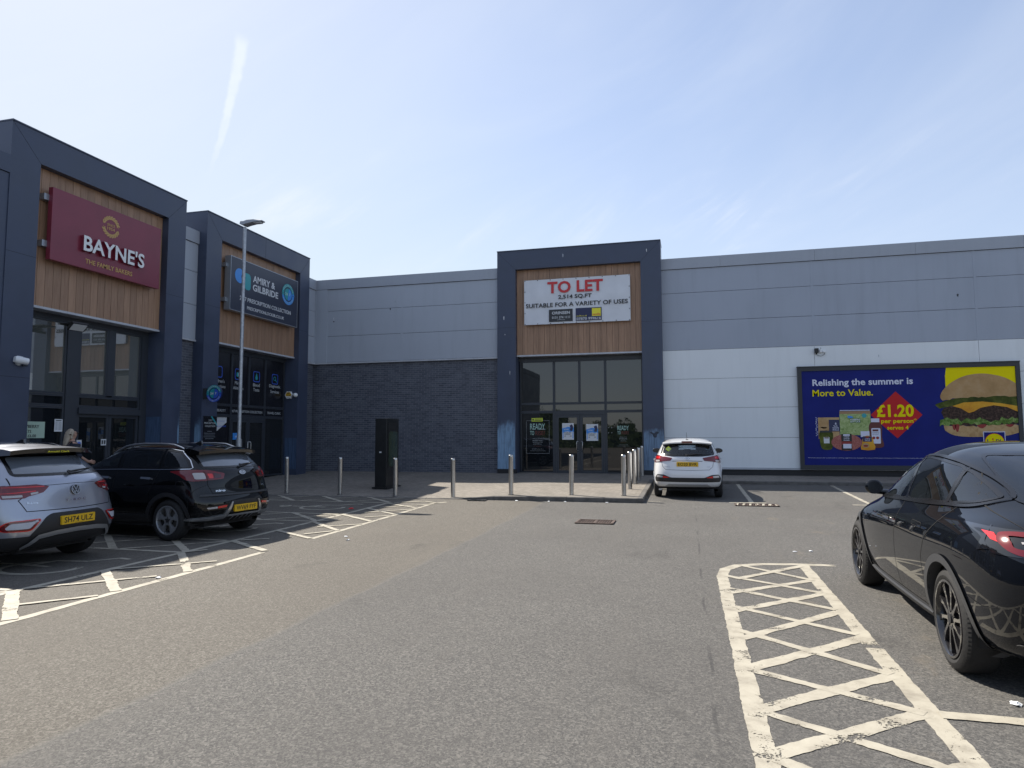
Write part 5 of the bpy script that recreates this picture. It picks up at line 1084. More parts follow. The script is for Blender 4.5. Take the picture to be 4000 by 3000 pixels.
        for i in range(len(Q)-1):
            q = [b0+2*i, b0+2*i+1, b0+2*i+3, b0+2*i+2]; n = Vector(pm.n[q[0]]); a_, b_, c_3 = (Vector(pm.v[k]) for k in q[:3])
            if (b_-a_).cross(c_3-a_).dot(n) < 0: q.reverse()
            pm.f.append(tuple(q)); pm.m.append(m)
        return pm
    def part(s, pm, name, mats, parent=None, sub=True):
        me = bpy.data.meshes.new(name); me.from_pydata(pm.v, [], pm.f); me.update()
        for mt in mats: me.materials.append(MT[mt] if isinstance(mt, str) else mt)
        me.polygons.foreach_set('material_index', pm.m); me.polygons.foreach_set('use_smooth', [True]*len(me.polygons))
        if len(pm.n) == len(pm.v) and pm.v: me.normals_split_custom_set_from_vertices([Vector(n) for n in pm.n])
        return link_mesh(name, me, parent or s.t, local=True)
    def sides(s): return (('L', 1), ('R', -1))
    def window(s, name, poly, mode, glass='cglass', rim=.035, inner=None, rimm='trim_black', off=.004):
        """glazed opening: black rim, glass and a hole in the shell behind it"""
        c = (sum(u for u, v in poly)/len(poly), sum(v for u, v in poly)/len(poly)); inn = inset(poly, rim)
        pm = PM(); s.patch(pm, poly, mode, off, 0, .07, .012); w = None
        # rim as a band, glass inside it
        rm = PM(); k = len(poly)
        for i in range(k):
            a, b, c2, d = poly[i], poly[(i+1) % k], inn[(i+1) % k], inn[i]; q = []; b0 = len(rm.v)
            for (u, v) in (a, b, c2, d):
                h, n = s.hit(mode, u, v); rm.v.append(tuple(h+n*(off+.002))); rm.n.append(tuple(n))
            q = [b0, b0+1, b0+2, b0+3]; n = Vector(rm.n[b0]); A, B_, C = (Vector(rm.v[j]) for j in q[:3])
            if (B_-A).cross(C-A).dot(n) < 0: q.reverse()
            rm.f.append(tuple(q)); rm.m.append(0)
        w = s.part(rm, name, [rimm]); s.part(pm, 'pane', [glass], w)
        s.holes.append((mode, inset(poly, rim*.6))); return w
    def finish(s, wheels, r, arch, arch_w=.055, arch_mat='plastic', well=True):
        """cut the windows and wheel arches out of the shell, then link it"""
        bm = bmesh.new(); bm.from_mesh(s.me); kill = []
        for f in bm.faces:
            c = f.calc_center_median(); n = f.normal; z = False
            for mode, poly in s.holes:
                if mode == 'L' and c.y > 0 and n.y > .15: z = inside((c.x, c.z), poly)
                elif mode == 'R' and c.y < 0 and n.y < -.15: z = inside((c.x, c.z), poly)
                elif mode == 'B' and n.x < -.12 and c.x < 0: z = inside((c.y, c.z), poly)
                elif mode == 'F' and n.x > .12 and c.x > 0: z = inside((c.y, c.z), poly)
                if z: break
            if not z:
                for x in wheels:
                    if abs(c.y) > .45*s.W/2 and math.hypot(c.x-x, c.z-r) < arch and c.z < s.H*.7: z = True
            if z: kill.append(f)
            elif s.lower and c.z < s.lower(c.x): f.material_index = 1
            elif s.lower: f.material_index = 0
        bmesh.ops.delete(bm, geom=kill, context='FACES'); bm.to_mesh(s.me); bm.free()
        for mt in (s.paint, 'plastic'): s.me.materials.append(MT[mt])
        shade(s.me, 180); s.body = link_mesh('body', s.me, s.t, local=True)
        for x in wheels:
            for mode, sg in s.sides():
                pm = PM(); s.strip(pm, [(x+(arch+arch_w/2-.012)*math.cos(rad(a)), r+(arch+arch_w/2-.012)*math.sin(rad(a))) for a in range(-22, 203, 6)], arch_w, mode, .012, 0, .05)
                # fold the inner lip in to the wheel well
                P = []
                for a in range(-22, 203, 6):
                    u, v = x+(arch-.012)*math.cos(rad(a)), r+(arch-.012)*math.sin(rad(a)); h, n = s.hit(mode, u, v); P.append((Vector((u, h.y, v))+n*.012, Vector((u-x, 0, v-r)).normalized()))
                b0 = len(pm.v)
                for p, n in P:
                    pm.v += [tuple(p), (p.x, p.y-sg*.08, p.z)]; pm.n += [tuple(-n)]*2
                for i in range(len(P)-1):
                    q = (b0+2*i, b0+2*i+1, b0+2*i+3, b0+2*i+2); pm.f.append(q); pm.m.append(0)
                s.part(pm, 'wheel_arch', [arch_mat])
                wl = MB(); R0 = arch+.012; ya, yb = sg*s.W*.22, sg*s.W*.455; A_ = [rad(a) for a in range(-12, 193, 6)]
                for a in A_: wl.v += [(x+R0*math.cos(a), ya, r+R0*math.sin(a)), (x+R0*math.cos(a), yb, r+R0*math.sin(a))]
                for i in range(len(A_)-1): wl.f.append((2*i, 2*i+1, 2*i+3, 2*i+2)); wl.m.append(0)
                wl.f.append(tuple(range(0, 2*len(A_), 2))); wl.m.append(0); wl.build('wheel_well', [MT['dark']], s.t, local=True)
        ub = MB(); ub.box(-s.L*.42, s.L*.42, -s.W*.30, s.W*.30, r*.62, r*.9); ub.box(-s.L*.30, s.L*.30, -s.W*.44, s.W*.44, r*.70, r*.95); ub.build('underbody', [MT['dark']], s.t, local=True)
    def wheel(s, x, sg, r, rim_r, wd, style, yout):
        w = MB(); y0 = sg*yout; d = rim_r; h = r-d
        prof = [(-wd, d), (-wd-.0, d+.3*h), (-wd+.008, d+.72*h), (-wd+.03, r-.004), (-wd*.5, r), (-.03, r-.004), (-.008, d+.72*h), (.004, d+.35*h), (-.004, d+.012), (-.012, d)]
        w.lathe((x, y0, r), (0, sg, 0), prof, 48)
        for i in range(72):                                     # tread blocks across the shoulder
            a = 2*math.pi*i/72; c, q = math.cos(a), math.sin(a); c2, q2 = math.cos(a+.035), math.sin(a+.035)
            for o0, o1 in ((-.035, -.012),):
                P = [(x+(r+e)*cc, y0+sg*oo, r+(r+e)*qq) for oo, e in ((o0, -.002), (o1, -.012)) for cc, qq in ((c, q), (c2, q2))]
                w.add([P[0], P[1], P[3], P[2]], [(0, 1, 2, 3)])
        tyre = w.build('wheel', [MT['tyre']], s.t, local=True, smooth=40)
        m = MB(); m.lathe((x, y0, r), (0, sg, 0), [(-.012, d+.004), (.002, d+.003), (.003, d-.012), (-.018, d-.022), (-wd+.02, d-.03)], 40, 0)
        m.lathe((x, y0, r), (0, sg, 0), [(-.10, d-.03), (-.10, 0)], 32, 2); m.lathe((x, y0, r), (0, sg, 0), [(-.085, d*.78), (-.08, d*.78), (-.08, d*.3), (-.085, d*.3)], 32, 3)
        fr = Fr((x, y0, r), (-sg, 0, 0), (0, 0, 1))
        pol = lambda a, q: (q*math.cos(a), q*math.sin(a))
        if style == 'five':
            for i in range(5):
                a = math.pi/2+2*math.pi*i/5
                for e, mm in ((0, 1),):
                    P = [pol(a-.40, .055), pol(a-.20, d*.5), pol(a-.33, d-.012), pol(a+.33, d-.012), pol(a+.20, d*.5), pol(a+.40, .055)]
                    m.prism(fr, P, -.045, -.014, 0); m.prism(fr, [pol(a-.16, .07), pol(a-.10, d*.7), pol(a+.10, d*.7), pol(a+.16, .07)], -.014, -.011, 0)
        elif style == 'blade':
            for i in range(10):
                a = 2*math.pi*i/10+.1
                P = [pol(a-.22, .06), pol(a-.03, d*.6), pol(a-.01, d-.014), pol(a+.20, d-.014), pol(a+.10, d*.6), pol(a+.22, .06)]
                m.prism(fr, P, -.05, -.016, 0)
        else:
            for i in range(10):
                a = 2*math.pi*i/10; P = [pol(a-.35, .05), pol(a-.10, d*.6), pol(a-.09, d-.012), pol(a+.09, d-.012), pol(a+.10, d*.6), pol(a+.35, .05)]; m.prism(fr, P, -.045, -.012, 0)
        m.disc(fr, 0, 0, .075, .075, -.05, -.018, 0, 24); m.disc(fr, 0, 0, .033, .033, -.018, -.008, 2, 20)
        for i in range(5): m.disc(fr, *pol(2*math.pi*i/5+.3, .052), .010, .010, -.018, -.014, 2, 10)
        m.build('rim', [MT['rim_silver' if style == 'five' else 'rim_black'], MT['rim_black'], MT['dark'], MT['disc_brake']], tyre, local=True, smooth=30)
    def plate(s, z, body, off=.02, tilt=0.0):
        p, n = s.hit('B', 0, z); fr = Fr((p.x-off, 0, z), (0, -1, 0), (math.sin(tilt), 0, math.cos(tilt)))
        q = MB().prism(fr, rrect(-.26, .26, -.0555, .0555, .008), -.03, 0).build('number_plate', [MT['plate_yellow']], s.t, local=True)
        if body: MB().text(fr, body, -.225, -.036, .45, .072, .0005, .001, 0, .012).build('lettering', [MT['black']], q, local=True)
        MB().fbox(fr, -.06, .06, -.05, -.047, .0005, .001).build('maker_line', [MT['black']], q, local=True)
    def mirror(s, x, z, mat, hw=.125, hh=.075):
        for mode, sg in s.sides():
            p, n = s.hit(mode, x, z-.04); yy = p.y
            bm = bmesh.new(); bmesh.ops.create_uvsphere(bm, u_segments=20, v_segments=12, radius=1)
            for v in bm.verts:
                k = v.co; X = k.x*.085 if k.x > 0 else k.x*.035
                v.co = Vector((x+.02+X, yy+sg*(hw+.02)+k.y*hw*(1-.12*k.x), z+.02+(k.z*hh if k.z > 0 else k.z*hh*.85)))
            me = bpy.data.meshes.new('mirror'); bm.to_mesh(me); bm.free(); me.materials.append(MT[mat]); shade(me, 180); o = link_mesh('mirror', me, s.t, local=True)
            fr = Fr((x-.018, yy+sg*(hw+.02), z+.02), (0, -1, 0)); MB().prism(fr, [(hw*.8*math.cos(rad(a)), hh*.78*math.sin(rad(a))) for a in range(0, 360, 18)], 0, .004).build('mirror_glass', [MT['glass']], o, local=True)
            MB().tube([(x+.03, yy-sg*.03, z-.03), (x+.03, yy+sg*.08, z-.02)], .028, 10).build('mirror_arm', [MT['gloss_black']], o, local=True, smooth=60)
    def seats(s, xf, xr, z0=.55, y=.36, low=False):
        for x, yy, hd in ((xf, y, 1), (xf, -y, 1), (xr, .42, 1), (xr, -.42, 1), (xr, 0, .8)):
            m = MB(); m.box(x-.02, x+.48, yy-.24, yy+.24, z0-.25, z0); k = Fr((x, yy, z0), (0, -1, 0), (-.22, 0, .975)); m.prism(k, rrect(-.235, .235, -.05, .56, .08), -.10, .02)
            if low and x == xr and hd == 1: m.build('seat', [MT['seat']], s.t, local=True, bevel=.02, smooth=40); continue
            m.prism(k, rrect(-.13*hd, .13*hd, .60, .80 if hd == 1 else .66, .07 if hd == 1 else .03), -.08, .01); m.fbox(k, -.06, -.045, .5, .66, -.05, -.03); m.fbox(k, .045, .06, .5, .66, -.05, -.03)
            m.build('seat', [MT['seat']], s.t, local=True, bevel=.02, smooth=40)
        d = MB(); d.box(xf+.72, xf+1.25, -.66, .66, .60, .93); d.box(xr-.45, xr-.05, -.62, .62, .62, .88); d.build('dashboard', [MT['seat']], s.t, local=True, bevel=.04, smooth=40)
        m = MB(); c = Vector((xf+.62, .37, .92)); m.lathe(c, (-.9, 0, .42), [(-.012, .175), (0, .19), (.012, .175), (0, .165), (-.012, .175)], 28); m.box(c.x-.02, c.x+.02, .21, .53, .91, .935); m.build('steering_wheel', [MT['seat']], s.t, local=True, smooth=60)
def face(c, y, z, off=.004):
    p, n = c.hit('B', y, z); v = (Vector((0, 0, 1))-n*n.z).normalized(); return Fr(p+n*off, v.cross(n), v)
def wrap(c, y, z): return c.hit('B', y, z)[0].x+.004
class PM(MB):
    def __init__(s): MB.__init__(s); s.n = []
def inside(p, poly):
    x, y = p; r = False; k = len(poly)
    for i in range(k):
        (x1, y1), (x2, y2) = poly[i], poly[(i+1) % k]
        if (y1 > y) != (y2 > y) and x < (x2-x1)*(y-y1)/(y2-y1)+x1: r = not r
    return r
def inset(poly, d):
    k = len(poly); a = sum(poly[i][0]*poly[(i+1) % k][1]-poly[(i+1) % k][0]*poly[i][1] for i in range(k)); sg = 1 if a > 0 else -1; o = []
    for i in range(k):
        p0, p1, p2 = Vector(poly[i-1]), Vector(poly[i]), Vector(poly[(i+1) % k]); e1, e2 = (p1-p0).normalized(), (p2-p1).normalized()
        n1, n2 = Vector((-e1.y, e1.x))*sg, Vector((-e2.y, e2.x))*sg; n = (n1+n2)
        n = n/max(.35, n.length_squared/2) if n.length > 1e-6 else n1
        o.append(tuple(p1+n*d))
    return o
def rnd(poly, r=.05, k=4):
    """cut the corners of an outline round"""
    o = []; m = len(poly)
    for i in range(m):
        p0, p1, p2 = Vector(poly[i-1]), Vector(poly[i]), Vector(poly[(i+1) % m]); a, b = p0-p1, p2-p1; q = min(r, a.length*.45, b.length*.45)
        A, B_ = p1+a.normalized()*q, p1+b.normalized()*q
        for j in range(k+1):
            t = j/k; o.append(tuple(A*(1-t)**2+p1*2*t*(1-t)+B_*t*t))
    return o
def dens(poly, st=.06):
    o = []; m = len(poly)
    for i in range(m):
        a, b = Vector(poly[i]), Vector(poly[(i+1) % m]); k = max(1, int((b-a).length/st)); o += [tuple(a+(b-a)*j/k) for j in range(k)]
    return o
def R_(xr, xf, w, *z, **k): return dict(xr=xr, xf=xf, w=w, z=z, **k)
def mirr(poly): return [(-u, v) for u, v in poly]
HD = math.atan2

# ---------------------------------------------------------------- silver compact crossover
hx, hy = -.9985, -.054
T_ = Car('parked_car', 'silver crossover parked nose in by the bakery, at the left edge', 'car', (-7.78+hx*2.117, 7.25+hy*2.117, .0), HD(hy, hx), 4.234, 1.819, 1.60, [
    R_(-1.86, 1.9, .78, .24, .22, .22), R_(-2.03, 2.03, .86, .30, .25, .25, .27), R_(-2.10, 2.11, .892, .44, .42, .42, .42), R_(-2.117, 2.117, .910, .62, .60, .60, .60, cr=.20), R_(-2.075, 2.09, .906, .74, .76, .76, .74, cr=.2), R_(-2.06, 2.03, .898, .90, .90, .88, .84, cr=.24),
    R_(-2.03, 1.88, .862, 1.07, 1.02, .98, .94, cr=.26), R_(-1.97, .98, .815, 1.155, 1.10, 1.06, 1.05, cr=.27, cf=.25), R_(-1.75, .50, .740, 1.33, 1.32, 1.31, 1.27, cr=.22, cf=.25), R_(-1.50, .03, .645, 1.485, 1.52, 1.525, 1.49, cr=.18, cf=.2), R_(-1.45, -.06, .44, 1.54, 1.59, 1.595, 1.565, cr=.12, cf=.16, spine=(1.55, 1.60, 1.605, 1.58))],
    'paint_silver', lower=lambda x: .36 if x > -1.7 else .45)
ax = (-1.317, 1.273); rw = .335
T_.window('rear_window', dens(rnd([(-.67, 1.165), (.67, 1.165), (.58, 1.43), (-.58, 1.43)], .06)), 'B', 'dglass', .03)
T_.window('windscreen', dens(rnd([(-.70, 1.09), (.70, 1.09), (.55, 1.43), (-.55, 1.43)], .06)), 'F', 'cglass', .04)
for md, sg in T_.sides():
    T_.window('side_window', dens(rnd([(-.10, 1.12), (.80, 1.10), (.20, 1.45), (-.10, 1.48)], .03)), md, 'cglass', .025); T_.window('side_window', dens(rnd([(-.98, 1.15), (-.14, 1.12), (-.14, 1.48), (-.85, 1.465)], .03)), md, 'pglass', .025); T_.window('side_window', dens(rnd([(-1.52, 1.19), (-1.03, 1.155), (-.92, 1.455), (-1.28, 1.43)], .03)), md, 'pglass', .025)
    pm = PM()
    for pts in ([(.86, .40), (.86, 1.08)], [(-.12, .38), (-.12, 1.10)], [(-1.0, 1.12), (-.92, .95), (-.92, .70)]): T_.strip(pm, pts, .008, md, .002)
    T_.part(pm, 'door_seam', ['gap'])
    pm = PM()
    for x in (.02, -.80): T_.patch(pm, rnd([(x-.10, .93), (x+.10, .93), (x+.10, .965), (x-.10, .965)], .015), md, .025, 0, .04, .02)
    T_.part(pm, 'door_handle', ['paint_silver'])
for sg in (1, -1):
    pm = PM(); lamp = [(.36*sg, 1.035), (.44*sg, .965), (.60*sg, .925), (.64*sg, .905), (.80*sg, .90), (.80*sg, 1.055), (.50*sg, 1.065)]
    T_.patch(pm, dens(lamp), 'B', .012, 0, .05, .02); xw = wrap(T_, .80, .97); sl = [(-1.66, 1.02), (-1.60, .98), (-1.70, .90), (xw, .897), (xw, 1.057), (-1.78, 1.06)]; T_.patch(pm, dens(sl), 'L' if sg > 0 else 'R', .012, 0, .05, .02)
    T_.strip(pm, [(.42*sg, 1.035), (.80*sg, 1.035)], .012, 'B', .014, 1); T_.strip(pm, [(.52*sg, .985), (.80*sg, .965)], .014, 'B', .014, 1); T_.patch(pm, dens([(.50*sg, .955), (.58*sg, .94), (.58*sg, .965), (.50*sg, .975)]), 'B', .015, 2, .05); T_.patch(pm, dens([(.66*sg, .918), (.79*sg, .912), (.79*sg, .94), (.66*sg, .945)]), 'B', .015, 2, .05)
    T_.part(pm, 'tail_lamp', ['lamp_red', 'lamp_bright', 'lamp_clear'])
    pm = PM(); fo = rnd([(.57*sg, .60), (.86*sg, .605), (.84*sg, .50), (.74*sg, .44), (.60*sg, .44), (.50*sg, .52)], .03); fo = rnd([(.50*sg, .645), (.80*sg, .635), (.84*sg, .56), (.82*sg, .515), (.62*sg, .515)], .035)
    T_.patch(pm, dens(fo), 'B', .010, 0, .03, .02); T_.strip(pm, fo, .012, 'B', .018, 1, closed=True); T_.patch(pm, dens(inset(fo, .026)), 'B', .017, 2, .03); T_.part(pm, 'reflector_bezel', ['lamp_red', 'reflector', 'fog_grey'])
pm = PM(); T_.patch(pm, dens(rnd([(-.36, .70), (.36, .70), (.44, .66), (.60, .47), (.62, .44), (-.62, .44), (-.60, .47), (-.44, .66)], .03)), 'B', .006, 0, .06, .02); T_.part(pm, 'plate_recess', ['plastic'])
sk = MB()
for sg in (1, -1): pass
pts = [(-.66, .315), (-.60, .36), (-.52, .435), (-.30, .462), (0, .47), (.30, .462), (.52, .435), (.60, .36), (.66, .315)]
pm = PM(); T_.strip(pm, pts, .055, 'B', .028, 0, .05); T_.strip(pm, [(u, v-.035) for u, v in pts], .02, 'B', .015, 1, .05); T_.part(pm, 'skid_plate', ['satin', 'plastic'])
pm = PM(); T_.strip(pm, [(-.70, 1.15), (-.72, 1.06), (-.64, 1.05), (-.64, .93), (-.70, .88), (-.64, .745), (0, .735), (.64, .745), (.70, .88), (.64, .93), (.64, 1.05), (.72, 1.06), (.70, 1.15)], .010, 'B', .002, 0, .03); T_.strip(pm, [(-.66, 1.045), (0, 1.055), (.66, 1.045)], .006, 'B', .002, 0); T_.part(pm, 'tailgate_seam', ['gap'])
fr = face(T_, 0, .97, .01); q = MB().disc(fr, 0, 0, .068, .068, -.03, .006, 0, 32).ringf(fr, 0, 0, .058, .068, .004, .011, 1, 28)
for a, b in (((-.030, .052), (-.006, -.0)), ((.030, .052), (.006, .0)), ((-.052, .018), (-.022, -.05)), ((.052, .018), (.022, -.05)), ((-.022, -.05), (0, -.004)), ((.022, -.05), (0, -.004))):
    a, b = Vector(a), Vector(b); w_ = (b-a).normalized().orthogonal()*.006; q.prism(fr, [tuple(a-w_), tuple(b-w_), tuple(b+w_), tuple(a+w_)], .004, .010, 1)
q.build('emblem', [MT['gloss_black'], MT['chrome']], T_.t, local=True)
for yy, tx, w_, h_ in ((0, 'T - R O C', .32, .028), (.57, 'R-Line', .12, .026)): MB().text(face(T_, yy, .845, .003), tx, -w_/2, -.014, w_, h_, 0, .003, 0, .01).build('badge', [MT['chrome']], T_.t, local=True)
T_.plate(.597, 'SH74 ULZ', .022)
def spoiler(c, x0, x1, y, z0, drop, th, mats, crown=.03):
    """lip carrying the roof line on over the tailgate glass"""
    m = MB(); k = 16; top, bot = [], []
    for i in range(k+1):
        t = -1+2*i/k; yy = y*t; e = abs(t)**2.5
        for xx, zz in ((x0, z0-crown*e), (lerp(x0, x1, .55), z0-crown*e-drop*.45), (x1+.06*e, z0-crown*e-drop), (x1+.06*e+.01, z0-crown*e-drop-th), (x0, z0-crown*e-drop-th-.02)): m.v.append((xx, yy, zz))
    for i in range(k):
        for j in range(5): m.f.append((5*i+j, 5*i+5+j, 5*i+5+(j+1) % 5, 5*i+(j+1) % 5)); m.m.append(0 if j in (0, 1) else 1)
    m.f += [(4, 3, 2, 1, 0), tuple(5*k+j for j in range(5))]; m.m += [0, 0]
    return m.build('roof_spoiler', [MT[x] for x in mats], c.t, local=True, smooth=30)
spoiler(T_, -1.38, -1.76, .63, 1.55, .035, .055, ('paint_silver', 'gloss_black'))
MB().text(Fr((-1.775, 0, 1.468), (0, -1, 0)), 'Arnold Clark', -.17, -.012, .34, .024, 0, .002, 0, .01).build('dealer_sticker', [MT['yellow']], T_.t, local=True)
def rails(c, x0, x1, y, z, mat, h=.045):
    for sg in (1, -1):
        P = []
        for i in range(13):
            t = i/12; x = lerp(x0, x1, t); r_ = c.bvh.ray_cast(Vector((x, sg*y, 4)), Vector((0, 0, -1))); zz = r_[0].z if r_[0] else z
            P.append((x, sg*y, zz+h*min(1, 6*t, 6*(1-t))*1.0+.004))
        MB().tube(P, .017, 10).build('roof_rail', [MT[mat]], c.t, local=True, smooth=60)
rails(T_, -1.35, .15, .57, 1.5, 'gloss_black', .03)
def wiper(c, z, y0, y1, dz=.03):
    p0, n0 = c.hit('B', y0, z); p1, n1 = c.hit('B', y1, z+dz); pm_, nm = c.hit('B', (y0+y1)/2, z+dz*.5)
    m = MB(); m.tube([p0+n0*.03, p0+n0*.045], .028, 12); m.tube([p0+n0*.04, pm_+nm*.035, p1+n1*.018], .014, 8, r2=.006); m.tube([(p0*.7+p1*.3)+n1*.014, p1*1.2-p0*.2+n1*.014], .007, 6)
    m.build('rear_wiper', [MT['plastic']], c.t, local=True, smooth=50)
wiper(T_, 1.175, 0.02, -.42, .045)
def fin(c, x):
    p, n = c.hit('T', x, 0); m = MB(); P = [(x+.09, p.z-.005), (x-.02, p.z+.045), (x-.07, p.z+.055), (x-.085, p.z-.005)]
    m.prism(Fr((0, 0, 0), (1, 0, 0), (0, 0, 1)), P, -.018, .018); m.build('aerial', [MT['gloss_black']], c.t, local=True, bevel=.006)
fin(T_, -1.15); T_.mirror(.70, 1.10, 'paint_silver'); T_.seats(-.10, -.95)
T_.finish(ax, rw, .375, .05)
for x in ax:
    for sg in (1, -1): T_.wheel(x, sg, rw, .225, .215, 'ten', .875)

# ---------------------------------------------------------------- black crossover
hx, hy = -.9950, .0998
K_ = Car('parked_car', 'black crossover with roof rails and five spoke wheels, parked beside the silver one', 'car', (-7.20+hx*2.178, 9.95+hy*2.178, .0), HD(hy, hx), 4.355, 1.825, 1.555, [
    R_(-1.92, 1.95, .78, .26, .24, .24), R_(-2.08, 2.08, .86, .32, .28, .28, .30), R_(-2.165, 2.165, .89, .46, .44, .44, .45, cr=.2), R_(-2.178, 2.178, .9025, .63, .60, .60, .60, cr=.22), R_(-2.11, 2.14, .90, .74, .76, .76, .74, cr=.22), R_(-2.10, 2.06, .888, .93, .92, .90, .84, cr=.26),
    R_(-2.06, 1.85, .85, 1.09, 1.04, 1.0, .95, cr=.28), R_(-2.0, 1.05, .81, 1.15, 1.12, 1.07, 1.05, cr=.28, cf=.25), R_(-1.81, .60, .740, 1.31, 1.31, 1.30, 1.26, cr=.22, cf=.25), R_(-1.62, .15, .645, 1.445, 1.48, 1.485, 1.455, cr=.18, cf=.2), R_(-1.58, .05, .44, 1.49, 1.54, 1.55, 1.515, cr=.12, cf=.16, spine=(1.50, 1.55, 1.56, 1.53))],
    'paint_black', lower=lambda x: .38 if x > -1.75 else .36)
ax = (-1.39, 1.31); rw = .33
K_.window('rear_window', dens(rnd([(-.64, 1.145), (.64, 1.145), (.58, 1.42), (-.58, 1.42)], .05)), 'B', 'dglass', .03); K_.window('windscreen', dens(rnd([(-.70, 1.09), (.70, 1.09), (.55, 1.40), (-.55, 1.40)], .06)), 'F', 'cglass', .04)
for md, sg in K_.sides():
    K_.window('side_window', dens(rnd([(-.20, 1.135), (.88, 1.10), (.30, 1.40), (-.18, 1.46)], .03)), md, 'cglass', .022); K_.window('side_window', dens(rnd([(-1.12, 1.14), (-.27, 1.135), (-.25, 1.46), (-1.08, 1.45)], .03)), md, 'pglass', .022); K_.window('side_window', dens(rnd([(-1.70, 1.15), (-1.17, 1.14), (-1.13, 1.445), (-1.40, 1.415), (-1.62, 1.26)], .03)), md, 'pglass', .022)
    pm = PM(); K_.strip(pm, [(.90, 1.088), (-.2, 1.122), (-1.15, 1.127), (-1.71, 1.137), (-1.735, 1.155), (-1.63, 1.275), (-1.42, 1.42), (-1.15, 1.46), (-.2, 1.472)], .012, md, .012); K_.part(pm, 'window_trim', ['chrome'])
    pm = PM()
    for pts in ([(.92, .42), (.90, 1.08)], [(-.22, .42), (-.23, 1.11)], [(-1.15, 1.12), (-1.08, .90), (-.98, .72)]): K_.strip(pm, pts, .007, md, .002)
    K_.strip(pm, [(-2.0, .90), (-1.85, .80), (-1.78, .62), (-1.80, .40)], .006, md, .002); K_.part(pm, 'door_seam', ['gap'])
    for x in (.0, -.92):
        pm = PM(); K_.patch(pm, rnd([(x-.11, .965), (x+.10, .975), (x+.10, 1.005), (x-.11, 1.0)], .014), md, .028, 0, .04, .028); K_.part(pm, 'door_handle', ['chrome'])
    pm = PM(); K_.strip(pm, [(-.95, .40), (.9, .40)], .055, md, .012); K_.part(pm, 'sill_trim', ['plastic'])
for sg in (1, -1):
    pm = PM(); md = 'L' if sg > 0 else 'R'; lamp = rnd([(.36*sg, 1.06), (.40*sg, .975), (.80*sg, .945), (.825*sg, .97), (.82*sg, 1.10), (.76*sg, 1.125), (.60*sg, 1.115)], .02)
    K_.patch(pm, dens(lamp), 'B', .014, 0, .05, .025);pass
    K_.patch(pm, dens(rnd([(.43*sg, 1.045), (.44*sg, .995), (.54*sg, .985), (.54*sg, 1.07)], .015)), 'B', .017, 3, .05); K_.patch(pm, dens(rnd([(.56*sg, 1.06), (.56*sg, .99), (.62*sg, .985), (.63*sg, 1.06)], .015)), 'B', .017, 1, .05); K_.patch(pm, dens(rnd([(.66*sg, 1.075), (.66*sg, .98), (.77*sg, .975), (.76*sg, 1.075)], .02)), 'B', .017, 2, .05); K_.strip(pm, [(.645*sg, .955), (.65*sg, 1.10)], .006, 'B', .018, 4)
    K_.part(pm, 'tail_lamp', ['lamp_red', 'lamp_bright', 'lamp_clear', 'lamp_dark', 'gap'])
    pm = PM(); K_.patch(pm, dens(rnd([(.40*sg, .56), (.56*sg, .545), (.56*sg, .515), (.41*sg, .525)], .01)), 'B', .014, 0, .04, .01); K_.patch(pm, dens(rnd([(.565*sg, .545), (.72*sg, .535), (.70*sg, .51), (.565*sg, .515)], .01)), 'B', .014, 1, .04, .01); K_.part(pm, 'bumper_reflector', ['reflector', 'lamp_clear'])
    pm = PM(); K_.patch(pm, dens([(.285*sg, .60), (.31*sg, .60), (.43*sg, .405), (.82*sg, .375), (.84*sg, .335), (.40*sg, .345), (.36*sg, .38)]), 'B', .022, 0, .04, .02); K_.part(pm, 'bumper_trim', ['satin'])
pm = PM(); K_.patch(pm, dens([(-.30, .62), (.30, .62), (.38, .44), (.34, .42), (-.34, .42), (-.38, .44)]), 'B', .005, 0, .06, .02); K_.part(pm, 'plate_recess', ['plastic'])
pm = PM(); K_.strip(pm, [(-.36, .395), (0, .40), (.36, .395)], .035, 'B', .03, 0)
for i in range(5): K_.strip(pm, [(-.22+.11*i, .37), (-.20+.11*i, .31)], .03, 'B', .02, 0)
K_.part(pm, 'skid_plate', ['satin'])
pm = PM(); K_.patch(pm, dens([(-.78, .705), (.78, .705), (.76, .735), (-.76, .735)]), 'B', .020, 0, .06, .02); K_.part(pm, 'bumper_step', ['arch_grey'])
pm = PM(); K_.strip(pm, [(-.70, 1.14), (-.66, 1.125), (-.645, .955), (-.66, .90), (-.60, .745), (0, .74), (.60, .745), (.66, .90), (.645, .955), (.66, 1.125), (.70, 1.14)], .008, 'B', .002, 0, .03); K_.strip(pm, [(-.66, .83), (0, .845), (.66, .83)], .004, 'B', .003); K_.part(pm, 'tailgate_seam', ['gap'])
fr = face(K_, 0, 1.06, .012); MB().disc(fr, 0, 0, .068, .036, -.02, .003, 0, 28).ringf(fr, 0, 0, .030, .036, .003, .007, 1, 28, k=1.9).text(fr, 'KIA', -.042, -.014, .084, .028, .003, .004, 1, .02).build('emblem', [MT['gloss_black'], MT['chrome']], K_.t, local=True)
for yy, zz, tx, w_, h_ in ((.47, .79, 'niro', .17, .035), (-.52, .83, 'PHEV', .08, .022)): MB().text(face(K_, yy, zz, .003), tx, -w_/2, -h_/2, w_, h_, 0, .003, 0, .02).build('badge', [MT['chrome']], K_.t, local=True)
K_.plate(.49, 'WV69 FYF', .022); spoiler(K_, -1.46, -1.84, .64, 1.505, .06, .05, ('paint_black', 'gloss_black')); rails(K_, -1.45, .15, .58, 1.51, 'satin', .045); wiper(K_, 1.16, -.02, -.36, .035); fin(K_, -1.12); K_.mirror(.75, 1.13, 'paint_black'); K_.seats(-.05, -.9)
K_.finish(ax, rw, .385, .07)
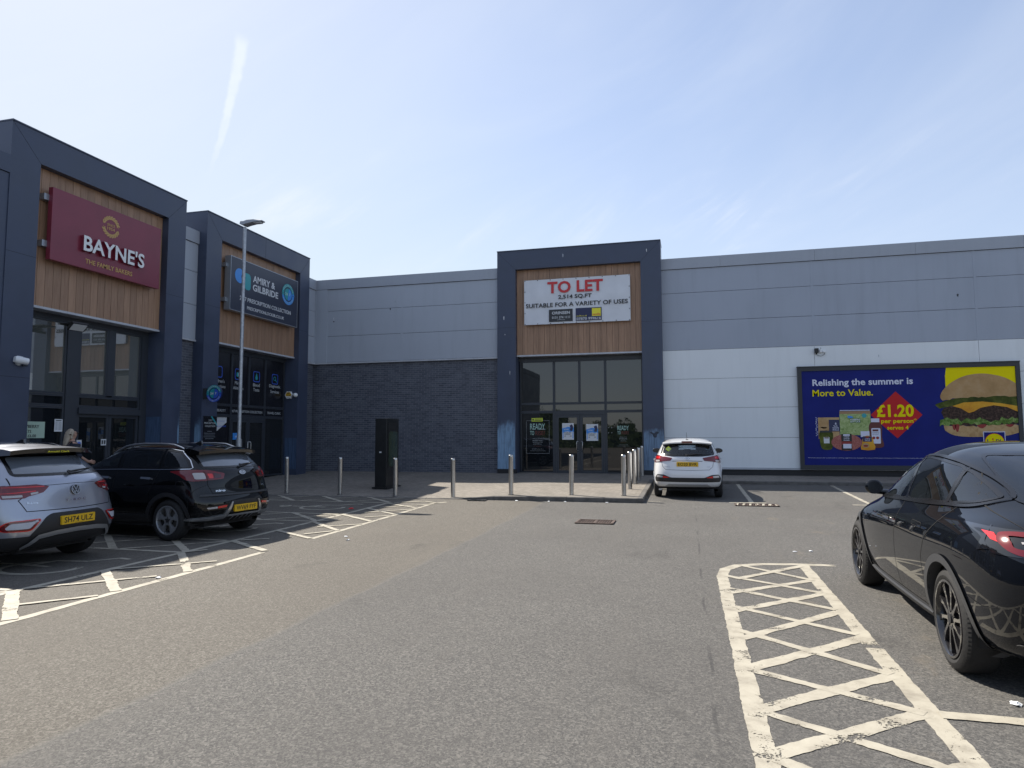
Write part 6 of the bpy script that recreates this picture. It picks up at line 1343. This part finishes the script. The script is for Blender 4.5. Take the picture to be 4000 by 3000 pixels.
for x in ax:
    for sg in (1, -1): K_.wheel(x, sg, rw, .228, .21, 'five', .875)

# ---------------------------------------------------------------- white hatchback
I_ = Car('parked_car', 'white hatchback parked nose in against the white wall', 'car', (-.03, 17.25+2.0175, .138), rad(90), 4.035, 1.734, 1.474, [
    R_(-1.75, 1.8, .72, .24, .22, .22), R_(-1.92, 1.93, .82, .30, .26, .26, .27), R_(-2.0, 2.0, .855, .43, .42, .42, .42), R_(-2.0175, 2.0175, .867, .60, .60, .60, .60, cr=.22), R_(-1.985, 1.98, .864, .74, .76, .76, .72, cr=.24), R_(-1.955, 1.92, .848, .90, .90, .88, .82, cr=.26),
    R_(-1.915, 1.7, .800, 1.03, 1.0, .97, .92, cr=.26), R_(-1.865, .95, .765, 1.085, 1.06, 1.03, 1.02, cr=.26, cf=.25), R_(-1.73, .50, .690, 1.22, 1.22, 1.22, 1.2, cr=.2, cf=.25), R_(-1.60, .08, .605, 1.365, 1.39, 1.40, 1.37, cr=.16, cf=.2), R_(-1.56, -.02, .42, 1.41, 1.455, 1.46, 1.43, cr=.1, cf=.16, spine=(1.42, 1.465, 1.475, 1.445))],
    'paint_white', pitch=rad(1.36), lower=lambda x: .30)
ax = (-1.30, 1.27); rw = .31
I_.window('rear_window', dens(rnd([(-.66, 1.075), (-.35, 1.045), (.35, 1.045), (.66, 1.075), (.575, 1.36), (-.575, 1.36)], .05)), 'B', 'rglass', .045); I_.window('windscreen', dens(rnd([(-.70, 1.05), (.70, 1.05), (.54, 1.36), (-.54, 1.36)], .06)), 'F', 'rglass', .05)
for md, sg in I_.sides():
    I_.window('side_window', dens(rnd([(-.10, 1.06), (.85, 1.04), (.22, 1.34), (-.10, 1.36)], .03)), md, 'cglass', .03); I_.window('side_window', dens(rnd([(-1.25, 1.09), (-.16, 1.06), (-.16, 1.36), (-1.0, 1.34)], .03)), md, 'cglass', .03)
    pm = PM(); I_.strip(pm, [(.90, .36), (.88, 1.02)], .007, md, .002); I_.strip(pm, [(-.13, .36), (-.13, 1.04)], .007, md, .002); I_.part(pm, 'door_seam', ['gap'])
    for x in (.0, -.9):
        pm = PM(); I_.patch(pm, rnd([(x-.1, .90), (x+.1, .905), (x+.1, .935), (x-.1, .93)], .014), md, .03, 0, .04, .03); I_.part(pm, 'door_handle', ['paint_white'])
for sg in (1, -1):
    pm = PM(); md = 'L' if sg > 0 else 'R'; lamp = rnd([(.36*sg, 1.01), (.40*sg, .945), (.62*sg, .92), (.79*sg, .885), (.825*sg, .92), (.79*sg, 1.045), (.72*sg, 1.065), (.64*sg, 1.055)], .02)
    I_.patch(pm, dens(lamp), 'B', .014, 0, .04, .025);pass
    I_.patch(pm, dens(rnd([(.645*sg, .985), (.645*sg, 1.04), (.755*sg, 1.035), (.765*sg, .98)], .02)), 'B', .017, 1, .05); I_.patch(pm, dens(rnd([(.66*sg, .955), (.66*sg, .915), (.755*sg, .90), (.77*sg, .945)], .015)), 'B', .017, 2, .05)
    I_.part(pm, 'tail_lamp', ['lamp_red', 'lamp_bright', 'lamp_clear'])
    pm = PM(); I_.patch(pm, dens(rnd([(.44*sg, .545), (.59*sg, .575), (.59*sg, .525), (.46*sg, .53)], .01)), 'B', .018, 0, .04); I_.patch(pm, dens(rnd([(.595*sg, .575), (.72*sg, .585), (.74*sg, .535), (.60*sg, .53)], .01)), 'B', .018, 1, .04); I_.part(pm, 'bumper_lamp', ['reflector', 'lamp_clear'])
pm = PM(); I_.patch(pm, dens(rnd([(-.73, .61), (-.56, .60), (-.40, .535), (.40, .535), (.56, .60), (.73, .61), (.785, .52), (.77, .43), (-.77, .43), (-.785, .52)], .03)), 'B', .010, 0, .05, .02); I_.part(pm, 'bumper_insert', ['plastic'])
pm = PM(); I_.patch(pm, dens([(-.55, .315), (.55, .315), (.46, .375), (-.46, .375)]), 'B', .008, 0, .05, .01); I_.part(pm, 'diffuser', [pmat('grey_valance', (.33, .33, .33), .5)])
pm = PM(); I_.strip(pm, [(-.66, 1.06), (-.625, 1.0), (-.625, .93), (-.60, .80), (-.52, .725), (0, .715), (.52, .725), (.60, .80), (.625, .93), (.625, 1.0), (.66, 1.06)], .008, 'B', .002, 0, .03); I_.strip(pm, [(-.36, .935), (0, .945), (.36, .935)], .012, 'B', .002); I_.part(pm, 'tailgate_seam', ['gap'])
fr = face(I_, 0, 1.0, .008); q = MB().ringf(fr, 0, 0, .026, .033, -.01, .004, 0, 28, k=1.9)
for a, b in (((-.025, -.022), (-.012, .022)), ((.012, -.022), (.025, .022)), ((-.018, -.004), (.018, .004))):
    a, b = Vector(a), Vector(b); w_ = (b-a).normalized().orthogonal()*.005; q.prism(fr, [tuple(a-w_), tuple(b-w_), tuple(b+w_), tuple(a+w_)], -.01, .004)
q.build('emblem', [MT['chrome']], I_.t, local=True)
for yy, tx, w_, h_ in ((.49, 'HYUNDAI', .14, .02), (-.50, 'i20', .08, .028)): MB().text(face(I_, yy, .80, .003), tx, -w_/2, -h_/2, w_, h_, 0, .003, 0, .01).build('badge', [MT['satin']], I_.t, local=True)
I_.plate(.862, 'EO20 BVR', .016); spoiler(I_, -1.42, -1.70, .60, 1.425, .03, .028, ('paint_white', 'paint_white'), .035); wiper(I_, 1.065, .02, -.30, .03); I_.mirror(.70, 1.06, 'gloss_black'); I_.seats(-.15, -.85, .53, .35, True)
MB().fbox(Fr((-1.725, 0, 1.40), (0, -1, 0)), -.13, .13, -.02, .022, -.03, .006).build('brake_light', [MT['lamp_red']], I_.t, local=True)
p, n = I_.hit('T', -1.3, 0); MB().tube([(-1.3, 0, p.z), (-1.34, .005, p.z+.19)], .006, 8, r2=.003).lathe((-1.30, 0, p.z-.002), (0, 0, 1), [(0, .035), (.012, .03), (.018, 0)], 16).build('aerial', [MT['plastic']], I_.t, local=True, smooth=40)
p, n = I_.hit('B', .45, 1.22); fr = Fr(p+n*.012, (0, -1, 0), (.45, 0, .89)); MB().prism(fr, [(0, .075), (.075, 0), (0, -.075), (-.075, 0)], 0, .002).fbox(fr, -.03, .03, .01, .02, .002, .003, 1).fbox(fr, -.04, .04, -.01, 0, .002, .003, 1).build('window_sign', [MT['hiyellow'], MT['palegreen']], I_.t, local=True)
for sg in (1, -1):
    P = [I_.hit('T', x, .57*sg)[0] for x in (-1.45, -1.2, -.9, -.6, -.3, 0)]; MB().tube([q+Vector((0, 0, .003)) for q in P], .009, 6).build('roof_channel', [MT['plastic']], I_.t, local=True, smooth=60)
I_.finish(ax, rw, .345, .012, 'paint_white')
for x in ax:
    for sg in (1, -1): I_.wheel(x, sg, rw, .20, .19, 'ten', .835)

# ---------------------------------------------------------------- black fastback crossover
hx, hy = .02, .9998
Y_ = Car('parked_car', 'glossy black fastback crossover with black wheels, beside the walkway hatching', 'car', (2.70, 6.88, 0), HD(hy, hx), 4.751, 1.921, 1.595, [
    R_(-2.05, 2.1, .80, .24, .20, .20), R_(-2.26, 2.26, .885, .32, .25, .25, .26), R_(-2.35, 2.35, .93, .46, .42, .42, .42, cr=.22, wr=.97), R_(-2.375, 2.375, .955, .66, .62, .60, .58, cr=.22, wr=.97), R_(-2.375, 2.34, .960, .83, .78, .76, .70, cr=.24, wr=.97), R_(-2.36, 2.25, .948, .98, .91, .88, .78, cr=.28, wf=.86, wr=.965),
    R_(-2.29, 2.02, .905, 1.10, 1.01, .97, .87, cr=.34, wr=.94, wf=.84), R_(-2.13, 1.20, .860, 1.165, 1.085, 1.04, 1.02, cr=.42, cf=.30, wr=.90), R_(-1.72, .78, .780, 1.30, 1.295, 1.285, 1.25, cr=.36, cf=.28, wr=.91), R_(-1.30, .30, .675, 1.425, 1.46, 1.46, 1.415, cr=.28, cf=.22, wr=.93), R_(-1.08, .14, .46, 1.49, 1.565, 1.575, 1.52, cr=.16, cf=.16, spine=(1.51, 1.585, 1.597, 1.54))],
    'paint_midnight', lower=lambda x: .30 if abs(x) < 2.0 else .24)
ax = (-1.40, 1.49); rw = .353
Y_.window('rear_window', dens(rnd([(-.62, 1.195), (.62, 1.195), (.52, 1.50), (-.52, 1.50)], .06)), 'B', 'pglass', .014); Y_.window('windscreen', dens(rnd([(-.72, 1.07), (.72, 1.07), (.55, 1.48), (-.55, 1.48)], .06)), 'F', 'cglass', .04)
for md, sg in Y_.sides():
    zq = lambda L_: [(u, 1.04+(v-1.04)*.93) for u, v in L_]
    fw_ = sm([(-.235, 1.105), (.10, 1.085), (.55, 1.060), (.93, 1.045), (.78, 1.14), (.55, 1.27), (.30, 1.375), (.05, 1.445), (-.12, 1.470), (-.20, 1.30)], 4)
    rw_ = sm([(-.29, 1.11), (-.26, 1.30), (-.19, 1.475), (-.45, 1.485), (-.80, 1.462), (-1.06, 1.42), (-1.10, 1.30), (-1.14, 1.155), (-.80, 1.13)], 4)
    qw_ = sm([(-1.18, 1.158), (-1.14, 1.30), (-1.10, 1.412), (-1.35, 1.35), (-1.58, 1.275), (-1.66, 1.235), (-1.55, 1.19), (-1.36, 1.165)], 4)
    Y_.window('side_window', dens(zq(fw_)), md, 'cglass', .016); Y_.window('side_window', dens(zq(rw_)), md, 'pglass', .016); Y_.window('quarter_window', dens(zq(qw_)), md, 'pglass', .016)
    pm = PM(); Y_.strip(pm, sm(zq([(.98, 1.030), (.55, 1.043), (.10, 1.068), (-.24, 1.088), (-.80, 1.113), (-1.18, 1.138), (-1.40, 1.148), (-1.58, 1.175), (-1.70, 1.225), (-1.71, 1.245), (-1.58, 1.30), (-1.34, 1.375), (-1.08, 1.435), (-.80, 1.480), (-.45, 1.504), (-.15, 1.492), (.06, 1.466), (.32, 1.396), (.58, 1.29), (.82, 1.155), (.98, 1.045)]), 5), .028, md, .010, 0, .02, closed=True); Y_.part(pm, 'window_trim', ['trim_black'])
    pm = PM(); Y_.strip(pm, zq([(-1.155, 1.15), (-1.12, 1.30), (-1.08, 1.42)]), .05, md, .0075, 0, .03); Y_.part(pm, 'quarter_pillar', ['trim_black'])
    pm = PM(); Y_.patch(pm, zq([(-.235, 1.10), (-.20, 1.30), (-.12, 1.475), (-.19, 1.475), (-.262, 1.30), (-.29, 1.10)]), md, .006, 0, .06); Y_.part(pm, 'door_pillar', ['gloss_black'])
    pm = PM()
    for pts in ([(1.05, 1.02), (1.08, .80), (1.06, .45), (1.0, .34)], [(-.245, 1.08), (-.20, .80), (-.18, .50), (-.20, .34)], [(-1.34, 1.13), (-1.24, 1.03), (-1.02, .86), (-.94, .70), (-.96, .50), (-1.02, .40)], [(1.0, .335), (-1.0, .335)]): Y_.strip(pm, pts, .007, md, .002, 0, .03)
    Y_.strip(pm, [(-1.75, 1.37), (-1.60, 1.365), (-1.42, 1.42)], .006, md, .002); Y_.part(pm, 'door_seam', ['gap'])
    for x, z in ((.12, .875), (-.80, .925)):
        pm = PM(); Y_.patch(pm, rnd([(x-.115, z), (x+.11, z+.004), (x+.11, z+.032), (x-.115, z+.028)], .012), md, .004, 0, .04, .004); Y_.strip(pm, rnd([(x-.12, z-.004), (x+.115, z), (x+.115, z+.036), (x-.12, z+.032)], .014), .004, md, .005, 1, closed=True); Y_.part(pm, 'door_handle', ['gloss_black', 'gap'])
    pm = PM(); Y_.patch(pm, dens([(1.02, .30), (1.02, .21), (-.98, .21), (-.98, .30)]), md, .018, 0, .08, .02); Y_.part(pm, 'sill_trim', ['arch_grey'])
    pm = PM(); Y_.patch(pm, rnd([(1.12, .83), (1.02, .815), (1.10, .80)], .01), md, .010, 0, .03, .01); Y_.strip(pm, [(1.12, .83), (1.00, .81)], .008, md, .016, 1); Y_.part(pm, 'side_camera', ['gloss_black', 'chrome'])
for sg in (1, -1):
    md = 'L' if sg > 0 else 'R'; pm = PM()
    xw = wrap(Y_, .86, 1.0); Y_.patch(pm, dens([(-1.90, 1.075), (-1.97, .98), (-2.03, .935), (xw, .915), (xw, 1.06)]), md, .005, 0, .04); Y_.patch(pm, dens(rnd([(.36*sg, .92), (.34*sg, 1.05), (.60*sg, 1.06), (.865*sg, 1.06), (.865*sg, .915), (.66*sg, .91)], .02)), 'B', .006, 0, .05, .01)
    Y_.patch(pm, dens([(.818*sg, 1.03), (.846*sg, 1.033), (.843*sg, .992), (.818*sg, .978)], .02), 'B', .011, 1, .03)
    Y_.strip(pm, sm([(.36*sg, 1.028), (.60*sg, 1.035), (.76*sg, 1.035), (.795*sg, 1.015), (.80*sg, .975), (.775*sg, .945), (.70*sg, .935), (.50*sg, .935), (.36*sg, .938)], 5, False), .050, 'B', .012, 2, .02); Y_.strip(pm, [(.74*sg, .992), (.36*sg, 1.0)], .018, 'B', .011, 3, .03); Y_.strip(pm, [(.72*sg, .965), (.36*sg, .968)], .008, 'B', .011, 3, .03)
    Y_.part(pm, 'tail_lamp', ['gloss_black', 'lamp_bright', 'lamp_red', 'lamp_clear'])
    pm = PM(); Y_.strip(pm, sm([(.60*sg, 1.385), (.66*sg, 1.30), (.715*sg, 1.22), (.735*sg, 1.15), (.72*sg, 1.10), (.69*sg, 1.062)], 5, False), .007, 'B', .002, 0, .03); Y_.strip(pm, [(-1.80, .60), (-2.0, .57), (-2.10, .60)], .006, md, .002); Y_.part(pm, 'tailgate_seam', ['gap'])
pm = PM(); Y_.patch(pm, dens(rnd([(-.80, .40), (.80, .40), (.70, .28), (-.70, .28)], .04)), 'B', .010, 0, .06, .02); Y_.part(pm, 'diffuser', ['plastic'])
Y_.plate(.80, None, .012); Y_.mirror(.84, 1.09, 'paint_midnight', .085, .080); Y_.seats(.0, -.85, .62, .38)
Y_.finish(ax, rw, .40, .055, 'arch_grey')
for x in ax:
    for sg in (1, -1): Y_.wheel(x, sg, rw, .262, .225, 'blade', .925)
# ================================================================== person
flat('skin', (.42, .24, .17), .55); flat('hair', (.40, .33, .25), .6, var=.3, vscale=30, vstretch=(3, 3, .4)); flat('navy_cloth', (.018, .020, .034), .85, var=.2, vscale=12); flat('dark_trouser', (.020, .021, .024), .85); flat('shoe', (.05, .05, .05), .6)
def skinned(name, V, E, Rr, mat, parent, lev=2, root_i=0, deform=None):
    me = bpy.data.meshes.new('t'); me.from_pydata(V, E, []); o = bpy.data.objects.new('t', me); COL.objects.link(o)
    md = o.modifiers.new('k', 'SKIN'); md.use_smooth_shade = True
    for i, r in enumerate(Rr): o.data.skin_vertices[0].data[i].radius = r if isinstance(r, tuple) else (r, r)
    o.data.skin_vertices[0].data[root_i].use_root = True
    sb = o.modifiers.new('s', 'SUBSURF'); sb.levels = lev
    dg = bpy.context.evaluated_depsgraph_get(); dg.update(); em = bpy.data.meshes.new_from_object(o.evaluated_get(dg)); bpy.data.objects.remove(o)
    if deform:
        for v in em.vertices: v.co = deform(v.co)
    em.materials.clear(); em.materials.append(MT[mat]); shade(em, 180); return link_mesh(name, em, parent, local=True)
pt = thing('person', 'woman with long pale hair and sunglasses in a navy top walking past the bakery', 'person', (-12.35, 11.24, .16), (0, 0, rad(78)))
# local axes: x forward, y left; mid-stride
V = [(0, 0, .93), (0, 0, 1.08), (.01, 0, 1.26), (.015, 0, 1.38), (.02, 0, 1.46), (.04, 0, 1.55), (.045, 0, 1.64),                 # 0-6 pelvis, spine, neck, head
     (0, .09, .90), (.10, .10, .50), (.02, .10, .09), (.14, .10, .035),                                                             # 7-10 left leg
     (0, -.09, .90), (-.02, -.10, .50), (-.22, -.10, .13), (-.12, -.10, .04),                                                        # 11-14 right leg
     (.01, .17, 1.36), (-.08, .23, 1.10), (.03, .24, .88), (.045, .235, .82),                                                        # 15-18 left arm
     (.01, -.17, 1.36), (.06, -.23, 1.11), (.26, -.20, 1.00), (.32, -.19, .99),                                                      # 19-22 right arm, forearm forward
     (.135, 0, 1.585), (.10, 0, 1.50)]                                                                                               # nose, chin
E = [(0, 1), (1, 2), (2, 3), (3, 4), (4, 5), (5, 6), (0, 7), (7, 8), (8, 9), (9, 10), (0, 11), (11, 12), (12, 13), (13, 14), (3, 15), (15, 16), (16, 17), (17, 18), (3, 19), (19, 20), (20, 21), (21, 22), (5, 23), (5, 24)]
Rr = [(.15, .11), (.12, .09), (.14, .10), (.10, .08), .055, (.085, .078), (.075, .07), .085, .058, .038, .03, .085, .058, .038, .03, .055, .042, .030, .024, .055, .042, .030, .024, .014, .03]
b0 = len(V)
for w, dr, sd in ((18, Vector((.02, 0, -1)), 1), (22, Vector((1, .05, -.12)), -1)):
    base = Vector(V[w]); dr = dr.normalized(); side = Vector((1, 0, 0)) if sd > 0 else Vector((0, 0, 1)); palm = Vector((0, -1, 0)) if sd > 0 else Vector((0, 1, 0))
    for k, (off, ln) in enumerate(((.027, .070), (.009, .080), (-.009, .076), (-.026, .060))):
        i = len(V); V += [tuple(base+dr*.045+side*off), tuple(base+dr*(.05+ln*.5)+side*off*1.15+palm*.006), tuple(base+dr*(.05+ln)+side*off*1.1+palm*.026)]; E += [(w, i), (i, i+1), (i+1, i+2)]; Rr += [.010, .0085, .0065]
    i = len(V); V += [tuple(base+side*.032+dr*.015), tuple(base+side*.052+dr*.045+palm*.008)]; E += [(w, i), (i, i+1)]; Rr += [.011, .008]
body = skinned('body', V, E, Rr, 'skin', pt)
skinned('top', [(0, 0, .90), (0, 0, 1.08), (.01, 0, 1.26), (.015, 0, 1.38), (.018, 0, 1.425), (.01, .17, 1.36), (-.08, .23, 1.10), (-.06, .232, 1.05), (.01, -.17, 1.36), (.06, -.23, 1.11), (.10, -.225, 1.085)], [(0, 1), (1, 2), (2, 3), (3, 4), (3, 5), (5, 6), (6, 7), (3, 8), (8, 9), (9, 10)], [(.175, .135), (.145, .115), (.165, .125), (.125, .10), .065, .07, .060, .060, .07, .060, .060], 'navy_cloth', pt)
skinned('trousers', [(0, 0, .96), (0, .09, .90), (.10, .10, .50), (.025, .10, .12), (0, -.09, .90), (-.02, -.10, .50), (-.21, -.10, .15)], [(0, 1), (1, 2), (2, 3), (0, 4), (4, 5), (5, 6)], [(.165, .125), .10, .072, .058, .10, .072, .058], 'dark_trouser', pt)
for P, Q in (((-.03, .10, .04), (.15, .10, .03)), ((-.27, -.10, .09), (-.11, -.10, .03))): skinned('shoe', [P, Q], [(0, 1)], [.045, .038], 'shoe', pt)
# hair: cap and a long fall down the back
skinned('hair', [(.035, 0, 1.665), (-.015, 0, 1.635), (-.05, 0, 1.54), (-.075, .0, 1.43), (-.10, .0, 1.32), (.0, .062, 1.57), (-.02, .075, 1.46), (.0, -.062, 1.57), (-.02, -.075, 1.46)], [(0, 1), (1, 2), (2, 3), (3, 4), (1, 5), (5, 6), (1, 7), (7, 8)], [(.070, .066), (.078, .086), (.08, .058), (.085, .045), (.06, .03), .028, .022, .028, .022], 'hair', pt)
gm = MB(); gm.box(.118, .126, -.068, .068, 1.595, 1.603)
for sg in (1, -1): gm.prism(Fr((.124, 0, 0), (0, 1, 0), (0, 0, 1)), [(sg*.036+.030*math.cos(rad(a)), 1.588+.021*math.sin(rad(a))) for a in range(0, 360, 24)], -.004, .004); gm.box(.02, .122, sg*.072-.003, sg*.072+.003, 1.593, 1.600)
gm.build('sunglasses', [MT['gloss_black']], pt, local=True)
for sg in (1, -1): MB().lathe((.045, sg*.077, 1.565), (0, sg, 0), [(-.01, .02), (.006, .022), (.009, .012), (.004, 0)], 12).build('ear', [MT['skin']], pt, local=True, smooth=60)
MB().box(.113, .121, -.022, .022, 1.528, 1.534).build('mouth', [MT['dim_red']], pt, local=True)
